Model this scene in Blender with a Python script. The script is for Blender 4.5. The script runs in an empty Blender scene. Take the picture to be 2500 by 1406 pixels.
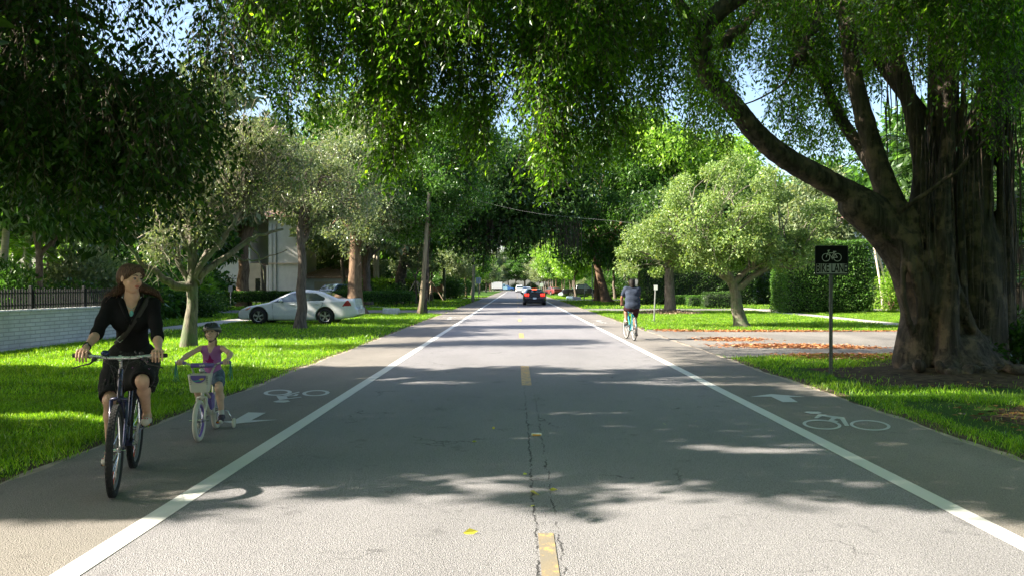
import bpy, math, random
import numpy as np
from mathutils import Vector, Matrix, Euler
R = math.radians
PI = math.pi
SC = bpy.context.scene
COL = SC.collection

# ------------------------------------------------------------------ camera, world, sun, exposure
CAM_H, FPX, HX, HY = 1.6, 2014.0, 1260.0, 698.0      # eye height, focal length and vanishing point in photo pixels
cam_data = bpy.data.cameras.new('camera')
cam = bpy.data.objects.new('camera', cam_data)
COL.objects.link(cam)
SC.camera = cam
cam_data.sensor_width = 36.0
cam_data.lens = 36.0 * FPX / 2500.0
cam_data.clip_start, cam_data.clip_end = 0.05, 3000.0
cam.location = (0, 0, CAM_H)
cam.rotation_euler = (R(90) + math.atan((HY - 703.0) / FPX), 0, math.atan((HX - 1250.0) / FPX))

SUN_ELEV = R(33)
SUN_DIR = Vector((1.0, 0.16, 0.0)).normalized()       # the way the light travels over the ground
COT = 1 / math.tan(SUN_ELEV)
world = bpy.data.worlds.new('World')
SC.world = world
world.use_nodes = True
wn = world.node_tree
wn.nodes.clear()
sky = wn.nodes.new('ShaderNodeTexSky')
sky.sky_type = 'NISHITA'
sky.sun_disc = False
sky.sun_elevation = SUN_ELEV
sky.sun_rotation = math.atan2(-SUN_DIR.x, -SUN_DIR.y)
sky.air_density, sky.dust_density, sky.ozone_density = 1.0, 2.0, 1.6
bgn = wn.nodes.new('ShaderNodeBackground')
bgn.inputs['Strength'].default_value = 0.088
wo = wn.nodes.new('ShaderNodeOutputWorld')
wn.links.new(sky.outputs[0], bgn.inputs[0])
wn.links.new(bgn.outputs[0], wo.inputs[0])

sun_data = bpy.data.lights.new('sun', 'SUN')
sun_data.energy = 5.0
sun_data.angle = R(0.6)
sun_data.color = (1.0, 0.91, 0.75)
sun = bpy.data.objects.new('sun', sun_data)
COL.objects.link(sun)
_d = Vector((SUN_DIR.x * math.cos(SUN_ELEV), SUN_DIR.y * math.cos(SUN_ELEV), -math.sin(SUN_ELEV)))
sun.rotation_euler = _d.to_track_quat('-Z', 'Y').to_euler()
sun.location = (-20, 0, 20)

SC.view_settings.view_transform = 'Standard'
SC.view_settings.look = 'None'
SC.view_settings.exposure = 2.0
SC.view_settings.gamma = 1.0
SC.view_settings.use_curve_mapping = False
SC.cycles.max_bounces = 7
SC.cycles.diffuse_bounces = 3
SC.cycles.glossy_bounces = 3
SC.cycles.transmission_bounces = 4
SC.cycles.transparent_max_bounces = 6
SC.cycles.caustics_reflective = False
SC.cycles.caustics_refractive = False
SC.cycles.use_denoising = True

# ------------------------------------------------------------------ helpers
def G(px, py, z=0.0):
    """Ground point seen at a photo pixel."""
    Y = FPX * (CAM_H - z) / (py - HY)
    return Vector(((px - HX) * Y / FPX, Y, z))

def at(px, py, Y):
    """Point at distance Y seen at a photo pixel."""
    return Vector(((px - HX) * Y / FPX, Y, CAM_H + (HY - py) * Y / FPX))

def tag(o, label=None, cat=None, group=None, kind=None):
    if label: o['label'] = label
    if cat: o['category'] = cat
    if group: o['group'] = group
    if kind: o['kind'] = kind
    return o

def empty(name, loc=(0, 0, 0), rz=0, label=None, cat=None, group=None):
    o = bpy.data.objects.new(name, None)
    COL.objects.link(o)
    o.location = loc
    o.rotation_euler = (0, 0, rz)
    o.empty_display_size = 0.1
    return tag(o, label, cat, group)

def link_mesh(name, me, mat=None, parent=None):
    o = bpy.data.objects.new(name, me)
    COL.objects.link(o)
    if mat is not None:
        me.materials.append(mat)
    if parent is not None:
        o.parent = parent
    return o

def np_mesh(name, V, F, mat=None, parent=None, smooth=False, attr=None, attrs=None):
    """Fast mesh from arrays; F is (n,3) or (n,4)."""
    V = np.asarray(V, dtype=np.float32); F = np.asarray(F, dtype=np.int32)
    me = bpy.data.meshes.new(name)
    n, k = F.shape
    me.vertices.add(len(V)); me.vertices.foreach_set('co', V.ravel())
    me.loops.add(n * k); me.loops.foreach_set('vertex_index', F.ravel())
    me.polygons.add(n)
    me.polygons.foreach_set('loop_start', np.arange(0, n * k, k, dtype=np.int32))
    me.polygons.foreach_set('loop_total', np.full(n, k, dtype=np.int32))
    me.polygons.foreach_set('use_smooth', np.full(n, smooth, dtype=bool))
    if attr is not None:
        a = me.attributes.new('rnd', 'FLOAT', 'FACE')
        a.data.foreach_set('value', np.asarray(attr, dtype=np.float32))
    if attrs:
        for nm, (ty, dom, arr) in attrs.items():
            a = me.attributes.new(nm, ty, dom)
            a.data.foreach_set('color' if 'COLOR' in ty else 'value', np.asarray(arr, dtype=np.float32).ravel())
    me.update(calc_edges=True)
    return link_mesh(name, me, mat, parent)

def frames(P):
    """Stable frames along a polyline."""
    P = np.asarray(P, float)
    T = np.gradient(P, axis=0)
    T /= np.linalg.norm(T, axis=1)[:, None] + 1e-9
    u = np.array([0, 0, 1.0]) if abs(T[0][2]) < 0.9 else np.array([1.0, 0, 0])
    A, B = [], []
    for t in T:
        u = u - t * u.dot(t)
        if np.linalg.norm(u) < 1e-4:
            u = np.cross(t, [0.3, 0.8, 0.1])
        u = u / np.linalg.norm(u)
        A.append(u); B.append(np.cross(t, u))
    return np.array(A), np.array(B)

class MB:
    """Collects shapes that become ONE mesh."""
    def __init__(s): s.v, s.f, s.m, s.cur = [], [], [], 0
    def add(s, V, F):
        o = len(s.v)
        s.v.extend([tuple(map(float, p)) for p in V])
        s.f.extend([tuple(int(i) + o for i in f) for f in F])
        s.m.extend([s.cur] * len(F))
        return s
    def box(s, c, d, rot=None, taper=1.0):
        V = []
        for z in (-.5, .5):
            k = taper if z > 0 else 1
            for x, y in ((-.5, -.5), (.5, -.5), (.5, .5), (-.5, .5)):
                V.append(Vector((x * d[0] * k, y * d[1] * k, z * d[2])))
        if rot is not None:
            M = Euler(rot).to_matrix(); V = [M @ p for p in V]
        V = [p + Vector(c) for p in V]
        return s.add(V, [(3, 2, 1, 0), (4, 5, 6, 7), (0, 1, 5, 4), (1, 2, 6, 5), (2, 3, 7, 6), (3, 0, 4, 7)])
    def rbox(s, c, d, b=0.01, rot=None):
        """Box with chamfered edges."""
        hx, hy, hz = d[0] / 2, d[1] / 2, d[2] / 2
        b = min(b, hx * .9, hy * .9, hz * .9)
        ring = [(hx - b, -hy), (hx, -hy + b), (hx, hy - b), (hx - b, hy), (-hx + b, hy), (-hx, hy - b), (-hx, -hy + b), (-hx + b, -hy)]
        def sc(k): return [(x - math.copysign(min(k, abs(x)), x), y - math.copysign(min(k, abs(y)), y)) for x, y in ring]
        V = []
        for z, k in ((-hz, b), (-hz + b, 0), (hz - b, 0), (hz, b)):
            V += [Vector((x, y, z)) for x, y in sc(k)]
        F = [tuple(reversed(range(8))), tuple(range(24, 32))]
        for l in range(3):
            for i in range(8):
                j = (i + 1) % 8
                F.append((l * 8 + i, l * 8 + j, l * 8 + 8 + j, l * 8 + 8 + i))
        if rot is not None:
            M = Euler(rot).to_matrix(); V = [M @ p for p in V]
        return s.add([p + Vector(c) for p in V], F)
    def tube(s, P, r, n=10, cap=True, closed=False, flat=None):
        P = np.array([tuple(p) for p in P], float)
        k = len(P)
        r = np.full(k, r, float) if np.isscalar(r) else np.asarray(r, float)
        if closed:
            Q = np.vstack([P[-1], P, P[0]])
            T = Q[2:] - Q[:-2]; T /= np.linalg.norm(T, axis=1)[:, None]
            c = P.mean(0); nrm = np.cross(P[0] - c, P[k // 4] - c); nrm /= np.linalg.norm(nrm)
            A = np.tile(nrm, (k, 1)); B = np.cross(T, A)
        else:
            A, B = frames(P)
        an = np.linspace(0, 2 * PI, n, endpoint=False)
        ca, sa = np.cos(an), np.sin(an)
        if flat: sa = sa * flat
        V = (P[:, None, :] + r[:, None, None] * (ca[None, :, None] * A[:, None, :] + sa[None, :, None] * B[:, None, :])).reshape(-1, 3)
        F = []
        for i in range(k if closed else k - 1):
            a, b = i * n, ((i + 1) % k) * n
            for j in range(n):
                q = (j + 1) % n
                F.append((a + j, a + q, b + q, b + j))
        if cap and not closed:
            F.append(tuple(reversed(range(n)))); F.append(tuple(range((k - 1) * n, k * n)))
        return s.add(V, F)
    def cyl(s, a, b, r, n=12, r2=None):
        return s.tube([a, b], [r, r if r2 is None else r2], n)
    def sphere(s, c, r, n=12, m=8, rot=None):
        r = (r, r, r) if np.isscalar(r) else r
        V = [Vector((0, 0, -r[2]))]
        for i in range(1, m):
            t = -PI / 2 + PI * i / m
            for j in range(n):
                a = 2 * PI * j / n
                V.append(Vector((r[0] * math.cos(t) * math.cos(a), r[1] * math.cos(t) * math.sin(a), r[2] * math.sin(t))))
        V.append(Vector((0, 0, r[2])))
        F = []
        for j in range(n): F.append((0, 1 + (j + 1) % n, 1 + j))
        for i in range(m - 2):
            for j in range(n):
                a, b = 1 + i * n, 1 + (i + 1) * n; q = (j + 1) % n
                F.append((a + j, a + q, b + q, b + j))
        L = len(V) - 1; a = 1 + (m - 2) * n
        for j in range(n): F.append((a + j, a + (j + 1) % n, L))
        if rot is not None:
            M = Euler(rot).to_matrix(); V = [M @ p for p in V]
        return s.add([p + Vector(c) for p in V], F)
    def prism(s, poly, h0, h1, plane='xy'):
        """Polygon pulled out from h0 to h1 along the axis left over by plane."""
        def m(u, v, h):
            return {'xy': (u, v, h), 'xz': (u, h, v), 'yz': (h, u, v)}[plane]
        n = len(poly)
        V = [m(u, v, h0) for u, v in poly] + [m(u, v, h1) for u, v in poly]
        F = [tuple(reversed(range(n))), tuple(range(n, 2 * n))] + [(i, (i + 1) % n, n + (i + 1) % n, n + i) for i in range(n)]
        return s.add(V, F)
    def xform(s, M, start=0):
        for i in range(start, len(s.v)):
            s.v[i] = tuple(M @ Vector(s.v[i]))
        return s
    def build(s, name, mat=None, parent=None, smooth=None):
        me = bpy.data.meshes.new(name)
        me.from_pydata(s.v, [], s.f)
        mats = mat if isinstance(mat, (list, tuple)) else [mat]
        for m_ in mats:
            if m_ is not None: me.materials.append(m_)
        me.polygons.foreach_set('material_index', s.m)
        if smooth:
            me.polygons.foreach_set('use_smooth', [True] * len(me.polygons))
            if smooth != 'all':
                me.set_sharp_from_angle(angle=R(smooth if smooth is not True else 40))
        me.validate()
        me.update()
        o = bpy.data.objects.new(name, me)
        COL.objects.link(o)
        if parent is not None: o.parent = parent
        return o

# ------------------------------------------------------------------ materials
MATS = {}
def hexc(h):
    c = [int(h[i:i + 2], 16) / 255 for i in (0, 2, 4)]
    return [x / 12.92 if x <= 0.04045 else ((x + 0.055) / 1.055) ** 2.4 for x in c]

class NT:
    def __init__(s, name):
        s.mat = bpy.data.materials.new(name); s.mat.use_nodes = True
        s.t = s.mat.node_tree; s.t.nodes.clear()
        s.out = s.n('ShaderNodeOutputMaterial')
    def n(s, ty, **kw):
        x = s.t.nodes.new(ty)
        for k, v in kw.items():
            if hasattr(x, k) and not k.startswith('i_'): setattr(x, k, v)
        return x
    def l(s, a, b): s.t.links.new(a, b)
    def val(s, sock, v):
        if hasattr(v, 'is_linked') or hasattr(v, 'links'): s.l(v, sock)
        else:
            if isinstance(v, (list, tuple)) and len(v) == 3 and sock.type == 'RGBA': v = (*v, 1)
            sock.default_value = v
    def noise(s, vec, scale, detail=3, rough=0.5, dist=0.0):
        x = s.n('ShaderNodeTexNoise'); x.inputs['Scale'].default_value = scale
        x.inputs['Detail'].default_value = detail; x.inputs['Roughness'].default_value = rough
        x.inputs['Distortion'].default_value = dist
        if vec is not None: s.l(vec, x.inputs['Vector'])
        return x.outputs['Fac']
    def vor(s, vec, scale, feature='F1', out='Distance'):
        x = s.n('ShaderNodeTexVoronoi'); x.feature = feature; x.inputs['Scale'].default_value = scale
        if vec is not None: s.l(vec, x.inputs['Vector'])
        return x.outputs[out]
    def ramp(s, fac, stops, interp='LINEAR'):
        x = s.n('ShaderNodeValToRGB'); x.color_ramp.interpolation = interp
        e = x.color_ramp.elements
        while len(e) < len(stops): e.new(0.5)
        for i, (p, c) in enumerate(stops):
            e[i].position = p
            e[i].color = (c, c, c, 1) if np.isscalar(c) else (*c[:3], 1)
        s.l(fac, x.inputs[0])
        return x.outputs[0]
    def mix(s, f, a, b, mode='MIX'):
        x = s.n('ShaderNodeMix'); x.data_type = 'RGBA'; x.blend_type = mode
        s.val(x.inputs[0], f); s.val(x.inputs[6], a); s.val(x.inputs[7], b)
        return x.outputs[2]
    def math(s, op, a, b=0.0, c=0.0, clamp=False):
        x = s.n('ShaderNodeMath'); x.operation = op; x.use_clamp = clamp
        s.val(x.inputs[0], a); s.val(x.inputs[1], b); s.val(x.inputs[2], c)
        return x.outputs[0]
    def pos(s): return s.n('ShaderNodeNewGeometry').outputs['Position']
    def obj(s): return s.n('ShaderNodeTexCoord').outputs['Object']
    def xyz(s, v):
        x = s.n('ShaderNodeSeparateXYZ'); s.l(v, x.inputs[0]); return x.outputs
    def scale(s, v, k):
        x = s.n('ShaderNodeMapping'); s.l(v, x.inputs[0]); x.inputs['Scale'].default_value = k; return x.outputs[0]
    def bump(s, h, strength=0.3, dist=0.01):
        x = s.n('ShaderNodeBump'); x.inputs['Strength'].default_value = strength; x.inputs['Distance'].default_value = dist
        s.l(h, x.inputs['Height']); return x.outputs[0]
    def bsdf(s, col, rough=0.6, metal=0.0, spec=0.5, normal=None, coat=0.0, emit=None, estr=0, trans=0.0, alpha=None, sheen=0):
        b = s.n('ShaderNodeBsdfPrincipled')
        s.val(b.inputs['Base Color'], col); s.val(b.inputs['Roughness'], rough); s.val(b.inputs['Metallic'], metal)
        b.inputs['Specular IOR Level'].default_value = spec
        b.inputs['Coat Weight'].default_value = coat; b.inputs['Coat Roughness'].default_value = 0.05
        b.inputs['Transmission Weight'].default_value = trans
        b.inputs['Sheen Weight'].default_value = sheen
        if normal is not None: s.l(normal, b.inputs['Normal'])
        if emit is not None:
            s.val(b.inputs['Emission Color'], emit); b.inputs['Emission Strength'].default_value = estr
        s.l(b.outputs[0], s.out.inputs[0])
        return b.outputs[0]

def plain(name, col, rough=0.5, metal=0.0, var=0.12, scale=8.0, bump=0.0, coat=0.0, spec=0.5, emit=None, estr=0, sheen=0):
    """Solid paint, cloth, metal or plastic with a slight unevenness."""
    if isinstance(col, str): col = hexc(col)
    key = name
    if key in MATS: return MATS[key]
    t = NT(name)
    v = t.obj()
    nz = t.noise(v, scale, 4)
    lo = [c * (1 - var) for c in col]; hi = [min(1, c * (1 + var)) for c in col]
    c = t.ramp(nz, [(0.3, lo), (0.7, hi)])
    rg = t.ramp(t.noise(v, scale * 3, 2), [(0.3, max(0.02, rough - .06)), (0.7, min(1, rough + .06))])
    nm = t.bump(t.noise(v, scale * 12, 2), bump, 0.003) if bump else None
    t.bsdf(c, rg, metal, spec, nm, coat, emit, estr, sheen=sheen)
    MATS[key] = t.mat
    return t.mat

def leafmat(name, c1, c2, c3=None, trans=0.35, gloss=0.06, rough=0.5, tint=(1.0, 1.15, 0.45)):
    """Leaf: colour differs from leaf to leaf; light shines through."""
    if name in MATS: return MATS[name]
    t = NT(name)
    a = t.n('ShaderNodeAttribute'); a.attribute_name = 'rnd'
    stops = [(0.0, c1), (0.75, c2)] + ([(1.0, c3)] if c3 else [])
    col = t.ramp(a.outputs['Fac'], stops)
    big = t.ramp(t.noise(t.pos(), 0.9, 2), [(0.35, 0.75), (0.65, 1.2)])
    col = t.mix(1.0, col, big, 'MULTIPLY')
    d = t.n('ShaderNodeBsdfDiffuse'); t.l(col, d.inputs[0])
    tr = t.n('ShaderNodeBsdfTranslucent')
    t.l(t.mix(1.0, col, (*[x * 1.6 for x in tint], 1), 'MULTIPLY'), tr.inputs[0])
    m1 = t.n('ShaderNodeMixShader'); m1.inputs[0].default_value = trans
    t.l(d.outputs[0], m1.inputs[1]); t.l(tr.outputs[0], m1.inputs[2])
    g = t.n('ShaderNodeBsdfGlossy'); g.inputs['Roughness'].default_value = rough
    g.inputs[0].default_value = (0.9, 0.95, 0.9, 1)
    f = t.n('ShaderNodeFresnel'); f.inputs[0].default_value = 1.4
    m2 = t.n('ShaderNodeMixShader')
    t.l(t.math('MULTIPLY', f.outputs[0], gloss * 3, clamp=True), m2.inputs[0])
    t.l(m1.outputs[0], m2.inputs[1]); t.l(g.outputs[0], m2.inputs[2])
    t.l(m2.outputs[0], t.out.inputs[0])
    MATS[name] = t.mat
    return t.mat

def bark(name, c1, c2, scale=3.0, moss=None, stretch=0.25, bump=0.8, patch=None):
    if name in MATS: return MATS[name]
    t = NT(name)
    p = t.pos()
    v = t.scale(p, (1, 1, stretch))
    a = t.noise(v, scale * 4, 6, 0.65, 0.6)
    col = t.ramp(a, [(0.35, c1), (0.65, c2)])
    if patch:
        col = t.mix(t.ramp(t.noise(p, scale * 1.3, 4, 0.6), [(0.5, 0), (0.62, 1)]), col, patch)
    if moss:
        col = t.mix(t.ramp(t.noise(p, scale * 0.9, 5, 0.7), [(0.45, 0), (0.6, 0.85)]), col, moss)
    t.bsdf(col, 0.85, 0, 0.25, t.bump(t.noise(v, scale * 6, 6, 0.7, 0.8), bump, 0.04))
    MATS[name] = t.mat
    return t.mat
# ------------------------------------------------------------------ smooth solids (signed distance on a grid, surface nets)
class SDF:
    def __init__(s, lo, hi, h):
        s.lo = np.array(lo, float); s.h = h
        s.n = np.ceil((np.array(hi, float) - s.lo) / h).astype(int) + 1
        s.d = np.full(s.n, 0.3 if h < .03 else 3.0, dtype=np.float32)
        s.ax = [s.lo[i] + h * np.arange(s.n[i]) for i in range(3)]
    def block(s, lo, hi):
        i0 = np.clip(((np.array(lo) - s.lo) / s.h).astype(int), 0, s.n - 1)
        i1 = np.clip(((np.array(hi) - s.lo) / s.h).astype(int) + 2, 1, s.n)
        sl = tuple(slice(a, b) for a, b in zip(i0, i1))
        X, Y, Z = np.meshgrid(s.ax[0][sl[0]], s.ax[1][sl[1]], s.ax[2][sl[2]], indexing='ij')
        return sl, X, Y, Z
    def put(s, sl, d, k, op='u'):
        o = s.d[sl]
        if op == 'u':
            h = np.clip(0.5 + 0.5 * (o - d) / k, 0, 1)
            s.d[sl] = o * (1 - h) + d * h - k * h * (1 - h)
        elif op == 's':                               # carve
            h = np.clip(0.5 - 0.5 * (o + d) / k, 0, 1)
            s.d[sl] = o * (1 - h) - d * h + k * h * (1 - h)
        return s
    def cap(s, a, b, ra, rb=None, k=0.02, op='u', sq=None):
        """Tapered capsule. sq=(axis vector, factor) flattens it along an axis."""
        rb = ra if rb is None else rb
        a = np.array(a, float); b = np.array(b, float)
        m = max(ra, rb) * (max(1, 1 / sq[1]) if sq else 1) * 1.05 + k + 3 * s.h
        sl, X, Y, Z = s.block(np.minimum(a, b) - m, np.maximum(a, b) + m)
        if X.size == 0: return s
        ab = b - a; L = ab.dot(ab) + 1e-12
        px, py, pz = X - a[0], Y - a[1], Z - a[2]
        t = np.clip((px * ab[0] + py * ab[1] + pz * ab[2]) / L, 0, 1)
        qx, qy, qz = px - ab[0] * t, py - ab[1] * t, pz - ab[2] * t
        if sq:
            n = np.array(sq[0], float); n /= np.linalg.norm(n)
            w = qx * n[0] + qy * n[1] + qz * n[2]
            g = 1 / sq[1] - 1
            qx, qy, qz = qx + w * n[0] * g, qy + w * n[1] * g, qz + w * n[2] * g
        d = np.sqrt(qx * qx + qy * qy + qz * qz) - (ra + (rb - ra) * t)
        return s.put(sl, d, k, op)
    def path(s, P, r, k=0.02, op='u', sq=None):
        r = [r] * len(P) if np.isscalar(r) else r
        for i in range(len(P) - 1): s.cap(P[i], P[i + 1], r[i], r[i + 1], k, op, sq)
        return s
    def ell(s, c, r, M=None, k=0.02, op='u'):
        """Ellipsoid; M is a 3x3 whose columns are its axes."""
        c = np.array(c, float); r = np.array(r, float)
        m = r.max() + k + 3 * s.h
        sl, X, Y, Z = s.block(c - m, c + m)
        if X.size == 0: return s
        p = np.stack([X - c[0], Y - c[1], Z - c[2]], -1)
        if M is not None: p = p @ np.array(M)
        q = p / r
        k0 = np.linalg.norm(q, axis=-1); k1 = np.linalg.norm(q / r, axis=-1) + 1e-9
        return s.put(sl, k0 * (k0 - 1) / k1, k, op)
    def cutplane(s, p, n, k=0.003):
        """Remove everything on the side the normal points to."""
        X, Y, Z = np.meshgrid(*s.ax, indexing='ij')
        d = -((X - p[0]) * n[0] + (Y - p[1]) * n[1] + (Z - p[2]) * n[2])
        return s.put((slice(None),) * 3, d, k, 's')
    def mesh(s):
        d = s.d; n = d.shape
        ins = d < 0
        idx = np.full((n[0] - 1, n[1] - 1, n[2] - 1), -1, dtype=np.int64)
        c = [ins[i:n[0] - 1 + i, j:n[1] - 1 + j, k:n[2] - 1 + k] for i in (0, 1) for j in (0, 1) for k in (0, 1)]
        cnt = sum(x.astype(np.int8) for x in c)
        cells = np.argwhere((cnt > 0) & (cnt < 8))
        idx[cells[:, 0], cells[:, 1], cells[:, 2]] = np.arange(len(cells))
        acc = np.zeros((len(cells), 3)); num = np.zeros(len(cells))
        cor = [(i, j, k) for i in (0, 1) for j in (0, 1) for k in (0, 1)]
        for a in cor:
            for ax in range(3):
                if a[ax] == 1: continue
                b = list(a); b[ax] = 1
                da = d[cells[:, 0] + a[0], cells[:, 1] + a[1], cells[:, 2] + a[2]]
                db = d[cells[:, 0] + b[0], cells[:, 1] + b[1], cells[:, 2] + b[2]]
                m = (da < 0) != (db < 0)
                t = np.where(m, da / (da - db + 1e-12), 0)
                p = np.array(a)[None] + t[:, None] * np.eye(3)[ax][None]
                acc += np.where(m[:, None], p, 0); num += m
        V = s.lo + s.h * (cells + acc / num[:, None])
        F = []
        for ax in range(3):
            o = [slice(None)] * 3; o2 = [slice(None)] * 3
            o[ax] = slice(0, n[ax] - 1); o2[ax] = slice(1, n[ax])
            A = ins[tuple(o)]; B = ins[tuple(o2)]
            e = np.argwhere(A != B)
            u, v = [i for i in range(3) if i != ax]
            e = e[(e[:, u] > 0) & (e[:, v] > 0) & (e[:, u] < n[u] - 1) & (e[:, v] < n[v] - 1)]
            def gi(du, dv):
                q = e.copy(); q[:, u] += du; q[:, v] += dv
                return idx[q[:, 0], q[:, 1], q[:, 2]]
            q = np.stack([gi(-1, -1), gi(0, -1), gi(0, 0), gi(-1, 0)], 1)
            fl = A[e[:, 0], e[:, 1], e[:, 2]]
            if ax == 1: fl = ~fl
            q[~fl] = q[~fl][:, ::-1]
            F.append(q)
        F = np.vstack(F)
        F = F[(F >= 0).all(1)]
        return V, F
    def build(s, name, mat, parent=None, smooth_it=2, colour=None, split=None):
        V, F = s.mesh()
        V = relax(V, F, smooth_it)
        attrs = None
        if colour is not None:
            C = np.concatenate([colour(V), np.ones((len(V), 1))], 1)
            attrs = {'paint': ('FLOAT_COLOR', 'POINT', C)}
        return np_mesh(name, V, F, mat, parent, True, attrs=attrs)

def relax(V, F, it):
    E = np.vstack([F[:, [i, (i + 1) % F.shape[1]]] for i in range(F.shape[1])])
    cnt = np.bincount(E[:, 0], minlength=len(V)) + np.bincount(E[:, 1], minlength=len(V))
    for q in range(it):
        for lam in (0.5, -0.52):
            S = np.zeros_like(V)
            for k in range(3):
                S[:, k] = np.bincount(E[:, 0], V[E[:, 1], k], len(V)) + np.bincount(E[:, 1], V[E[:, 0], k], len(V))
            V = V + lam * (S / np.maximum(cnt, 1)[:, None] - V)
    return V

def submesh(V, F, mask):
    f = F[mask]
    u, inv = np.unique(f.ravel(), return_inverse=True)
    return V[u], inv.reshape(f.shape)

# ------------------------------------------------------------------ leaves, branches, trees
def unit(a): return a / (np.linalg.norm(a, axis=-1, keepdims=True) + 1e-9)

def leaves(P, A, L, W, rng, droop=0.0):
    """Diamond leaves at P pointing along A."""
    n = len(P)
    A = unit(A)
    N = unit(rng.normal(size=(n, 3)) + [0, 0, 0.9])
    S = unit(np.cross(A, N)); N = np.cross(S, A)
    L = np.broadcast_to(L, n)[:, None]; W = np.broadcast_to(W, n)[:, None]
    mid = P + A * L * 0.45
    tip = P + A * L - N * L * 0.12
    V = np.stack([P, mid + S * W * 0.5, tip, mid - S * W * 0.5], 1).reshape(-1, 3)
    F = np.arange(4 * n).reshape(n, 4)
    return V, F

def leaf_obj(name, P, A, L, W, rng, mat, parent):
    V, F = leaves(P, A, L, W, rng)
    rnd = rng.random(len(P)) ** 1.3
    o = np_mesh(name, V, F, mat, parent, False, attr=rnd)
    return o

def shadow_hit(P):
    return P[:, 0] + P[:, 2] * COT * SUN_DIR.x, P[:, 1] + P[:, 2] * COT * SUN_DIR.y

def strands(rng, tops, lens, step=0.035, leafL=0.07, wander=0.25):
    """Hanging leafy twigs: returns leaf bases, leaf axes and twig polylines."""
    P, A, T = [], [], []
    for top, ln in zip(tops, lens):
        n = max(3, int(ln / step))
        t = np.linspace(0, 1, n)
        d = rng.normal(size=2) * wander * ln
        crv = np.stack([top[0] + d[0] * np.sqrt(t), top[1] + d[1] * np.sqrt(t), top[2] - ln * t ** 1.15], 1)
        T.append(crv[:: max(1, n // 5)])
        side = unit(rng.normal(size=(n, 3)) * [1, 1, .35])
        a = side * 0.75 + np.array([0, 0, -0.75]) + rng.normal(size=(n, 3)) * .15
        P.append(crv + side * (.01 + .10 * rng.random((n, 1)) ** 1.5)); A.append(a)
    return np.vstack(P), np.vstack(A), T

def twig_obj(name, T, r0, mat, parent, n=3):
    """Thin three-sided stems along many polylines, one mesh."""
    Vs, Fs, o = [], [], 0
    an = np.linspace(0, 2 * PI, n, endpoint=False)
    for c in T:
        c = np.asarray(c)
        k = len(c)
        if k < 2: continue
        r = np.linspace(r0, r0 * .35, k)
        off = np.stack([np.cos(an), np.sin(an), np.zeros(n)], 1)
        V = (c[:, None, :] + r[:, None, None] * off[None]).reshape(-1, 3)
        i = np.arange(k - 1)[:, None] * n; j = np.arange(n)[None]
        F = np.stack([i + j, i + (j + 1) % n, i + n + (j + 1) % n, i + n + j], -1).reshape(-1, 4)
        Vs.append(V); Fs.append(F + o); o += len(V)
    return np_mesh(name, np.vstack(Vs), np.vstack(Fs), mat, parent, True)

def limb_path(rng, a, b, k=7, wob=0.12, sag=0.0):
    a = np.array(a, float); b = np.array(b, float)
    t = np.linspace(0, 1, k)[:, None]
    L = np.linalg.norm(b - a)
    w = np.cumsum(rng.normal(size=(k, 3)), 0); w = w - t * w[-1] - (1 - t) * w[0]
    p = a + (b - a) * t + w * wob * L / k
    p[:, 2] += np.sin(t[:, 0] * PI) * sag * L
    return p

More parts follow.
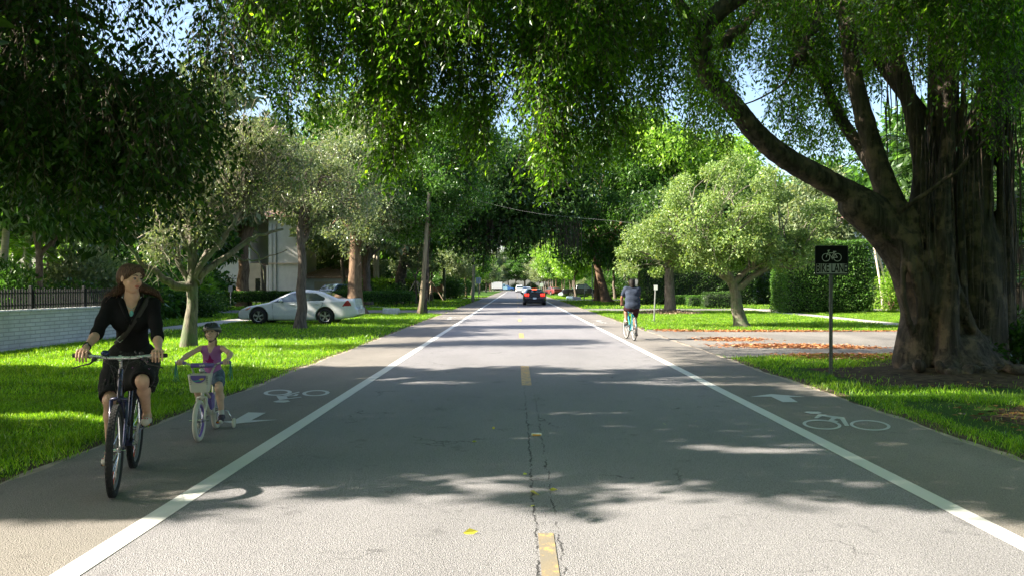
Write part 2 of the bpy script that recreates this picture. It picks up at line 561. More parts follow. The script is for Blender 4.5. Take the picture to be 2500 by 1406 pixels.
def tree(name, label, base, top, r, crown, leaf, mat_leaf, mat_bark, seed=1, group=None, cat='tree',
         nclump=60, nleaf=20000, clump_r=0.8, lean=(0, 0), forks=5, shell=0.55, droop=0.3, flare=1.5,
         trunk_pts=None, extra=None, mask=None, twigs=0, twig_mat=None, twig_len=1.0):
    """One tree: trunk with limbs and crown of leaf clumps. crown = list of (centre, radii) in world metres."""
    rng = np.random.default_rng(seed)
    base = np.array(base, float)
    root = empty(name, tuple(base), 0, label, cat, group)
    mb = MB()
    top = np.array(top, float) - base
    P = limb_path(rng, (0, 0, -0.15), top, 8, 0.10) if trunk_pts is None else np.array([np.array(p) - base for p in trunk_pts])
    k = len(P)
    rr = np.linspace(r, r * .62, k); rr[0] = r * flare; rr[1] *= 1.08
    mb.tube(P, rr, 12)
    cs = [(np.array(c, float) - base, np.array(q, float)) for c, q in crown]
    vol = np.array([q.prod() for c, q in cs]); vol = vol ** .75; vol /= vol.sum()
    cl = []
    for i in rng.choice(len(cs), nclump, p=vol):
        c, q = cs[i]
        v = unit(rng.normal(size=3)) * (shell + (1 - shell) * rng.random()) ** 0.7
        v[2] = v[2] if v[2] > -.55 else -.55
        cl.append(c + v * q)
    cl = np.array(cl)
    hubs = []
    for f in range(forks):
        i = rng.integers(len(cl)); a = P[-1] if f % 2 == 0 else P[-2]
        tgt = a + (cl[i] - a) * 0.6
        pa = limb_path(rng, a, tgt, 6, .3, .08)
        mb.tube(pa, np.linspace(r * .55, r * .22, 6), 8); hubs += [pa[2], pa[3], pa[4], pa[5]]
    hubs = np.array(hubs)
    for c in cl:
        j = np.argmin(np.linalg.norm(hubs - c, axis=1))
        pa = limb_path(rng, hubs[j], c, 5, .35, .05)
        mb.tube(pa, np.linspace(r * .17, r * .04, 5), 5, cap=False)
    if extra: extra(mb, rng)
    mb.build('trunk', mat_bark, root, smooth=60)
    w = rng.random(nclump) * .8 + .4
    which = rng.choice(nclump, nleaf, p=w / w.sum())
    rad = clump_r * (0.6 + 0.8 * rng.random(nclump))
    v = unit(rng.normal(size=(nleaf, 3))) * (rng.random(nleaf) ** (1 / 2.2))[:, None]
    Pn = cl[which] + v * rad[which][:, None] * [1, 1, .7]
    A = v * .6 + rng.normal(size=(nleaf, 3)) * .5 + [0, 0, -droop]
    Lf = leaf * (0.7 + .6 * rng.random(nleaf))
    if mask is not None:
        kp = mask(Pn + base, rng)
        Pn, A, Lf = Pn[kp], A[kp], Lf[kp]
    leaf_obj('crown', Pn, A, Lf, Lf * .5, rng, mat_leaf, root)
    if twigs:
        T = []
        for q in range(twigs):
            c = cl[rng.integers(nclump)]
            d = unit(rng.normal(size=3) + [0, 0, -.1]) * clump_r * (1.1 + .7 * rng.random()) * twig_len
            T.append(limb_path(rng, c, c + d, 5, .6))
        twig_obj('twigs', T, .013, twig_mat or mat_bark, root)
    return root

def copy_tree(o, parent=None):
    c = o.copy(); COL.objects.link(c)
    if parent is not None: c.parent = parent
    for ch in list(o.children): copy_tree(ch, c)
    return c
# ------------------------------------------------------------------ ground, road, lanes, markings
def asphalt(name, dark, light, tintn=0.25, crack=True, seams=(), worn=None):
    t = NT(name); p = t.pos()
    fine = t.noise(p, 95, 2, 0.7)
    cell = t.vor(p, 120)
    big = t.noise(t.scale(p, (1.0, .35, 1)), 0.55, 4, 0.6)
    col = t.ramp(fine, [(0.30, dark), (0.62, light)])
    col = t.mix(1.0, col, t.ramp(big, [(0.3, 1 - tintn), (0.7, 1 + tintn * .4)]), 'MULTIPLY')
    col = t.mix(t.ramp(t.noise(p, 2.3, 5, .7), [(0.60, 0), (0.68, .35)]), col, [c * .55 for c in dark])
    if crack:
        w = t.n('ShaderNodeVectorMath'); w.operation = 'ADD'
        nz = t.n('ShaderNodeTexNoise'); nz.inputs['Scale'].default_value = 6; t.l(p, nz.inputs['Vector'])
        nz.inputs['Detail'].default_value = 4
        sc = t.n('ShaderNodeVectorMath'); sc.operation = 'SCALE'; sc.inputs['Scale'].default_value = .35; t.l(nz.outputs['Color'], sc.inputs[0])
        t.l(p, w.inputs[0]); t.l(sc.outputs[0], w.inputs[1])
        cr = t.ramp(t.vor(w.outputs[0], 0.55, 'DISTANCE_TO_EDGE'), [(0.0, 1), (0.006, 0)])
        ms = t.ramp(t.noise(p, 0.8, 2), [(0.57, 0), (0.63, 1)])
        col = t.mix(t.math('MULTIPLY', cr, ms), col, [c * .3 for c in dark])
    x, y, z = t.xyz(p)
    for x0, wid, lo, hi in seams:
        wob = t.math('MULTIPLY', t.math('SUBTRACT', t.noise(p, 3.5, 6, .75), .5), .14)
        d = t.math('ABSOLUTE', t.math('ADD', t.math('SUBTRACT', x, x0), wob))
        ln = t.ramp(t.math('DIVIDE', d, wid), [(0.35, 1), (1.0, 0)])
        ln = t.math('MULTIPLY', ln, t.ramp(t.noise(p, 5.5, 4, .7), [(0.42, 0), (0.5, 1)]))
        ln = t.math('MULTIPLY', ln, t.ramp(t.math('DIVIDE', y, 40), [(lo / 40, 1), (hi / 40, 0)]))
        col = t.mix(t.math('MULTIPLY', ln, .9), col, [c * .22 for c in dark])
    h = t.math('ADD', t.math('MULTIPLY', fine, .7), t.math('MULTIPLY', cell, .6))
    t.bsdf(col, 0.82, 0, 0.35, t.bump(h, 0.8, 0.009))
    return t.mat

M_road = asphalt('road_asphalt', (.090, .089, .100), (.325, .315, .335), .18, seams=((.13, .011, 9, 15), (.27, .009, 8, 13)))
M_lane = asphalt('lane_asphalt', (.120, .110, .102), (.285, .262, .242), .25, crack=False)
M_drive = asphalt('driveway_asphalt', (.13, .125, .12), (.27, .25, .23), .35)
def paint_mat(name, col, wear):
    t = NT(name); p = t.pos()
    n = t.noise(p, 28 if wear < .3 else 9, 6, .8)
    c = t.mix(t.ramp(n, [(wear - .06, 1), (wear + .06, 0)]), col, (.17, .165, .155))
    c = t.mix(t.ramp(t.noise(p, 3, 3), [(.3, .0), (.8, .25)]), c, [x * .8 for x in col])
    t.bsdf(c, .6, 0, .4, t.bump(t.noise(p, 90, 2), .3, .004))
    return t.mat
M_white = paint_mat('white_line_paint', (.62, .62, .61), .18)
M_mark = paint_mat('lane_symbol_paint', (.50, .51, .51), .22)
M_yel = paint_mat('yellow_line_paint', (.60, .37, .11), .47)
M_yel2 = paint_mat('worn_yellow_paint', (.66, .42, .12), .60)

def soil():
    t = NT('lawn_soil'); p = t.pos()
    a = t.noise(p, 2.2, 6, .7); b = t.noise(p, 38, 4, .8)
    g = t.ramp(b, [(.3, (.018, .045, .008)), (.7, (.085, .19, .022))])
    d = t.ramp(b, [(.3, (.030, .022, .014)), (.7, (.10, .075, .045))])
    x, y, z = t.xyz(p)
    col = t.mix(t.ramp(a, [(.56, 0), (.70, .55)]), g, d)
    t.bsdf(col, .95, 0, .15, t.bump(b, 1.0, .05))
    return t.mat
M_soil = soil()
M_conc = plain('pale_concrete', (.42, .39, .35), .85, var=.25, scale=3, bump=.4, spec=.3)
M_edge = plain('edge_concrete', (.34, .29, .24), .9, var=.3, scale=5, bump=.6, spec=.2)

def sheet(name, poly, z, mat, kind='structure', grid=False):
    mb = MB(); mb.add([(x, y, z) for x, y in poly], [tuple(range(len(poly)))])
    o = mb.build(name, mat); 
    if o.data.polygons[0].normal.z < 0: o.data.flip_normals()
    return tag(o, kind=kind)

XL, XR, LL, LR = -4.12, 4.58, -2.475, 3.115         # outer edges of the bike lanes, white lines
sheet('ground', [(-900, -200), (900, -200), (900, 1500), (-900, 1500)], 0, M_soil)
sheet('road', [(LL, -10), (LR, -10), (LR, 262), (LL, 262)], .012, M_road)
_rv = np.random.default_rng(2)
def rough(x, amp, y0=-10.0, y1=262.0):
    ys = np.concatenate([np.arange(y0, 40, .22), np.arange(40, y1, 2.0), [y1]])
    w = _rv.normal(size=len(ys)) * amp; w = (w + np.roll(w, 1)) * .6 + amp * 1.2 * np.sin(ys * 1.3) * np.sin(ys * .37)
    return [(x + a, y) for a, y in zip(w, ys)]
def strip(name, left, right, z, mat):
    k = len(left); mb = MB(); mb.add([(x, y, z) for x, y in left] + [(x, y, z) for x, y in right], [(i, k + i, k + i + 1, i + 1) for i in range(k - 1)])
    return tag(mb.build(name, mat), kind='structure')
def straight(x, like): return [(x, y) for _, y in like]
eL, eR = rough(XL, .022), rough(XR, .022)
strip('bike_lane', eL, straight(LL, eL), .012, M_lane)
strip('bike_lane', straight(LR, eR), eR, .012, M_lane)
sheet('crossroad', [(-160, 262), (160, 262), (160, 282), (-160, 282)], .010, M_drive)
strip('edge_strip', rough(XL - .08, .03), straight(XL + .05, eL), .009, M_edge)
strip('edge_strip', straight(XR - .05, eR), rough(XR + .09, .03), .009, M_edge)
M_dirt = plain('verge_dirt', (.10, .075, .05), .95, var=.5, scale=14, bump=.9, spec=.1)
strip('verge_dirt', rough(XL - .22, .06), straight(XL - .02, eL), .0045, M_dirt)
strip('verge_dirt', straight(XR + .02, eR), rough(XR + .27, .07), .0045, M_dirt)
for xc, w in ((LL, .165), (LR, .16)):
    sheet('white_edge_line', [(xc - w / 2, -10), (xc + w / 2, -10), (xc + w / 2, 262), (xc - w / 2, 262)], .016, M_white)
def dash(y0, y1, x0, w, m):
    sheet('yellow_dash', [(x0 - w / 2, y0), (x0 + w / 2, y0), (x0 + w / 2, y1), (x0 - w / 2, y1)], .016, m)
dash(13.2, 16.35, .17, .16, M_yel)
dash(4.2, 5.3, .19, .10, M_yel2)
dash(25.3, 27.8, .17, .15, M_yel)
M_yel3 = paint_mat('faded_yellow_paint', (.45, .33, .17), .42)
for k in range(12): dash(37 + 12.2 * k, 40 + 12.2 * k, .17, .15, M_yel3)

# driveways, footpaths and one shadow laid as dark paving
DRIVES = [  # polygons, world metres
    [(XR + .1, 18.3), (5.0, 18.6), (6.5, 18.9), (30, 20.6), (60, 20.6), (60, 29.3), (6, 29.3), (4.9, 30.2), (XR + .1, 31)],
    [(XL - .1, 46.5), (XL - .1, 56), (-5, 54.6), (-40, 54.6), (-40, 48.2), (-5, 48.2)],
    [(XR + .1, 90), (5.4, 92), (40, 92), (40, 98), (5.4, 98), (XR + .1, 100)],
    [(XL - .1, 104), (XL - .1, 114), (-5, 112), (-40, 112), (-40, 106), (-5, 106)],
    [(XR + .1, 52.8), (30, 53.2), (30, 57.6), (XR + .1, 58.2)],  # dark strip across the right verge: a shadow laid down as asphalt
]
PATHS = [
    [(-13.75, 6), (-12.35, 6), (-12.35, 48.2), (-13.75, 48.2)],
    [(15.2, 29.3), (16.5, 29.3), (17.0, 92), (15.6, 92)],
    [(-20, 73), (-10.5, 62), (-9.2, 62), (-17.5, 73)],
]
for q in DRIVES: sheet('driveway', q, .0075, M_drive if q[0][1] < 60 or q[0][1] > 103 else M_conc)
for q in PATHS: sheet('footpath', q, .008, M_conc)

def inpoly(x, y, poly):
    r = np.zeros(len(x), bool); n = len(poly)
    for i in range(n):
        x0, y0 = poly[i]; x1, y1 = poly[(i + 1) % n]
        c = ((y0 > y) != (y1 > y)) & (x < (x1 - x0) * (y - y0) / ((y1 - y0) + 1e-12) + x0)
        r ^= c
    return r
def on_lawn(x, y, m=0.0):
    k = (x < XL + .02 + m) | (x > XR - .01 - m)
    for q in DRIVES + PATHS: k &= ~inpoly(x, y, q)
    k &= ~((x < -12.9) & (y < 27) & (x < -12.2))       # path by the brick wall
    return k

# lane symbols: flat paint on the lanes
def zpts(pts, ox, oy, s): return [(ox + x / s, oy + y / s) for x, y in pts]
def paint(polys, name='bike_symbol', shift=None, m=M_mark):
    mb = MB()
    for k_, pl in enumerate(polys):
        V = []
        for px, py in pl:
            g = G(px, py)
            if shift: g = Vector((g.x + shift[0], g.y + shift[1], 0))
            V.append((g.x, g.y, .0165 + .0002 * (k_ % 9 if len(pl) > 4 or k_ > 79 else 0) + (.0012 if k_ > 79 else 0)))
        mb.add(V, [tuple(range(len(V)))])
    o = mb.build(name, m)
    for p_ in o.data.polygons:
        if p_.normal.z < 0: p_.flip()
    return tag(o, kind='structure')
def ring(cx, cy, a, b, rot, wa, wb, n=40):
    out = []
    c, s = math.cos(rot), math.sin(rot)
    P = [[(cx + x * c - y * s, cy + x * s + y * c) for x, y in [(ra * math.cos(2 * PI * i / n), rb * math.sin(2 * PI * i / n)) for i in range(n)]] for ra, rb in ((a, b), (a - wa, b - wb))]
    for i in range(n):
        j = (i + 1) % n
        out.append([P[0][i], P[0][j], P[1][j], P[1][i]])
    return out
zr = lambda pts: zpts(pts, 1780, 930, 2.954)
zl = lambda pts: zpts(pts, 500, 920, 6.25)
arrowR = [zr([(148, 118), (300, 98), (548, 118), (430, 118), (494, 157), (385, 157), (300, 117)])]
bikeR = [zr(q) for q in ring(667, 320, 140, 35, .07, 24, 8) + ring(1013, 325, 147, 37, .07, 24, 8)]
bikeR += [zr(q) for q in ([(538, 232), (560, 226), (640, 228), (668, 237), (640, 244), (585, 243)], [(640, 245), (700, 249), (662, 262), (635, 275), (609, 274)],
                           [(655, 247), (826, 268), (800, 281), (663, 258)], [(826, 268), (863, 331), (832, 330), (790, 270)],
                           [(745, 262), (795, 268), (742, 290), (712, 292)], [(712, 289), (745, 287), (785, 299), (772, 305), (708, 296)])]
arrowL = [zl([(655, 558), (925, 565), (705, 680), (1110, 670), (480, 732), (240, 703), (425, 690)])]
bikeL = [zl(q) for q in ring(1107, 253, 218, 44, -.045, 64, 13) + ring(1690, 260, 210, 45, -.045, 60, 13)]
bikeL += [zl(q) for q in ([(1085, 306), (1245, 312), (1262, 352), (1128, 368)], [(1180, 302), (1430, 240), (1442, 250), (1240, 306)],
                           [(1128, 360), (1465, 318), (1468, 327), (1132, 370)], [(1375, 280), (1427, 274), (1402, 304), (1340, 302)], [(1255, 302), (1402, 297), (1400, 305), (1250, 312)],
                           [(1032, 395), (1120, 374), (1265, 374), (1298, 392), (1205, 408), (1090, 406)])]
paint(arrowR, 'arrow_marking'); paint(bikeR, 'bike_symbol'); paint(arrowL, 'arrow_marking'); paint(bikeL, 'bike_symbol')
paint(arrowR, 'arrow_marking', (0, 26)); paint(bikeR, 'bike_symbol', (0, 26))
paint(arrowL, 'arrow_marking', (0, 30)); paint(bikeL, 'bike_symbol', (0, 30))

# grass blades
M_earth = plain('bare_earth', (.075, .052, .034), .95, var=.55, scale=9, bump=1.0, spec=.1)
def mound(name, cx, cy, rx, ry, h, z0):
    mb = MB(); n, m = 48, 8; V = [(cx, cy, z0 + h)]; F = []
    for k in range(1, m + 1):
        for i in range(n):
            a = 2 * PI * i / n; w = 1 + .10 * math.sin(3 * a + cx) + .07 * math.sin(7 * a) + .04 * math.sin(13 * a + 2)
            t = k / m; V.append((cx + rx * w * t * math.cos(a), cy + ry * w * t * math.sin(a), z0 + h * (1 - t * t) ** 1.3 * (1 + .3 * math.sin(9 * a + 6 * t))))
    for i in range(n): F.append((0, 1 + i, 1 + (i + 1) % n))
    for k in range(m - 1):
        for i in range(n): a = 1 + k * n; j = (i + 1) % n; F.append((a + i, a + n + i, a + n + j, a + j))
    mb.add(V, F); return tag(mb.build(name, M_earth, smooth='all'), kind='structure')
mound('earth_mound', 9.2, 15.3, 3.6, 2.7, .13, .003)
mound('bare_earth', 7.9, 9.7, 2.4, 1.25, .015, .003)
M_grass = leafmat('grass_blade', (.085, .19, .014), (.25, .45, .03), (.44, .52, .10), trans=.5, gloss=.05, tint=(1.1, 1.15, .35))
def grass():
    rng = np.random.default_rng(5)
    P, L, W = [], [], []
    zones = [  # x0,x1,y0,y1,count,height,width
        (-9, -4.1, 5.5, 12, 90000, .055, .007), (-16, -4.1, 12, 24, 130000, .07, .012), (-34, -4.1, 24, 60, 150000, .085, .022),
        (-45, -4.1, 60, 130, 44000, .10, .06), (4.5, 11, 5.5, 12, 64000, .06, .007), (4.5, 20, 12, 19, 52000, .075, .012),
        (4.5, 26, 29, 56, 110000, .085, .02), (4.5, 40, 56, 130, 44000, .10, .06)]
    for x0, x1, y0, y1, n, h, w in zones:
        x = x0 + (x1 - x0) * rng.random(n); y = y0 + (y1 - y0) * rng.random(n)
        k = on_lawn(x, y) & (np.abs(x) < y * .68 + 1.2)
        # ragged verge and bare patches
        e = np.minimum(np.abs(x - XL), np.abs(x - XR))
        k &= ((e > .30) | (rng.random(n) < e * 2.2 + .10 * (np.sin(y * 3.1) > .2) + .35 * (np.sin(y * 1.7 + 2 * np.sin(y * .9)) > .8)))
        s = np.sin(x * 2.1 + 1.3 * np.sin(y * 1.7)) * np.sin(y * 1.3 + 1.1 * np.sin(x * 2.7))
        bare = (x > 5) & (y < 16) & (((x - 9.0) / 4.0) ** 2 + ((y - 15.3) / 3.2) ** 2 < 1 + .3 * s)
        bare |= (x > 5.0) & (x < 10) & (y < 11.4 + .5 * s) & (y > 8.2 + .5 * s) & (x > 5.3 + .5 * s) & (s < .55)
        k &= ~(bare & (rng.random(n) < .93))
        m = k.sum(); tall = 1 + .6 * (s[k] > .55)
        P.append(np.stack([x[k], y[k], np.zeros(m)], 1))
        L.append(h * (0.5 + .8 * rng.random(m)) * tall); W.append(np.full(m, w) * (.7 + .6 * rng.random(m)))
    P = np.vstack(P); L = np.concatenate(L); W = np.concatenate(W)
    A = rng.normal(size=P.shape) * [.45, .45, .1] + [0.05, 0, 1]
    o = leaf_obj('grass', P, A, L, W, rng, M_grass, None)
    tag(o, kind='stuff')
grass()

# fallen leaves
M_litter = leafmat('dry_leaf', (.17, .065, .03), (.42, .17, .07), (.50, .34, .16), trans=.1, gloss=.06, tint=(1.2, .8, .3))
def litter(areas, name='fallen_leaves', L=.11, seed=3, z=.02):
    rng = np.random.default_rng(seed)
    P = []
    for x0, x1, y0, y1, n in areas:
        u = rng.random((n, 2)); g = np.clip(rng.normal(size=(n, 2)) * .22 + .5, 0, 1)
        u = .5 * u + .5 * g
        P.append(np.stack([x0 + (x1 - x0) * u[:, 0], y0 + (y1 - y0) * u[:, 1], z + rng.random(n) * .03], 1))
    P = np.vstack(P)
    A = rng.normal(size=P.shape) * [1, 1, .22]
    Ls = L * (.6 + .8 * rng.random(len(P)))
    V, F = leaves(P, A, Ls, Ls * .5, rng)
    # keep them lying: flatten
    V[:, 2] = z + (V[:, 2] - z) * .5
    V[:, 2] = np.maximum(V[:, 2], .018)
    o = np_mesh(name, V, F, M_litter, None, False, attr=rng.random(len(P)))
    return tag(o, kind='stuff')
litter([(4.7, 12, 28.6, 29.8, 2600), (4.6, 17, 28.9, 29.4, 1500), (4.9, 7.8, 23.4, 25.8, 1000), (4.9, 9.4, 20.9, 22.9, 2600), (6.6, 9.8, 20.8, 21.9, 900),
        (5.6, 9.6, 17.7, 19.6, 4200), (8, 14, 17.2, 19, 1500), (4.7, 7, 29.2, 30.4, 500)])
litter([(5.6, 13, 12.6, 17.8, 9500), (5.0, 9.5, 8.2, 11.5, 1500)], 'leaf_litter', .085, 4, .01).data.materials[0] = leafmat(
    'old_litter', (.05, .03, .016), (.24, .12, .05), (.36, .26, .09), trans=.05, gloss=.04, tint=(1, .8, .4))
# loose leaves on the road
M_yleaf = leafmat('yellow_leaf', (.62, .50, .06), (.55, .60, .12), trans=.2)
for i, (px, py, s) in enumerate([(1130, 1308, .10), (1208, 1050, .07), (1286, 1160, .06), (1340, 1201, .07), (1318, 1214, .13), (1305, 1238, .06), (1152, 1082, .05), (1626, 1040, .05), (1700, 1030, .06)]):
    rng = np.random.default_rng(40 + i); g = G(px, py)
    V, F = leaves(np.array([[0, 0, .004]]), np.array([[math.cos(i * 2.1), math.sin(i * 2.1), .12]]), s, s * .5, rng)
    o = np_mesh('fallen_leaf', V, F, M_yleaf, None, False, attr=[.2 + .09 * i])
    o.location = (g.x, g.y, .016)
    tag(o, ['large bright yellow leaf on the sunlit road, lower left of the centre line', 'pale leaf on the dark road left of the reflector', 'small cream leaf on the road crack at the shade edge',
            'green yellow leaf on the road crack below the shade edge', 'long pale twig-like leaf on the centre crack', 'small orange leaf beside the centre crack', 'small dull leaf in the road shade, left of the pale leaf',
            'tiny leaf in the road shade, right of the reflector', 'tiny yellowish leaf far right in the road shade'][i], 'leaf', 'leaves lying on the road')
# raised reflector
rt = empty('road_reflector', tuple(G(1310, 1064)), 0, 'small yellow reflector block on the cracked centre of the road', 'reflector')
mb = MB(); mb.rbox((0, 0, .021), (.115, .09, .02), .009); mb.build('housing', plain('reflector_body', (.75, .66, .42), .4), rt)
mb = MB(); mb.box((0, -.0465, .022), (.085, .004, .012)); mb.build('lens', plain('amber_lens', (.75, .36, .04), .2), rt)
# ------------------------------------------------------------------ trees
B_dark = bark('fig_bark', (.020, .016, .014), (.105, .086, .071), 2.6, stretch=.10, bump=1.3, patch=(.155, .115, .085))
B_moss = bark('mossy_bark', (.085, .075, .06), (.27, .24, .19), 3.5, moss=(.13, .17, .09))
B_grey = bark('grey_bark', (.07, .055, .045), (.20, .16, .13), 3)
B_red = bark('brown_bark', (.09, .055, .035), (.26, .17, .11), 2.5)
B_palm = bark('pale_palm_stem', (.42, .36, .28), (.66, .58, .47), 1.2, stretch=6, bump=.3)
B_pole = bark('weathered_pole', (.14, .115, .075), (.30, .25, .17), 3, stretch=.06, bump=.5)
L_fig = leafmat('fig_leaf', (.028, .068, .012), (.080, .18, .018), (.19, .33, .035), trans=.55, tint=(1.9, 1.9, .5), gloss=.05)
L_dark = leafmat('dark_fig_leaf', (.028, .062, .018), (.06, .125, .026), (.12, .20, .04), trans=.38, gloss=.05)
L_olive = leafmat('olive_leaf', (.12, .165, .085), (.21, .27, .14), (.36, .37, .21), trans=.34, gloss=.05, tint=(1.1, 1.1, .5))
L_pale = leafmat('pale_oak_leaf', (.13, .20, .07), (.24, .35, .12), (.38, .43, .19), trans=.38, gloss=.05, tint=(1.1, 1.1, .4))
L_green = leafmat('rich_green_leaf', (.035, .085, .02), (.075, .17, .03), (.14, .26, .04), trans=.38, gloss=.05)
L_bright = leafmat('bright_green_leaf', (.11, .20, .03), (.24, .40, .05), (.36, .48, .09), trans=.45, gloss=.05)
L_hedge = leafmat('hedge_leaf', (.04, .10, .02), (.09, .20, .03), (.16, .28, .05), trans=.3, gloss=.05)
M_twig = plain('twig', (.10, .075, .05), .8)

LIGHT_SPOTS = [(640, 1202, .55, .16), (580, 1255, .5, .14), (760, 1192, .4, .12), (1140, 1172, .5, .15), (1235, 1195, .5, .2), (1650, 1185, .6, .13), (1690, 1212, .5, .12), (1430, 1008, .7, .2), (1900, 1100, .6, .16),
               (1000, 1240, .45, .12), (470, 1218, .45, .13), (1060, 935, .9, .32), (960, 925, .8, .3), (1420, 912, .8, .25), (1520, 935, .6, .22), (1750, 1092, .5, .12), (1330, 1165, .4, .1), (2330, 1255, .5, .12), (2150, 1180, .5, .12), (880, 1290, .4, .1), (1560, 1240, .5, .1)]
def lit_mask(P, rng, soft=.35):
    """True where a leaf may stay: leaves whose shade would fall on the sunny patches of road and lawn are gone."""
    gx, gy = shadow_hit(P)
    n = .35 * np.sin(gx * 1.9 + 2.2 * np.sin(gy * 1.1)) + .25 * np.sin(gx * 4.3 + gy * 2.1) + rng.normal(size=len(gx)) * soft * .3
    cr = .11 * (gx - .3) ** 2
    y = gy + n * .7
    lit = (gx > -4.2) & (gx < 3.6) & ((((gy + n + cr) < 6.4) & (gy > 2.5)) | ((gy + n > 16.0) & (gy + n < 21.5)))
    lit |= (gx < -4.1) & (gx > -13) & (((y > 9.7) & (y < 10.5)) | ((y > 16) & (y < 20.8)) | ((y > 24.0) & (y < 25.2)))
    lit |= (gx > 2.2) & (gx < 5.0) & (gy > 13.2) & (gy < 14.7) | (gx > 4.2) & (gx < 7.6) & (gy > 11.9) & (gy < 13.4)      # the sun also reaches the hanging sprays
    for px, py, rx, ry in LIGHT_SPOTS:
        g_ = G(px, py); lit |= ((gx - g_.x) / rx) ** 2 + ((gy - g_.y) / ry) ** 2 < 1
    return ~lit

def banyan():
    rng = np.random.default_rng(11)
    base = G(2330, 905)
    bx, by = base.x, base.y
    root = empty('banyan_tree', (bx, by, 0), 0, 'huge fluted banyan with a long curving limb and hanging roots at the right roadside', 'tree')
    s = SDF((-3.2, -2.6, -.3), (3.6, 2.6, 8.4), .045)
    def q(px, py, dy=0.0):
        v = at(px, py, by + dy); return (v.x - bx, v.y - by, v.z)
    k = .10
    def strand(pts, r, k=.07): s.path([q(*p) for p in pts], r, k)
    # main leaning trunk and big limb over the road
    strand([(2235, 880, -.1), (2250, 760, 0), (2215, 640, 0), (2160, 560, 0), (2090, 500, -.1)], [.42, .36, .36, .36, .34])
    strand([(2310, 900, -.2), (2290, 760, -.1), (2270, 640, 0), (2190, 540, 0)], [.38, .34, .34, .36])
    strand([(2400, 900, .2), (2390, 740, .1), (2380, 600, .1), (2360, 460, .2), (2400, 300, .2), (2450, 130, .2), (2480, -70, .2)], [.44, .40, .38, .34, .30, .26, .2])
    strand([(2330, 910, .5), (2330, 700, .5), (2300, 520, .5), (2290, 330, .6), (2285, 120, .6), (2280, -60, .6)], [.5, .4, .34, .22, .17, .14])
    strand([(2370, 900, -.55), (2310, 880, -.6), (2318, 690, -.55), (2300, 600, -.5), (2296, 480, -.4), (2310, 350, -.3), (2315, 180, -.2), (2330, -60, 0)], [.16, .2, .14, .15, .15, .12, .09, .07], .05)
    strand([(2190, 540, 0), (2150, 430, .1), (2110, 300, .1), (2080, 180, .2), (2065, 60, .3), (2050, -80, .3)], [.28, .20, .17, .15, .14, .14])
    strand([(2240, 520, .2), (2250, 420, .3), (2230, 300, .4), (2180, 120, .5), (2150, -70, .5)], [.2, .16, .15, .14, .12])
    strand([(2270, 600, .3), (2300, 440, .4), (2390, 350, .5), (2470, 200, .5), (2500, 60, .5), (2530, -80, .5)], [.26, .22, .20, .18, .16, .12])
    # twining roots down the leaning trunk
    for i in range(26):
        x0 = 2150 + 160 * rng.random(); y0 = 500 + 90 * rng.random(); x1 = 2235 + 220 * rng.random()
        P = []
        for t in np.linspace(0, 1, 7):
            P.append((x0 + (x1 - x0) * t ** .7 + 16 * math.sin(6 * t + i), y0 + (905 - y0) * t, -.36 - .22 * math.sin(PI * min(1, t * 1.2)) + .12 * rng.random()))
        strand(P, [.035, .05, .05, .055, .06, .08, .10], .035)
    for i in range(9):                                 # vertical root columns on the right
        x0 = 2320 + 150 * rng.random(); dy = -.5 + rng.random() * .9
        y0 = -60
        strand([(x0 + 10 * rng.normal(), y0, dy), (x0 + 8 * rng.normal(), (y0 + 900) / 2, dy), (x0 + 14 * rng.normal(), 905, dy)], [.03, .06, .11], .04)
    for i in range(22):                                 # spreading buttress roots
        a = -PI * (.05 + .95 * i / 21) + rng.normal() * .08
        L = .5 + .55 * rng.random()
        st = np.array([-.1 + .9 * math.cos(a) * .5, .5 * math.sin(a), .5])
        s.path([st, st + [math.cos(a) * L * .35, math.sin(a) * L * .35, -.28], st + [math.cos(a) * L * .7, math.sin(a) * L * .7, -.46], st + [math.cos(a) * L * 1.15, math.sin(a) * L * 1.15, -.62]],
               [.18, .13, .09, .05], .07)
    for i in range(34):                                 # rubble and knots at the foot
        s.ell((-1.1 + 2.6 * rng.random(), -.8 - .6 * rng.random(), .02 + .18 * rng.random()), (.06 + .09 * rng.random(), .06 + .08 * rng.random(), .05 + .08 * rng.random()), k=.06)
    V, F = s.mesh(); V = relax(V, F, 1)
    np_mesh('trunk', V, F, B_dark, root, True)
    # long limb: ropes of stems
    L0 = [(2150, 530, 0), (2080, 490, -.1), (1990, 425, -.3), (1900, 365, -.5), (1830, 315, -.6), (1775, 255, -.7), (1725, 185, -.8), (1705, 130, -.8), (1725, 75, -.9), (1780, 10, -.9), (1850, -60, -.7)]
    s = SDF((-6.2, -2.2, 2.3), (.2, .9, 8.6), .04)
    P = np.array([q(*p) for p in L0]); tt = np.linspace(0, 1, len(P))
    t2 = np.linspace(0, 1, 34); Pf = np.stack([np.interp(t2, tt, P[:, i]) for i in range(3)], 1)
    Pf = np.vstack([Pf[:1], (Pf[:-2] + 2 * Pf[1:-1] + Pf[2:]) / 4, Pf[-1:]])
    Pf[:, 2] += .05 * np.sin(t2 * 17); Pf[:, 0] += .05 * np.sin(t2 * 13 + 1)
    s.path(Pf, list(np.interp(t2, [0, .15, .5, .8, 1], [.30, .21, .16, .15, .12])), .05)
    for i in range(6):
        off = np.stack([.0 * t2, .17 * np.sin(9 * t2 + i * 1.05 * 1.0), .15 * np.cos(9 * t2 + i * 1.05)], 1) * np.interp(t2, [0, .2, 1], [1.3, .95, .9])[:, None]
        s.path(Pf + off, list(.055 + .02 * np.sin(t2 * 20 + i)), .03)
    V, F = s.mesh(); V = relax(V, F, 1)
    np_mesh('curved_limb', V, F, B_dark, root, True)
    # smaller limbs reaching up and across
    mb = MB()
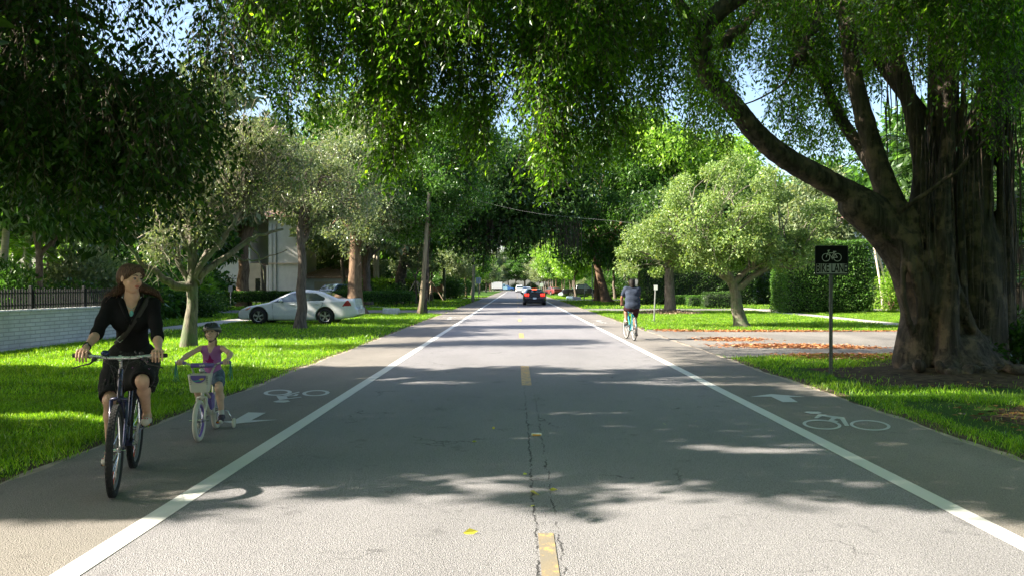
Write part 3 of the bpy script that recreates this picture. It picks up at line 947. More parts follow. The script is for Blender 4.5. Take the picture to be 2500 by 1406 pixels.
    def br(pts, r0, r1, n=8):
        P = np.array([q(*p) for p in pts]); t = np.linspace(0, 1, len(P)); t2 = np.linspace(0, 1, len(P) * 3)
        P = np.stack([np.interp(t2, t, P[:, i]) for i in range(3)], 1)
        P[1:-1] += rng.normal(size=(len(P) - 2, 3)) * r1 * .6
        mb.tube(P, np.linspace(r0, r1, len(P)), n)
    br([(1725, 120, -.8), (1690, 60, -1), (1640, -20, -1.5), (1500, -120, -2)], .11, .06)
    br([(1770, 110, -.6), (1840, 40, .2), (1900, -60, 1)], .10, .06)
    br([(1800, -20, -.9), (1500, -110, -1.5), (1200, -90, -2), (900, -60, -2.5), (700, -30, -3)], .12, .04)
    br([(1500, -110, -1.5), (1330, 0, -2), (1200, 55, -2.5), (1160, 90, -2.7)], .06, .02)
    br([(1950, 150, .5), (1990, 60, 1), (1980, -60, 1.5)], .13, .10)
    br([(2150, 480, .3), (2040, 250, 1.2), (1960, 120, 1.6), (1940, -60, 1.6)], .12, .10)
    br([(2190, 520, -.4), (2330, 420, -1), (2420, 330, -1.3)], .05, .025)
    br([(1945, 135, .6), (1920, 200, .5), (1870, 235, .4), (1800, 262, .3)], .03, .012, 6)
    br([(2260, 300, .5), (1900, -150, 3), (1300, -200, 4), (900, -150, 4)], .16, .06)
    mb.build('branches', B_dark, root, smooth='all')
    # leaves: hanging curtains. (x0,x1, ytop, ybottom0, ybottom1, Y0, Y1, strands)
    Z = [(575, 740, -260, 120, 320, 12, 19, 190), (700, 900, -260, 220, 345, 11, 19, 300), (880, 1010, -200, 300, 505, 11, 16, 170), (930, 985, 200, 380, 500, 13, 14.5, 46),
         (1000, 1130, -260, 170, 400, 11, 18, 230), (1120, 1200, -200, 250, 460, 11, 16, 80), (1150, 1185, 250, 380, 462, 13, 14, 16),
         (1205, 1300, 60, 160, 380, 12, 15, 22), (1235, 1290, 160, 290, 385, 12.5, 14, 22), (1315, 1420, -200, 180, 330, 11, 17, 170), (1320, 1430, 120, 330, 525, 12, 14.5, 80),
         (1400, 1560, -250, 250, 430, 11, 17, 300), (1420, 1500, 200, 380, 450, 12, 14.5, 40), (1540, 1650, -250, 180, 320, 11, 17, 150), (1590, 1640, 150, 250, 330, 13, 14, 14),
         (1680, 1790, 60, 220, 405, 16, 19, 70), (1690, 1770, 250, 330, 405, 14, 16, 34), (1640, 1900, -250, 60, 230, 16.5, 20, 330), (1850, 2050, -250, 120, 300, 16.5, 21, 330), (1880, 1960, 100, 280, 400, 15.5, 18, 40),
         (1990, 2140, 100, 300, 440, 16.5, 21, 130), (2050, 2500, -250, 60, 330, 16.5, 22, 800), (2120, 2500, -60, 160, 350, 13.0, 15.2, 480), (2380, 2500, 100, 260, 520, 14, 19, 130)]
    tops, lens = [], []
    for x0, x1, yt, yb0, yb1, Y0, Y1, n in Z:
        for i in range(int(n * .17) + 1):                # lobes of hanging twigs
            px = x0 + (x1 - x0) * rng.random(); Y = Y0 + (Y1 - Y0) * rng.random()
            u = abs(2 * (px - x0) / (x1 - x0) - 1)
            yb = yb0 + (yb1 - yb0) * (rng.random() ** .8) * (1 - .55 * u ** 2)
            b = at(px, yb - (yb - yt) * rng.random() ** 1.2, Y)
            R_ = .18 + .3 * rng.random(); H_ = .8 + 1.3 * rng.random()
            for j in range(int(6 + 26 * R_ + 4 * H_)):
                a = rng.random() * 2 * PI; q_ = R_ * math.sqrt(rng.random())
                ln = (.35 + .65 * H_ * rng.random()) * (1 - .5 * q_ / R_)
                tops.append((b.x - bx + q_ * math.cos(a), b.y - by + q_ * math.sin(a), b.z + ln + .9 * q_ + .75 * H_ * rng.random())); lens.append(ln)
    for tx, ty, Y in ((945, 505, 13), (972, 468, 13), (955, 455, 13.2), (962, 490, 13.1), (955, 425, 13.3), (1000, 375, 13), (925, 365, 13.5), (1020, 330, 13.5), (1165, 462, 12.5), (1160, 395, 12.7), (1182, 345, 12.8), (1110, 330, 13), (1100, 380, 13.6),
                      (1315, 498, 12.0), (1340, 525, 11.8), (1385, 480, 12.0), (1370, 430, 12.2), (1350, 455, 11.9), (1325, 440, 12.1), (1420, 415, 12.2), (1460, 445, 12.4), (1485, 455, 12.3), (1505, 410, 12.5),
                      (1545, 425, 13.5), (1605, 330, 13.5), (1570, 350, 14), (1700, 398, 16.6), (1728, 392, 16.8), (1770, 400, 17), (720, 330, 13.5), (700, 345, 14), (760, 300, 13.4), (800, 350, 14), (840, 310, 13.2), (880, 345, 14),
                      (640, 255, 14), (600, 225, 14), (665, 300, 15), (1910, 400, 16.5), (1942, 380, 16.5), (1962, 392, 17), (2000, 420, 17.5), (2040, 430, 17.5), (1060, 360, 14), (780, 345, 15)):
        zt_ = (HY + 120 - ty) / FPX
        y_ = ty; q_ = 0
        while y_ > 60:                                   # a drape: lobes one above the other, widening upward
            b = at(tx + rng.normal() * (6 + 14 * q_), y_, Y + rng.normal() * .25 * (q_ + .3))
            R_ = min(.50, .17 + .11 * q_)
            for j in range(int(9 + 46 * R_)):
                a = rng.random() * 2 * PI; w_ = R_ * math.sqrt(rng.random()); ln = .35 + .5 * rng.random()
                tops.append((b.x - bx + w_ * math.cos(a), b.y - by + w_ * math.sin(a), b.z + ln + 1.1 * w_ + .25 * rng.random())); lens.append(ln)
            y_ -= (.42 + .25 * rng.random()) * FPX / Y; q_ += 1
    tp = np.array(tops); ln_ = np.array(lens)
    mid = tp - np.stack([0 * ln_, 0 * ln_, ln_ * .5], 1) + [bx, by, 0]
    gx_, gy_ = shadow_hit(mid)
    kp = lit_mask(mid, rng) | (rng.random(len(mid)) < .12) | (gx_ > 2.0)
    X_ = mid[:, 0]
    kp &= ~((gx_ > 4.4) & (gx_ < 7.4) & (gy_ > 12.0) & (gy_ < 13.3) & (X_ < .1) & (rng.random(len(mid)) < .96))
    kp &= ~((gx_ > 2.3) & (gx_ < 4.7) & (gy_ > 13.2) & (gy_ < 14.6) & (X_ < -2.75) & (rng.random(len(mid)) < .96))
    P, A, T = strands(rng, tp[kp], ln_[kp], .033, wander=.35)
    W0 = np.array([bx, by, 0])
    Lf = .052 + .07 * rng.random(len(P)) ** 1.4
    leaf_obj('crown', P, A, Lf, Lf * .42, rng, L_fig, root)
    twig_obj('twigs', T, .006, M_twig, root)
    # unseen leaves above and behind the camera, added to block skylight
    n = 95000
    P = np.stack([-14 + 22 * rng.random(n), -32 + 40 * rng.random(n), 6.2 + 5.5 * rng.random(n) ** 1.3], 1)
    low = (P[:, 1] < -19) | (P[:, 0] > 1.5); P[low, 2] -= 4.0 * rng.random(low.sum())
    kp = lit_mask(P + W0, rng); P = P[kp]
    m_ = at(1250, -60, 1); kk = ((P[:, 2] - CAM_H) > .41 * (P[:, 1] + by)) | (np.abs(P[:, 0] + bx) > .66 * (P[:, 1] + by) + 1)
    P = P[kk]
    Lf = .22 + .14 * rng.random(len(P))
    leaf_obj('unseen_shade_crown', P, rng.normal(size=P.shape) + [0, 0, -.5], Lf, Lf * .5, rng, L_fig, root)
    # straight hanging roots and dead fronds in the right part
    T = []
    for i in range(80):
        px = 2150 + 350 * rng.random(); Y = by - 1.4 + 3.0 * rng.random(); y0 = -40 + 330 * rng.random() ** 1.3
        ln = 60 + 190 * rng.random()
        a, b = at(px, y0, Y), at(px + 5 * rng.normal(), y0 + ln, Y)
        T.append(limb_path(rng, (a.x - bx, a.y - by, a.z), (b.x - bx, b.y - by, b.z), 5, .05))
    for i in range(60):
        px = 2230 + 250 * rng.random(); Y = by - .8 + 1.4 * rng.random()
        a, b = at(px, 250 + 150 * rng.random(), Y), at(px + 8 * rng.normal(), 600 + 250 * rng.random(), Y)
        T.append(limb_path(rng, (a.x - bx, a.y - by, a.z), (b.x - bx, b.y - by, b.z), 6, .06))
    twig_obj('hanging_roots', T, .016, B_dark, root)
banyan()

def left_fig():
    rng = np.random.default_rng(21)
    bx, by = -11.5, 9.6
    root = empty('fig_tree', (bx, by, 0), 0, 'big dark fig whose low drooping foliage and limbs fill the upper left of the view', 'tree')
    mb = MB()
    mb.tube(limb_path(rng, (0, 0, -.2), (.4, .3, 4.0), 8, .12), np.linspace(.75, .45, 8), 16)
    def rel(px, py, Y): v = at(px, py, Y); return (v.x - bx, v.y - by, v.z)
    mb.tube(limb_path(rng, (.4, .3, 3.6), rel(0, 25, 11), 6, .1), np.linspace(.3, .13, 6), 10)
    mb.tube(np.array([rel(0, 25, 11), rel(60, 28, 11), rel(110, 20, 11), rel(200, 38, 11.2), rel(260, 62, 11.5)]), [.13, .12, .10, .06, .02], 8)
    mb.tube(np.array([rel(0, 12, 11), rel(40, 8, 11), rel(75, 0, 11), rel(100, -40, 11)]), [.1, .08, .06, .05], 8)
    mb.tube(limb_path(rng, (.4, .3, 3.2), rel(0, 58, 10.5), 6, .1), np.linspace(.25, .08, 6), 10)
    mb.tube(np.array([rel(0, 58, 10.5), rel(50, 70, 10.5), rel(110, 66, 10.6), rel(175, 72, 10.7), rel(230, 95, 10.9)]), [.08, .065, .05, .04, .015], 8)
    for i in range(9):
        a = rng.random() * 2 * PI
        mb.tube(limb_path(rng, (.4, .3, 3.7), (5 * math.cos(a), 5 * math.sin(a), 7.5 + 2 * rng.random()), 6, .25), np.linspace(.28, .07, 6), 8)
    mb.build('trunk', B_dark, root, smooth='all')
    Z = [(-60, 200, -120, 60, 330, 9, 13.5, 380), (-60, 210, 200, 330, 575, 9, 13, 560), (150, 330, -100, 50, 200, 9.5, 14, 60), (180, 400, 320, 380, 480, 9.5, 13.5, 400),
         (200, 425, 330, 440, 610, 9.5, 12.5, 330), (310, 425, 430, 500, 618, 9.8, 11.5, 70), (60, 260, 400, 470, 585, 10, 12.5, 160), (320, 520, -100, 60, 330, 10, 15, 90), (400, 500, 320, 360, 520, 10.5, 14, 150), (480, 620, -100, 90, 260, 11, 16, 80),
         (500, 610, 180, 240, 320, 12, 15, 60), (380, 420, 450, 520, 620, 10.5, 11.5, 22), (600, 690, -120, 60, 170, 12, 16, 60), (480, 560, 150, 250, 340, 12, 14, 40)]
    tops, lens = [], []
    for x0, x1, yt, yb0, yb1, Y0, Y1, n in Z:
        for i in range(n):
            px = x0 + (x1 - x0) * rng.random(); Y = Y0 + (Y1 - Y0) * rng.random()
            yb = yb0 + (yb1 - yb0) * rng.random()
            ln = .35 + .8 * rng.random()
            b = at(px, yb - (yb - yt) * rng.random(), Y)
            tops.append((b.x - bx, b.y - by, b.z + ln)); lens.append(ln)
    P, A, T = strands(rng, tops, lens, .045, wander=.6)
    W0 = np.array([bx, by, 0])
    kp = lit_mask(P + W0, rng) | (rng.random(len(P)) < .25)
    P, A = P[kp], A[kp]
    Lf = .07 + .055 * rng.random(len(P))
    leaf_obj('crown', P, A, Lf, Lf * .5, rng, L_dark, root)
    twig_obj('twigs', T, .007, M_twig, root)
    # unseen rest of the crown, spread behind the camera to block skylight
    n = 95000
    P = np.stack([-9 + 15.5 * rng.random(n), -28 + 37.5 * rng.random(n), 3.0 + 8.4 * rng.random(n)], 1)
    low = P[:, 1] < -14; P[low, 2] -= 2.5 * rng.random(low.sum())
    n = 75000                                            # unseen dense side, leaves placed where their shade lands on road and verge
    gx = -13 + 19 * rng.random(n); gy = 5.2 + 11.2 * rng.random(n); z = 3.4 + 8 * rng.random(n)
    P = np.vstack([P, np.stack([gx - z * COT * SUN_DIR.x - bx, gy - z * COT * SUN_DIR.y - by, z], 1)])
    w = P + W0
    kp = lit_mask(w, rng)
    inv = (w[:, 1] > 1) & (np.abs(w[:, 0]) < w[:, 1] * .64) & ((w[:, 2] - CAM_H) < w[:, 1] * .41)
    kp &= ~inv
    g = shadow_hit(w); kp &= (g[1] > 5.6) | (g[1] < 2.2)
    P = P[kp]
    Lf = .17 + .12 * rng.random(len(P))
    leaf_obj('unseen_shade_crown', P, rng.normal(size=P.shape) + [0, 0, -.5], Lf, Lf * .5, rng, L_dark, root)
left_fig()
def rad(px, Y): return px * Y / FPX
def C(px, py, Y, rx, ry, rd=None):
    """Crown lobe: centre seen at a pixel, radii given in pixels at that distance."""
    v = at(px, py, Y); a = rad(rx, Y); b = rad(ry, Y)
    return ((v.x, v.y, v.z), (a, (rd if rd else a * .9), b))

# mossy oak in the left foreground
g = G(458, 850)
def limbs(mb, rng):
    def q(px, py, Y): v = at(px, py, Y); return (v.x - g.x, v.y - g.y, v.z)
    def w(pts, r0, r1, n=8):
        P = np.array([q(*p) for p in pts]); t = np.linspace(0, 1, len(P)); t2 = np.linspace(0, 1, len(P) * 3)
        P = np.stack([np.interp(t2, t, P[:, i]) for i in range(3)], 1); P[1:-1] += rng.normal(size=(len(P) - 2, 3)) * .02
        mb.tube(P, np.linspace(r0, r1, len(P)), n)
    w([(468, 700, 21.2), (425, 695, 21), (395, 680, 20.8), (372, 660, 20.6), (340, 640, 20.4), (310, 600, 20.2)], .13, .03)
    w([(478, 690, 21.2), (500, 665, 21.3), (540, 635, 21.5), (600, 590, 22), (640, 570, 22.2), (690, 560, 22.6)], .12, .03)
    w([(468, 690, 21.2), (470, 600, 21.2), (462, 500, 21.4), (480, 420, 21.6), (540, 350, 22)], .13, .03)
    w([(466, 640, 21.2), (440, 560, 21), (430, 500, 21), (440, 430, 20.8)], .07, .02)
    w([(470, 560, 21.2), (520, 490, 21.4), (590, 440, 21.8), (640, 390, 22), (690, 345, 22.2)], .08, .015)
    w([(475, 610, 21.2), (530, 540, 21.5), (580, 510, 21.8), (630, 500, 22), (700, 440, 22.5)], .07, .015)
    w([(600, 590, 22), (625, 620, 22), (640, 650, 22), (645, 690, 22)], .03, .01, 6)
    w([(560, 620, 21.6), (600, 640, 21.6), (650, 630, 21.8), (700, 610, 22)], .03, .01, 6)
    w([(395, 680, 20.8), (370, 690, 20.5), (345, 660, 20.3)], .03, .01, 6)
tree('mossy_tree', 'leaning pale mossy trunk with low bare branches, foremost tree on the left lawn', (g.x, g.y, 0), (at(470, 690, 21.2).x, 21.2, at(470, 690, 21.2).z), .19,
     [C(520, 400, 21.8, 140, 140), C(650, 400, 22.3, 120, 100), C(450, 520, 21, 80, 90), C(370, 600, 20.4, 60, 50)],
     .08, L_olive, B_moss, 31, nclump=110, nleaf=19000, clump_r=.5, extra=limbs, twigs=800, twig_mat=plain('pale_twig', (.36, .31, .24), .8), twig_len=1.3, flare=1.3, shell=.3,
     trunk_pts=[(g.x, g.y, -.1), tuple(at(462, 800, 21.2)), tuple(at(468, 750, 21.2)), tuple(at(470, 690, 21.2))])

def simple(px, py, trw, cr, leaf, ml, mb_, label, seed, toppy, name='street_tree', topx=None, group=None, **kw):
    b = G(px, py); t = at(topx or px, toppy, b.y)
    kw.setdefault('nclump', 60); kw.setdefault('nleaf', 14000)
    return tree(name, label, (b.x, b.y, 0), tuple(t), rad(trw, b.y) / 2, cr(b.y), leaf, ml, mb_, seed, group, **kw)

simple(732, 802, 28, lambda Y: [C(730, 420, Y, 120, 120), C(820, 480, Y, 110, 110), C(660, 470, Y, 80, 70)], .10, L_olive, B_grey,
       'slim straight grey trunk standing in front of the white sedan', 32, 560, nclump=90, nleaf=16000, clump_r=.65, shell=.3, twigs=420, twig_mat=plain('pale_twig', (.36, .31, .24), .8))
simple(868, 768, 40, lambda Y: [C(850, 430, Y, 90, 110), C(905, 520, Y, 80, 90), C(840, 580, Y, 60, 50)], .17, L_olive, B_red,
       'pale trunk with flared surface roots just behind the sedan', 33, 570, nclump=60, nleaf=11000, clump_r=.9, flare=2.0, shell=.3, twigs=260, twig_mat=plain('pale_twig', (.36, .31, .24), .8))
simple(893, 745, 20, lambda Y: [C(905, 300, Y, 110, 130), C(830, 330, Y, 110, 80)], .3, L_olive, B_red, 'dark slender trunk behind the rooted tree, right of the sedan', 34, 600, nleaf=6500, clump_r=1.6)
simple(592, 748, 34, lambda Y: [C(560, 470, Y, 120, 120), C(650, 380, Y, 120, 90)], .26, L_olive, B_red, 'thick brown trunk in front of the clipped hedge and white house', 35, 590, nleaf=15000, clump_r=1.3, nclump=70)
simple(1030, 766, 20, lambda Y: [C(1060, 400, Y, 110, 130), C(1010, 530, Y, 90, 60), C(1130, 470, Y, 70, 90), C(1100, 300, Y, 80, 70), C(1160, 320, Y, 60, 90)], .18, L_green, B_dark,
       'tall rich green fig with hanging roots behind the leaning utility pole', 36, 560, 'fig_tree', topx=1045, nclump=130, nleaf=42000, clump_r=1.1)
# dark banyan reaching across the road
Yb = 74.0
bb = tree('banyan_tree', 'dark banyan spanning the far road with a fringe of hanging roots', (-10.5, Yb, 0), (-9.5, Yb, 8), .5,
     [C(1130, 500, Yb, 100, 110, 6), C(1230, 480, Yb, 120, 80, 6), C(1340, 490, Yb, 90, 80, 6), C(1290, 400, Yb, 110, 60, 6), C(1180, 400, Yb, 90, 70, 6), C(1400, 440, Yb, 60, 80, 5), C(1150, 585, Yb, 60, 35, 4), C(1290, 555, Yb, 130, 28, 4), C(1220, 550, Yb, 80, 40, 4)],
     .38, L_dark, B_dark, 37, nclump=210, nleaf=52000, flare=1.2, clump_r=1.8, shell=.2)
rng = np.random.default_rng(8); T = []
for i in range(230):
    px = 1140 + 280 * rng.random(); Y = Yb - 3 + 6 * rng.random(); a = at(px, 535, Y)
    yb = 600 + 42 * rng.random() - 30 * math.exp(-((px - 1290) / 50) ** 2)
    if rng.random() < .06: yb += 50 * rng.random()
    b = at(px + rng.normal() * 2, yb, Y)
    T.append(limb_path(rng, (a.x + 10.5, a.y - Yb, a.z), (b.x + 10.5, b.y - Yb, b.z), 4, .05))
twig_obj('hanging_roots', T, .06, B_dark, bb)

# right side
simple(1810, 797, 36, lambda Y: [C(1770, 500, Y, 160, 110, 2.6), C(1660, 580, Y, 120, 70, 2.2), C(1890, 560, Y, 120, 100, 2.4), C(1560, 640, Y, 60, 45, 1.4), C(1780, 610, Y, 170, 60, 2.4), C(1950, 620, Y, 70, 55, 1.6)], .115, L_pale, B_moss,
       'low spreading pale green tree with a short bent trunk beside the driveway', 41, 690, 'spreading_tree', topx=1790, nclump=190, nleaf=62000, clump_r=.48, shell=.55, flare=1.7, twigs=350)
simple(1633, 765, 30, lambda Y: [C(1640, 560, Y, 110, 90)], .24, L_dark, B_grey, 'straight dark trunk in a ring of mulch behind the rear cyclist', 42, 640, nleaf=8000, clump_r=1.2)
simple(1482, 737, 24, lambda Y: [C(1480, 450, Y, 110, 110, 7), C(1580, 470, Y, 110, 110, 7), C(1540, 340, Y, 100, 70, 6), C(1430, 560, Y, 70, 60, 5), C(1650, 400, Y, 90, 80, 6), C(1500, 600, Y, 80, 40, 5)], .36, L_green, B_red,
       'tall leafy green tree with a dark leaning trunk beyond the rear cyclist', 43, 640, 'tall_tree', topx=1455, nclump=190, nleaf=56000, clump_r=1.5, shell=.6)
simple(1456, 735, 16, lambda Y: [C(1440, 600, Y, 70, 40)], .4, L_green, B_red, 'short reddish trunk left of the leaning dark trunk', 44, 660, nleaf=5000, clump_r=1.5, nclump=30)
b = G(1625, 745)
simple(1720, 738, 14, lambda Y: [C(1640, 380, Y, 110, 60, 7), C(1720, 420, Y, 110, 90, 7), C(1590, 320, Y, 60, 40, 5)], .45, L_bright, B_grey, 'bright feathery tree rising behind the pale spreading tree', 45, 640, 'tall_tree', nclump=90, nleaf=22000, clump_r=2.0)
simple(1560, 728, 10, lambda Y: [C(1390, 390, Y, 70, 60, 6), C(1330, 390, Y, 50, 40, 5)], .5, L_green, B_grey, 'distant dark crown filling the gap right of the road', 46, 620, 'tall_tree', nclump=60, nleaf=12000, clump_r=2.4)

# rows along the far road: archetypes copied with parts
arch = []
for i, (ml, lf, n) in enumerate(((L_bright, .42, 9000), (L_olive, .38, 9000), (L_green, .42, 9000), (L_dark, .42, 9000))):
    r = tree('verge_tree', 'x', (0, 0, 0), (.2, .1, 3.4), .17, [((0, 0, 6.2), (3.6, 3.6, 3.2)), ((1.5, 1, 8.2), (2.4, 2.4, 2.0)), ((-2, -1, 5), (2.2, 2.2, 1.6))], lf, ml, (B_grey, B_grey, B_red, B_grey)[i], 60 + i,
             nclump=46, nleaf=n, clump_r=1.15)
    arch.append(r)
kinds = ('bright yellow-green', 'dusty olive', 'mid green', 'dark green')
rows = []   # x, y, scale, kind, side text
rr = np.random.default_rng(77)
for side in (-1, 1):
    y = 96
    k = 0
    while y < 285:
        y += (9 if side > 0 else 15) + 5 * rr.random()
        rows.append((side * (7.2 + 2.5 * rr.random()) + (0.2), y, .75 + (.45 if side > 0 else .15) * rr.random(), int(rr.choice([0, 1, 2, 0, 1])) if side > 0 else int(rr.choice([1, 2, 0, 1])), 'verge'))
for side in (-1, 1):                                     # behind the verge: garden trees
    for ring_, (x0, x1, y0, y1, n, s0) in enumerate(((17, 30, 84, 130, 12, 1.2), (14, 34, 130, 280, 16, 1.3), (30, 62, 70, 130, 12, 1.6))):
        for j in range(n):
            xx = x0 + (x1 - x0) * rr.random(); k_ = .58 if side < 0 and xx < 27 else 1
            rows.append((side * xx, y0 + (y1 - y0) * (j + rr.random()) / n, k_ * s0 * (.8 + .5 * rr.random()), int(rr.choice([0, 1, 2, 3, 3])), 'garden'))
for j in range(22):                                      # beyond the crossroad
    rows.append((-70 + 140 * (j + .5) / 22, 292 + 22 * rr.random(), 1.5 + .7 * rr.random(), int(rr.choice([1, 2, 3])), 'end'))
for j in range(17): rows.append((-44 + 88 * (j + .5) / 17, 288 + 3 * rr.random(), .8 + .25 * rr.random(), int(rr.choice([1, 2, 3])), 'end'))
used = [False] * 4
cnt = {}
def ordinal(n): return {1: 'first', 2: 'second', 3: 'third', 4: 'fourth', 5: 'fifth', 6: 'sixth', 7: 'seventh', 8: 'eighth', 9: 'ninth', 10: 'tenth', 11: 'eleventh', 12: 'twelfth', 13: 'thirteenth', 14: 'fourteenth', 15: 'fifteenth', 16: 'sixteenth', 17: 'seventeenth', 18: 'eighteenth', 19: 'nineteenth', 20: 'twentieth'}.get(n, '%dth' % n)
for x, y, s_, kd, where in sorted(rows, key=lambda r: r[1]):
    o = arch[kd] if not used[kd] else copy_tree(arch[kd])
    used[kd] = True
    o.location = (x, y, 0); o.rotation_euler = (0, 0, rr.random() * 6.28); o.scale = (s_, s_, s_ * (.9 + .25 * rr.random()))
    sd = 'left' if x < 0 else 'right'
    key = (where, sd, kd); cnt[key] = cnt.get(key, 0) + 1
    w = {'verge': f'on the {sd} verge', 'garden': f'in the {sd} gardens', 'end': f'beyond the crossroad, {sd} side'}[where]
    tag(o, f'{kinds[kd]} tree {w}, {ordinal(cnt[key])} nearest of that colour there', 'tree', {'verge': f'trees along the {sd} verge', 'garden': f'garden trees on the {sd}', 'end': 'trees beyond the crossroad'}[where])

# mass of garden trees closing the left side behind the wall and hedge
for i, (x, y, s_, kd, lab) in enumerate([(-19.5, 34, 1.0, 3, 'dark tree close behind the brick wall and picket fence'), (-25, 46, 1.0, 2, 'green tree behind the picket fence, left of the mossy trunk'), (-31, 56, 1.4, 3, 'tall dark tree at the far left behind the fence'),
                                          (-23.5, 60, .9, 3, 'dark rounded tree left of the white house'), (-27, 70, 1.3, 1, 'olive tree over the left end of the white house'), (-16.5, 79, 1.35, 1, 'dusty tree above the garage roof'),
                                          (-15.5, 27, .9, 3, 'dark tree at the far left edge above the picket fence'), (-22, 28, 1.1, 2, 'green tree deep behind the brick wall'), (-12.5, 92, 1.3, 2, 'green tree behind the staked saplings'), (-20, 100, 1.7, 0, 'bright tall tree behind the grey palm trunks'),
                                          (22, 62, 1.0, 1, 'pale tree behind the clipped ficus hedge'), (17.5, 74, 1.2, 3, 'dark tree over the low hedges on the right'), (27, 52, 1.3, 2, 'green tree right of the ficus hedge'), (24, 80, 1.1, 0, 'bright tall tree behind the spreading tree'),
                                          (19, 33, 1.0, 3, 'dark tree behind the banyan trunk'), (26, 38, 1.2, 2, 'green tree behind the banyan at the right edge'), (12.5, 104, 1.2, 3, 'dark tree behind the parked pickup'), (33, 64, 1.2, 1, 'olive tree over the white house on the right'),
 (-25, 63, 1.75, 1, 'tall olive tree rising behind the mossy tree'), (-17, 86, 2.1, 2, 'very tall green tree behind the garage'), (-33, 50, 1.9, 2, 'very tall green tree at the upper left behind the fig'), (-12.0, 68, 1.3, 1, 'tall dusty tree between the house and the leaning pole'), (-9.5, 88, 1.6, 2, 'tall green tree left of the pale pole'), (-22, 44, 1.05, 1, 'olive tree over the low hedge left end')]):
    o = copy_tree(arch[kd]); o.location = (x, y, 0); o.rotation_euler = (0, 0, i * 1.7); o.scale = (s_, s_, s_)
    tag(o, lab, 'tree', 'garden trees near the road')
# ------------------------------------------------------------------ walls, hedges, houses, signs, poles, palms
def brick_mat(name, c1, c2, mortar, scale=1.0):
    t = NT(name); p = t.obj()
    b = t.n('ShaderNodeTexBrick'); t.l(p, b.inputs['Vector'])
    b.inputs['Color1'].default_value = (*c1, 1); b.inputs['Color2'].default_value = (*c2, 1); b.inputs['Mortar'].default_value = (*mortar, 1)
    b.inputs['Scale'].default_value = scale; b.inputs['Mortar Size'].default_value = .012
    b.inputs['Brick Width'].default_value = .42; b.inputs['Row Height'].default_value = .105
    col = t.mix(t.ramp(t.noise(p, 1.6, 6, .75), [(.42, 0), (.70, .6)]), b.outputs[0], [c * .55 for c in c1])
    t.bsdf(col, .8, 0, .3, t.bump(t.math('ADD', t.math('MULTIPLY', b.outputs['Fac'], -1.0), t.math('MULTIPLY', t.noise(p, 40, 3), .2)), .9, .012))
    return t.mat
M_wbrick = brick_mat('white_painted_brick', (.62, .63, .62), (.54, .55, .54), (.36, .37, .36))
M_stucco = plain('white_stucco', (.72, .70, .70), .9, var=.07, scale=2, bump=.3)
M_beige = plain('beige_stucco', (.58, .48, .38), .9, var=.08, scale=2, bump=.3)
M_terra = plain('terracotta_render', (.48, .20, .11), .85, var=.15, scale=3)
M_tile = brick_mat('roof_tile', (.42, .25, .20), (.52, .36, .30), (.2, .12, .1), 1.0)
M_dkglass = plain('dark_window_glass', (.02, .024, .028), .08, spec=.8)
M_iron = plain('black_iron', (.012, .012, .013), .5)
M_galv = plain('galvanised_steel', (.30, .31, .31), .5, .7)
M_whitep = plain('white_sign_face', (.74, .76, .77), .45, var=.05)
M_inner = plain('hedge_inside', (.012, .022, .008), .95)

# brick wall with picket fence: along Y, local x runs along the wall
wr = empty('brick_wall', (-13.85, 10, 0), R(90), 'low white painted brick wall at the left edge under the black picket fence', 'wall')
def wallx(y): return -13.85 + (y - 10) * .065
ang = math.atan2(1, .065)
wr.rotation_euler = (0, 0, ang)
mb = MB(); mb.box((8.6, 0, .46), (17.2, .22, .92)); o = mb.build('wall', M_wbrick, wr)
# texture runs x,y of object: rotate mesh so bricks show upright
o.data.transform(Matrix.Rotation(R(-90), 4, 'X')); o.rotation_euler = (R(90), 0, 0)
mb = MB(); mb.rbox((8.6, 0, .953), (17.3, .30, .06), .012); mb.build('coping', M_wbrick, wr)
fr = empty('picket_fence', (-13.85, 10, .983), ang, 'black iron picket fence standing on the white brick wall', 'fence')
mb = MB()
for i in range(150):
    x = .1 + i * .115; mb.box((x, 0, .27), (.036, .03, .54 + .05 * math.sin(i * 2.3)))
mb.build('pickets', M_iron, fr)
mb = MB(); mb.box((8.6, .022, .12), (17.1, .016, .03)); mb.box((8.6, .022, .44), (17.1, .016, .03)); mb.build('rail', M_iron, fr)
for i in range(8):
    mb = MB(); mb.rbox((.05 + i * 2.44, .06, .31), (.08, .08, .62), .008); mb.build('post', M_iron, fr)

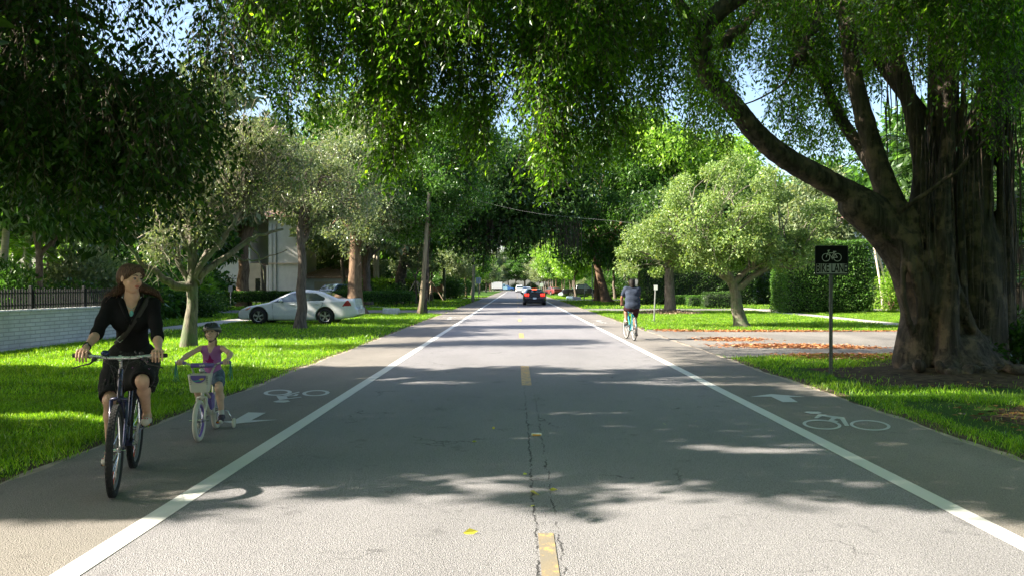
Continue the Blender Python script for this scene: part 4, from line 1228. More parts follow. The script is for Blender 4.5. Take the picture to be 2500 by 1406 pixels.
def hedge(label, c, d, n, leaf=.1, mat=None, rz=0, seed=1, wob=.08, name='hedge', group=None, z0=0.0, stems=False):
    """Clipped hedge: leafy faces round a core of twigs."""
    rng = np.random.default_rng(seed)
    r = empty(name, (c[0], c[1], 0), rz, label, 'hedge', group)
    mb = MB(); k = leaf * .8
    mb.rbox((0, 0, (z0 + d[2]) / 2 - k / 2), (d[0] - 2 * k, d[1] - 2 * k, d[2] - z0 - k), min(.3, d[2] * .2))
    if stems:
        for i in range(int(d[0] / .5)):
            x = -d[0] / 2 + .25 + i * .5; mb.cyl((x, .1 * math.sin(i), 0), (x + .1 * math.sin(i * 3), 0, z0 + .3), .025, 6)
    mb.build('inner_twigs', M_inner, r)
    A = [d[0] * d[1], d[0] * d[2], d[1] * d[2]]
    f = rng.choice(3, n, p=np.array(A) / sum(A)); u = rng.random((n, 3)) - .5
    sgn = np.where(rng.random(n) < .5, -.5, .5)
    P = u * [d[0], d[1], d[2] - z0]
    P[f == 0, 2] = (d[2] - z0) * .5
    P[f == 1, 1] = (sgn * d[1])[f == 1]
    P[f == 2, 0] = (sgn * d[0])[f == 2]
    N = np.zeros((n, 3)); N[f == 0, 2] = 1; N[f == 1, 1] = np.sign(sgn)[f == 1]; N[f == 2, 0] = np.sign(sgn)[f == 2]
    lump = np.sin(P[:, :1] * 3.1 + seed) * np.sin(P[:, 1:2] * 2.7 + 1) * np.sin(P[:, 2:] * 3.3 + 2)
    P = P + N * (lump * wob + rng.normal(size=(n, 1)) * leaf * .35)
    P[:, 2] += z0 + (d[2] - z0) / 2
    Ax = N * .5 + rng.normal(size=(n, 3)) * .6 + [0, 0, -.1]
    Lf = leaf * (.7 + .6 * rng.random(n))
    leaf_obj('foliage', P, Ax, Lf, Lf * .55, rng, mat or L_hedge, r)
    return r

def bush(label, c, rad3, n, leaf=.12, mat=None, seed=1, name='bush', group=None, lumps=9):
    rng = np.random.default_rng(seed)
    r = empty(name, (c[0], c[1], 0), 0, label, 'bush', group)
    rad3 = np.array(rad3, float)
    cl = unit(rng.normal(size=(lumps, 3))) * rad3 * .6; cl[:, 2] = np.abs(cl[:, 2]) + rad3[2] * .25
    mb = MB()
    for q in cl: mb.tube(limb_path(rng, (0, 0, 0), q, 5, .4), np.linspace(.035, .012, 5) * max(1, rad3[2]), 5)
    mb.build('stems', B_red, r, smooth='all')
    w = rng.choice(lumps, n); v = unit(rng.normal(size=(n, 3))) * (rng.random(n) ** .4)[:, None]
    P = cl[w] + v * rad3 * .55; P[:, 2] = np.abs(P[:, 2]) + .02
    Lf = leaf * (.7 + .6 * rng.random(n))
    leaf_obj('foliage', P, v + rng.normal(size=(n, 3)) * .5, Lf, Lf * .5, rng, mat or L_hedge, r)
    return r

# left hedges and bushes
g = G(455, 777)
bush('dark ferny bush between the woman and the mossy trunk', (g.x, g.y + 1), (2.6, 1.4, 1.0), 5200, .17, L_dark, 2)
bush('yellow-green palm-like bush behind the dark ferny bush', (-19, 47, 0), (1.8, 1.2, 2.6), 2600, .3, L_bright, 3)
hedge('long low clipped hedge in front of the white house', (-17.5, 64, 0), (19, .9, 1.1), 26000, .11, L_green, 0, 4, z0=.42, stems=True)
bush('round dark shrub against the white house wall', (-13.2, 69, 0), (1.7, 1.2, 1.7), 3800, .15, L_green, 5)
bush('dark shrub right of the round one by the garage', (-10.3, 70, 0), (1.5, 1.1, 1.4), 3000, .15, L_green, 6)
hedge('sunlit green hedge beneath the garage roof', (-12.2, 77, 0), (7, 1.2, 2.1), 9000, .15, L_bright, 0, 7)
g = G(918, 742)
bush('spiky green shrub with yellow tips at the driveway behind the sedan', (g.x, g.y, 0), (1.5, 1.2, 1.6), 2300, .38, L_bright, 8)
hedge('low hedge along the foot of the terracotta wall', (-13.0, 98, 0), (8.5, .8, .75), 5000, .14, L_green, 0, 9)
bush('dark round bush beside the pale utility pole', (-8.0, 106, 0), (2.2, 2, 2.2), 4200, .25, L_dark, 10)
# right hedges
g = G(1915, 764); g2 = G(2120, 764)
hedge('tall clipped ficus hedge block behind the bike lane sign', ((g.x + g2.x) / 2 + .2, g.y + 1.6, 0), (g2.x - g.x, 3.2, 4.15), 42000, .115, L_hedge, 0, 11, wob=.22, name='ficus_hedge')
hedge('dark hedge running back behind the pale spreading tree', (15.6, 71, 0), (9.5, 1.6, 2.9), 16000, .15, L_dark, 0, 12, wob=.2)
for i, (px, py, w, h, lab) in enumerate([(1665, 745, 1.5, .75, 'low box hedge left of the bent trunk'), (1712, 748, 2.0, .8, 'low box hedge just left of the bent trunk, the nearer one'), (1760, 752, 2.4, 1.1, 'dark box hedge directly behind the bent trunk')]):
    g = G(px, py); hedge(lab, (g.x, g.y + .5, 0), (w, 1.1, h), 3600, .09, (L_hedge, L_hedge, L_dark)[i], 0, 20 + i, group='box hedges in the right garden')
g = G(1873, 742)
bush('silvery spiky agave in front of the dark hedge', (g.x, g.y, 0), (.7, .6, .9), 500, .5, leafmat('agave_leaf', (.22, .30, .30), (.34, .42, .42), trans=.1), 25, 'agave')
g = G(2160, 758)
bush('sunlit yellow-green shrub at the foot of the pale palms', (g.x + .4, g.y, 0), (1.2, 1, 2.2), 3400, .17, L_bright, 26)
for i, (px, py, r3, m, lab) in enumerate([(2440, 880, (1.2, .9, .9), L_dark, 'dark leafy plant right of the banyan foot'), (2380, 905, (.7, .6, .45), L_dark, 'low dark plant in front of the banyan roots'), (2490, 900, (.9, .8, .7), L_dark, 'dark plant at the right edge by the banyan')]):
    g = G(px, py); bush(lab, (g.x, g.y, 0), r3, 1300, .14, m, 30 + i, 'shrub')
# understory closing the gardens: separate shrubs
rng0 = np.random.default_rng(91)
base = []
for i in range(3):
    base.append(bush('x', (0, 0, 0), (3.2, 2.2, 2.6), 5200, .28, (L_dark, L_green, L_olive)[i], 50 + i, 'shrub', lumps=14))
spots = [(-60 + 3.9 * j, 112 + 6 * rng0.random()) for j in range(12)] + [(14 + 4.4 * j, 112 + 6 * rng0.random()) for j in range(12)]
spots += [(-24 - 3.6 * j, 66 + 3 * rng0.random()) for j in range(6)] + [(23 + 3.9 * j, 72 + 5 * rng0.random()) for j in range(7)]
spots += [(-17 - 1.1 * j, 32 + 4.2 * j) for j in range(7)] + [(-16.4, 22), (-16.2, 26), (-15.8, 29.5), (-18.5, 29)]
spots += [(21.5 + 1.5 * j, 38 + 3.5 * j) for j in range(6)] + [(13.5, 22), (15.5, 19), (17, 26)]
spots += [(s * (13 + 2.2 * rng0.random()), 126 + 11 * j) for j in range(13) for s in (-1, 1)]
spots += [(-66 + 6 * j, 300 + 4 * rng0.random()) for j in range(23)]
spots.sort(key=lambda q: q[1])
kn = ('dark', 'rich green', 'dusty olive'); cn = {}
for j, (x, y) in enumerate(spots):
    k = int(rng0.choice([0, 1, 1, 2])); o = base[k] if not cn.get(('u', k)) else copy_tree(base[k]); cn[('u', k)] = 1
    s_ = .8 + .5 * rng0.random(); s_ = s_ * (.62 if y < 35 else 1)
    o.location = (x, y, 0); o.rotation_euler = (0, 0, rng0.random() * 6.28); o.scale = (s_, s_, s_ * (.8 + .5 * rng0.random()))
    sd = 'left' if x < 0 else 'right'; cn[(k, sd)] = cn.get((k, sd), 0) + 1
    tag(o, f'{kn[k]} shrub under the {sd} garden trees, {ordinal(cn[(k, sd)])} nearest of that colour', 'bush', f'shrubs in the {sd} gardens')

# houses
def window(mb_parent, x, y, z, w, h, frame=M_beige, face='y-'):
    f = MB()
    for dx, dz, ww, hh in ((0, h / 2 + .05, w + .2, .1), (0, -h / 2 - .06, w + .28, .12), (-w / 2 - .05, 0, .1, h), (w / 2 + .05, 0, .1, h)):
        f.box((x + dx, y - .03, z + dz), (ww, .1, hh))
    fo = f.build('window', frame, mb_parent)
    p = MB(); p.box((x, y - .008, z), (w, .03, h)); p.build('pane', M_dkglass, fo)
def hip(w, d, h, z, cx=0, cy=0, over=.5):
    mb = MB(); a, b = w / 2 + over, d / 2 + over; r = max(.3, a - b) if a > b else .3
    mb.add([(cx - a, cy - b, z), (cx + a, cy - b, z), (cx + a, cy + b, z), (cx - a, cy + b, z), (cx - r, cy, z + h), (cx + r, cy, z + h),
            (cx - a, cy - b, z - .18), (cx + a, cy - b, z - .18), (cx + a, cy + b, z - .18), (cx - a, cy + b, z - .18)],
           [(0, 1, 5, 4), (1, 2, 5), (2, 3, 4, 5), (3, 0, 4), (6, 7, 1, 0), (7, 8, 2, 1), (8, 9, 3, 2), (9, 6, 0, 3), (9, 8, 7, 6)])
    return mb
Yh = 80.0; sc_ = FPX / Yh
hx = lambda px: (px - HX) / sc_
house = empty('white_house', (hx(690), Yh, 0), 0, 'two-storey white stucco house with a beige bay behind the left hedge', 'house')
ox = hx(690)
mb = MB(); x0, x1 = hx(655) - ox, hx(729) - ox; mb.box(((x0 + x1) / 2, 3.5, 4.2), (x1 - x0, 7, 8.4)); mb.build('wall', M_stucco, house)
mb = MB(); mb.cyl((x0 + .75, -.06, 0), (x0 + .75, -.06, 7.6), .055, 8); mb.cyl((x0 + .35, -.06, 0), (x0 + .35, -.06, 7.6), .03, 8); mb.build('downpipe', M_galv, house)
mb = MB(); mb.box(((x0 + x1) / 2, -.05, 3.75), (x1 - x0 + .02, .12, .16)); mb.box(((x0 + x1) / 2, -.04, .25), (x1 - x0 + .02, .1, .5)); mb.build('string_course', M_beige, house)
mb = MB(); x2 = hx(602) - ox; mb.box(((x2 + x0 - .9) / 2, 3.6, 1.9), (x0 - .9 - x2, 6.4, 3.8)); mb.build('bay_wall', M_beige, house)
mb = MB(); mb.box((x0 - .45, 3.9, 1.8), (.9, 6, 3.6)); mb.build('entrance_recess', plain('recess_shade_stucco', (.22, .18, .15), .9), house)  # shade of the recess put into a darker wall colour
mb = MB(); mb.cyl((x0 - .18, .3, 0), (x0 - .18, .3, 3.6), .13, 12); mb.rbox((x0 - .18, .3, .15), (.4, .4, .3), .03); mb.build('column', M_stucco, house)
mb = MB(); x3 = hx(470) - ox; mb.box(((x3 + x2) / 2, 4.5, 4.15), (x2 - x3, 7, 8.3)); mb.build('wing_wall', M_stucco, house)
window(house, hx(626) - ox, .4, 1.65, .5, 1.35)
window(house, hx(520) - ox, 1.0, 1.7, 1.0, 1.3, M_stucco)
hip(x1 - x3, 8, 1.8, 8.4, (x1 + x3) / 2, 3.8).build('roof', M_tile, house)
gar = empty('garage', (hx(795), Yh + 2, 0), 0, 'low garage with a pinkish tiled roof right of the white house', 'garage')
mb = MB(); mb.box((0, 2.5, 1.2), (5.4, 5, 2.4)); mb.build('wall', M_stucco, gar)
mb = MB(); mb.box((0, -.02, 1.0), (3.2, .06, 2.0))
for i in range(4): mb.box((0, -.06, .3 + .48 * i), (3.1, .03, .4))
mb.build('garage_door', M_beige, gar)
hip(5.4, 5, 1.25, 2.5, 0, 2.5, .4).build('roof', M_tile, gar)
Yh2 = 84
hr = empty('pale_house', (27, Yh2, 0), 0, 'large white house glimpsed above the ficus hedge on the right', 'house')
mb = MB(); mb.box((4, 4, 3.8), (17, 8, 7.6)); mb.build('wall', M_stucco, hr)
hip(17, 8, 2.2, 7.6, 4, 4).build('roof', M_tile, hr)
for i in range(5):
    window(hr, -2.5 + 3.2 * i, 0, 5.6, 1.1, 1.5, M_stucco); window(hr, -2.5 + 3.2 * i, 0, 2.0, 1.1, 1.7, M_stucco)
# terracotta wall
tw = empty('terracotta_wall', (-12.5, 101, 0), 0, 'terracotta garden wall with pillars behind the staked saplings', 'wall')
mb = MB(); mb.box((2.2, 0, .75), (2.3, .25, 1.5)); mb.box((-1.2, 0, .35), (4.6, .22, .7)); mb.build('wall', M_terra, tw)
mb = MB()
for i in range(8): mb.box((1.2 + .29 * i, -.135, .75), (.12, .03, 1.46))
mb.build('slats', plain('pale_terracotta', (.58, .30, .19), .85), tw)
for x in (-3.6, .95, 3.5):
    mb = MB(); mb.rbox((x, -.02, .85), (.5, .5, 1.7), .02); mb.rbox((x, -.02, 1.75), (.6, .6, .1), .02); mb.build('pillar', M_terra, tw)
# stone blocks beside the driveways
for px, py, w, lab in ((955, 767, .95, 'pale concrete block on the lawn edge left of the utility pole'), (1408, 731, 1.0, 'white block beside the far right driveway'), (1391, 730, .8, 'bluish block left of the white block on the far right')):
    g = G(px, py); mb = MB(); mb.rbox((0, 0, .16), (w, .5, .34), .05, (0, .06, 0)); mb.box((w * .1, -.02, .33), (w * .7, .4, .04))
    o = mb.build('concrete_block', plain('block_concrete', (.50, .52, .54), .85, var=.15) if px != 1391 else plain('blue_block', (.32, .44, .58), .8), None, smooth=30); o.location = (g.x, g.y, 0)
    tag(o, lab, 'block')

# ------------------------------------------------------------------ signs and poles
def tri_text(txt, size, mat, name, parent, loc, rot, bold=0.0, sx=1.0):
    c = bpy.data.curves.new(name, 'FONT'); c.body = txt; c.size = size; c.align_x = 'CENTER'; c.align_y = 'CENTER'
    c.offset = bold; c.extrude = .0015; c.resolution_u = 3
    tmp = bpy.data.objects.new('tmp', c); COL.objects.link(tmp)
    dg = bpy.context.evaluated_depsgraph_get()
    me = bpy.data.meshes.new_from_object(tmp.evaluated_get(dg))
    bpy.data.objects.remove(tmp); me.name = name
    me.transform(Matrix.Diagonal((sx, 1, 1, 1)))
    o = link_mesh(name, me, None, parent)
    me.materials.clear(); me.materials.append(mat)
    o.location = loc; o.rotation_euler = rot
    return o
g = G(2027, 916)
M_signblk = plain('sign_black', (.004, .004, .0045), .6, var=.05, spec=.12)
M_signgry = plain('sign_grey', (.36, .36, .365), .6, var=.05, spec=.2)
M_signrim = plain('sign_rim', (.07, .072, .075), .45, .3)
sg = empty('bike_lane_sign', (g.x, g.y, 0), 0, 'BIKE LANE sign with a bicycle symbol on a perforated post in the right verge', 'sign')
zt = at(2027, 600, g.y).z; zb = at(2027, 672, g.y).z
sw = .60; sh = zt - zb; zc = (zt + zb) / 2
mb = MB(); mb.box((0, 0, zb / 2), (.012, .045, zb)); 
for sx in (-.021, .021): mb.box((sx, -.002, zb / 2 - .1), (.014, .03, zb + .2))
mb.build('post', plain('post_steel', (.14, .14, .145), .55, .5), sg)
mb = MB()
for i in range(44): mb.cyl((0, -.0245, .12 + i * .027), (0, -.0228, .12 + i * .027), .006, 8)
mb.build('post_holes', plain('hole_pale', (.42, .43, .42), .8), sg)
def rrect(w, h, r, n=6):
    P = []
    for cx, cz, a0 in ((w / 2 - r, h / 2 - r, 0), (-w / 2 + r, h / 2 - r, 90), (-w / 2 + r, -h / 2 + r, 180), (w / 2 - r, -h / 2 + r, 270)):
        for k in range(n + 1):
            a = R(a0 + 90 * k / n); P.append((cx + r * math.cos(a), cz + r * math.sin(a)))
    return P
def plate(w, h, r, y0, y1, zc, name, mat, par):
    mb = MB(); mb.prism([(a, b + zc) for a, b in rrect(w, h, r)], y0, y1, 'xz'); return mb.build(name, mat, par)
plate(sw, sh, .035, -.030, -.027, zc, 'panel_rim', M_signrim, sg)
plate(sw - .022, sh - .022, .03, -.034, -.0305, zc, 'panel', M_signblk, sg)
gh = sh * .335; gz = zb + .026 + gh / 2
plate(sw - .05, gh, .012, -.0375, -.0345, gz, 'lower_panel', M_signgry, sg)
tri_text('BIKE LANE', .215, M_signblk, 'lettering', sg, (0, -.039, gz), (R(90), 0, 0), .003, .545)
mb = MB(); cz = zb + sh * .66
def circ(cx, cz_, r, n=28): return [(cx + r * math.cos(2 * PI * i / n), -.039, cz_ + r * math.sin(2 * PI * i / n)) for i in range(n)]
for cx in (-.102, .102): mb.tube(circ(cx, cz - .035, .068), .0052, 5, closed=True)
def ln(a, b, r=.0052): mb.cyl((a[0], -.039, cz + a[1]), (b[0], -.039, cz + b[1]), r, 6)
ln((-.102, -.035), (-.058, .068)); ln((-.058, .068), (-.066, .09)); ln((-.066, .09), (-.035, .094)); ln((-.050, .045), (.045, .045)); ln((-.052, .04), (0, -.035))
ln((0, -.035), (.048, .062)); ln((0, -.035), (.102, -.035)); ln((.102, -.035), (.047, .045)); ln((.025, .068), (.075, .068), .008); ln((0, -.035), (.012, -.07)); ln((-.075, .085), (-.045, .078)); ln((-.01,-.02),(.012,-.052))
mb.build('bicycle_symbol', plain('sign_symbol', (.60, .60, .61), .5), sg)

def signpost(px, py, top, wpx, hpx, label, mat=M_whitep, r=.03, tilt=0, cat='sign', name='street_sign', thick=.004, text=None):
    g = G(px, py); k = FPX / g.y
    r0 = empty(name, (g.x, g.y, 0), 0, label, cat)
    zt = (py - top) / k
    mb = MB(); mb.cyl((0, 0, -.1), (tilt, 0, zt - (0 if wpx else 0)), r, 8); mb.build('post', M_galv, r0)
    if wpx:
        w, h = wpx / k, hpx / k
        mb = MB(); mb.prism([(a + tilt, b + zt - h / 2 + .02) for a, b in rrect(w, h, min(w, h) * .12)], -r - .012, -r - .012 + thick * 2, 'xz'); mb.build('sign_panel', mat, r0)
        if text == 'rows':
            m2 = MB()
            m2.box((tilt, -r - .016, zt - h / 2), (w * .1, .003, h * .7)); m2.build('sign_marking', plain('grey_marking', (.3, .32, .35), .5), r0)
    return r0
signpost(1168, 728, 678, 12, 15, 'pale square sign on a thin post by the far left verge', plain('pale_blue_sign', (.48, .55, .60), .5), .045, text='rows')
signpost(1596, 785, 697, 9, 12, 'thin bright post with a small white sign beside the rear cyclist', tilt=.08, r=.032)
signpost(1425, 733, 693, 7, 17, 'small narrow white sign on a leaning post beside the parked pickup', tilt=.22, r=.06)
signpost(1446, 738, 640, 0, 0, 'plain thin dark post on the right verge before the tree trunks', cat='post', name='thin_post', r=.045)
signpost(1322, 721, 692, 9, 8, 'distant round-cornered pale green sign right of the black coupe', plain('pale_green_sign', (.5, .6, .48), .5), .07)
signpost(562, 750, 698, 10, 15, 'small grey sign on a dark post in front of the clipped hedge', plain('grey_sign', (.32, .33, .36), .6), .04)
def pole(px, py, txp, typ, wb, wt, label, mat, name='utility_pole', extra=None):
    g = G(px, py); t = at(txp, typ, g.y); r0 = empty(name, (g.x, g.y, 0), 0, label, 'pole')
    mb = MB(); a = np.array([0, 0, -.2]); b = np.array([t.x - g.x, 0, t.z])
    mb.tube([a + (b - a) * i / 6 for i in range(7)], np.linspace(rad(wb, g.y) / 2, rad(wt, g.y) / 2, 7), 12)
    mb.build('shaft', mat, r0, smooth='all')
    return r0, g, t
p1, g1, t1 = pole(1027, 768, 1048, 470, 12, 9, 'tall wooden utility pole leaning slightly right, left of the road', B_pole)
p2, g2_, t2_ = pole(1154, 737, 1160, 560, 8, 6, 'pale concrete pole beyond the leaning utility pole', plain('pole_concrete', (.46, .46, .40), .8))
pole(1084, 733, 1084, 655, 8, 7, 'short mossy grey post between the staked sapling and the pale pole', B_moss, 'wooden_post')
# overhead wire
a = at(1205, 500, 60); b_ = at(1420, 533, 47)
T = [np.array([a.x + (b_.x - a.x) * t, a.y + (b_.y - a.y) * t, a.z + (b_.z - a.z) * t - .5 * math.sin(PI * t) * .3]) for t in np.linspace(-1.2, 2.2, 16)]
mb = MB(); mb.tube(T, .0035, 5); tag(mb.build('overhead_wire', M_galv), 'thin pale wire sagging across the road below the far dark canopy', 'wire')

# staked saplings
for i, (px, py, lab) in enumerate([(1016, 742, 'nearer staked sapling with wooden props, left of the leaning pole'), (1053, 735, 'farther staked sapling with splayed props, right of the leaning pole')]):
    g = G(px, py)
    t = tree('staked_sapling', lab, (g.x, g.y, 0), (g.x, g.y, 2.6), .10, [((g.x, g.y, 4.1), (1.5, 1.4, 1.3))], .2, L_olive, B_grey, 70 + i, 'staked saplings on the left verge', nclump=34, nleaf=1500, clump_r=.5, twigs=120)
    for k in range(4):
        a = k * PI / 2 + .5 + i; mb = MB(); mb.cyl((1.35 * math.cos(a), 1.35 * math.sin(a), -.02), (.12 * math.cos(a), .12 * math.sin(a), 2.0), .045, 6)
        mb.build('prop', plain('prop_timber', (.52, .40, .28), .8), t)
    mb = MB(); mb.tube([(.13 * math.cos(a), .13 * math.sin(a), 1.95) for a in np.linspace(0, 2 * PI, 12, endpoint=False)], .03, 6, closed=True); mb.build('tie', M_iron, t)

# palms
def frond(rng, base, d, L, n=26, droop=.9, w=.05, ll=.5):
    """Feather frond: rib polyline and leaflets."""
    d = np.array(d, float); d /= np.linalg.norm(d)
    t = np.linspace(0, 1, n)[:, None]
    rib = np.array(base) + d * L * t + np.array([0, 0, -1]) * droop * L * .5 * t ** 2
    tan = unit(np.gradient(rib, axis=0)); side = unit(np.cross(tan, [0, 0, 1]))
    P = np.vstack([rib[3:], rib[3:]]); A = np.vstack([side[3:] * .8 + tan[3:] * .55, -side[3:] * .8 + tan[3:] * .55]) + [0, 0, -.25] + rng.normal(size=(2 * (n - 3), 3)) * .08
    k = np.sin(np.clip(t[3:, 0], .08, .97) * PI) ** .5; Lf = ll * np.concatenate([k, k])
    return rib, P, A, Lf
def palm(label, loc, H, r, nf, L, seed, mat=L_green, stem=B_palm, lean=(0, 0), name='palm_tree', ll=.55, up=.5, group=None, w=.07, n=26):
    rng = np.random.default_rng(seed); r0 = empty(name, loc, 0, label, 'palm', group)
    mb = MB(); P = np.array([(lean[0] * t ** 1.3, lean[1] * t ** 1.3, H * t - .05) for t in np.linspace(0, 1, 9)])
    mb.tube(P, np.linspace(r * 1.25, r * .85, 9), 10); mb.build('trunk', stem, r0, smooth='all')
    Ps, As, Ls, T = [], [], [], []
    for i in range(nf):
        a = i * 2.4 + rng.random() * .4; e = up + .9 * (rng.random() - .35)
        rib, p, a_, l = frond(rng, P[-1], (math.cos(a) * math.cos(e), math.sin(a) * math.cos(e), math.sin(e)), L * (.8 + .4 * rng.random()), n, .8 + .5 * rng.random(), ll=ll)
        Ps.append(p); As.append(a_); Ls.append(l); T.append(rib[::4])
    P_, A_, L_ = np.vstack(Ps), np.vstack(As), np.concatenate(Ls)
    leaf_obj('fronds', P_, A_, L_, np.full(len(L_), w), rng, mat, r0)
    twig_obj('ribs', T, .018, stem, r0, 4)
    return r0
for i, (px, py, bx_, h) in enumerate([(2205, 750, -2.2, 7.6), (2190, 752, -1.7, 7.0), (2176, 756, -1.2, 7.2), (2215, 748, -1.6, 7.8), (2222, 752, -.6, 7.4), (2196, 746, -.9, 8.0), (2230, 747, -1.1, 7.7)]):
    g = G(px, py); palm(['first', 'second', 'third', 'fourth', 'fifth', 'sixth', 'seventh'][i] + ' pale leaning stem of the palm clump left of the banyan', (g.x - .6, g.y, 0), h, .075, 9, 2.3, 100 + i, L_green, B_palm, (bx_, 0), group='palm clump stems by the banyan', up=.6)
for i, (px, Y, h) in enumerate([(915, 84, 9.5), (921, 84, 9.9), (899, 90, 9.0)]):
    x = (px - HX) * Y / FPX; palm(['tall grey palm trunk behind the shrub, left one of the close pair', 'tall grey palm trunk behind the shrub, right one of the close pair', 'tall grey palm trunk standing alone left of the pair'][i], (x, Y, 0), h, .17, 15, 2.8, 120 + i, L_green, B_palm, name='royal_palm', group='grey palm trunks')
for i, (x, y, h, u) in enumerate([(9.9, 17.6, .5, .9), (11.4, 18.8, 1.6, .5), (10.9, 16.2, .3, .9), (12.8, 21, 2.6, .4), (12.0, 20.0, 3.6, .5), (9.6, 18.6, 4.5, .4)]):
    palm(['feathery palm fronds at the right edge behind the banyan foot', 'feathery palm behind the banyan at head height', 'low fan of fronds at the lower right edge', 'dark palm farther behind the banyan', 'tall feathery palm behind the banyan columns', 'palm crown drooping among the banyan columns'][i],
         (x, y, 0), h, .10, 14, 2.0, 130 + i, L_dark if i != 1 else L_green, B_grey, up=u, w=.035, ll=.45, n=34)
for i in range(9):
    x = -17.6 - .5 * i + .4 * math.sin(i * 3); y = 26 + 1.9 * i
    palm(f'slender pale stem in the palm grove behind the picket fence, {ordinal(i + 1)} from the front', (x, y, 0), 4.5 + 1.6 * math.sin(i * 1.7), .07 + .03 * (i % 3), 12, 1.9, 140 + i, (L_bright, L_green, L_dark)[i % 3], B_palm, (.3 * math.sin(i), 0), group='palm grove behind the picket fence')
for i, (px, Y) in enumerate([(405, 50), (422, 50), (440, 52), (395, 48)]):
    palm(f'thin pale palm stem seen left of the mossy trunk, {ordinal(i + 1)} of the four', ((px - HX) * Y / FPX, Y, 0), 5 + .5 * i, .09, 10, 1.9, 160 + i, L_green, B_palm, group='thin palm stems by the mossy trunk')
# mulch ring
rng = np.random.default_rng(4); g = G(1633, 765); n = 2600
a = rng.random(n) * 2 * PI; q = np.sqrt(rng.random(n)) * 1.9
P = np.stack([g.x + q * np.cos(a), g.y + q * np.sin(a), .02 + .22 * (1 - q / 1.9) + .02 * rng.random(n)], 1)
V, F = leaves(P, rng.normal(size=P.shape) * [1, 1, .3], .13, .09, rng)
o = np_mesh('mulch', V, F, leafmat('mulch_chip', (.18, .13, .08), (.34, .26, .17), trans=.02, gloss=.02), None, attr=rng.random(n)); tag(o, kind='stuff')
# litter scrap
g = G(285, 815)
# ------------------------------------------------------------------ vehicles
def poly_sdf(x, z, P):
    P = np.array(P, float); n = len(P)
    d = np.full(x.shape, 1e9); s = np.ones(x.shape)
    for i in range(n):
        a, b = P[i], P[i - 1]
        ex, ez = b[0] - a[0], b[1] - a[1]
        wx, wz = x - a[0], z - a[1]
        t = np.clip((wx * ex + wz * ez) / (ex * ex + ez * ez + 1e-12), 0, 1)
        d = np.minimum(d, (wx - ex * t) ** 2 + (wz - ez * t) ** 2)
        c1 = z >= a[1]; c2 = z < b[1]; c3 = ex * wz > ez * wx
        flip = (c1 & c2 & c3) | (~c1 & ~c2 & ~c3)
        s = np.where(flip, -s, s)
    return s * np.sqrt(d)
M_tyre = plain('tyre_rubber', (.014, .014, .015), .85, bump=.3)
M_alloy = plain('alloy_rim', (.55, .56, .57), .3, .8)
M_chrome = plain('chrome', (.65, .65, .66), .15, 1.0)
M_cglass = plain('car_glass', (.03, .05, .055), .04, spec=1.0, coat=.6)
M_blackpl = plain('black_plastic', (.015, .015, .016), .5)

def wheel(parent, x, y, R0, w, side, mat=M_alloy, spokes=5):
    r0 = MB(); prof = [(R0 * .62, -w / 2), (R0 * .90, -w / 2), (R0 * .98, -w * .38), (R0, -w * .2), (R0, w * .2), (R0 * .98, w * .38), (R0 * .90, w / 2), (R0 * .62, w / 2)]
    n = 36; V = []; F = []
    for i in range(n):
        a = 2 * PI * i / n
        for r, yy in prof: V.append((x + r * math.cos(a), y + yy, R0 + r * math.sin(a)))
    m = len(prof)
    for i in range(n):
        j = (i + 1) % n
        for k in range(m - 1): F.append((i * m + k, i * m + k + 1, j * m + k + 1, j * m + k))
    r0.add(V, F); wh = r0.build('wheel', M_tyre, parent, smooth='all')
    rm = MB(); yo = y + side * w * .38
    rm.tube([(x + R0 * .62 * math.cos(a), yo, R0 + R0 * .62 * math.sin(a)) for a in np.linspace(0, 2 * PI, 32, endpoint=False)], R0 * .04, 6, closed=True)
    rm.cyl((x, yo - side * .01, R0), (x, yo + side * .012, R0), R0 * .14, 14)
    for i in range(spokes):
        for da in (-.13, .13):
            a = 2 * PI * i / spokes + PI / 2 + da
            rm.box((x + R0 * .37 * math.cos(a), yo, R0 + R0 * .37 * math.sin(a)), (R0 * .5, .02, R0 * .085), (0, -a, 0))
    rm.build('rim', mat, wh)
    bk = MB(); bk.cyl((x, y + side * w * .05, R0), (x, y + side * w * .12, R0), R0 * .6, 24); bk.build('brake_disc', M_blackpl, wh)
    return wh

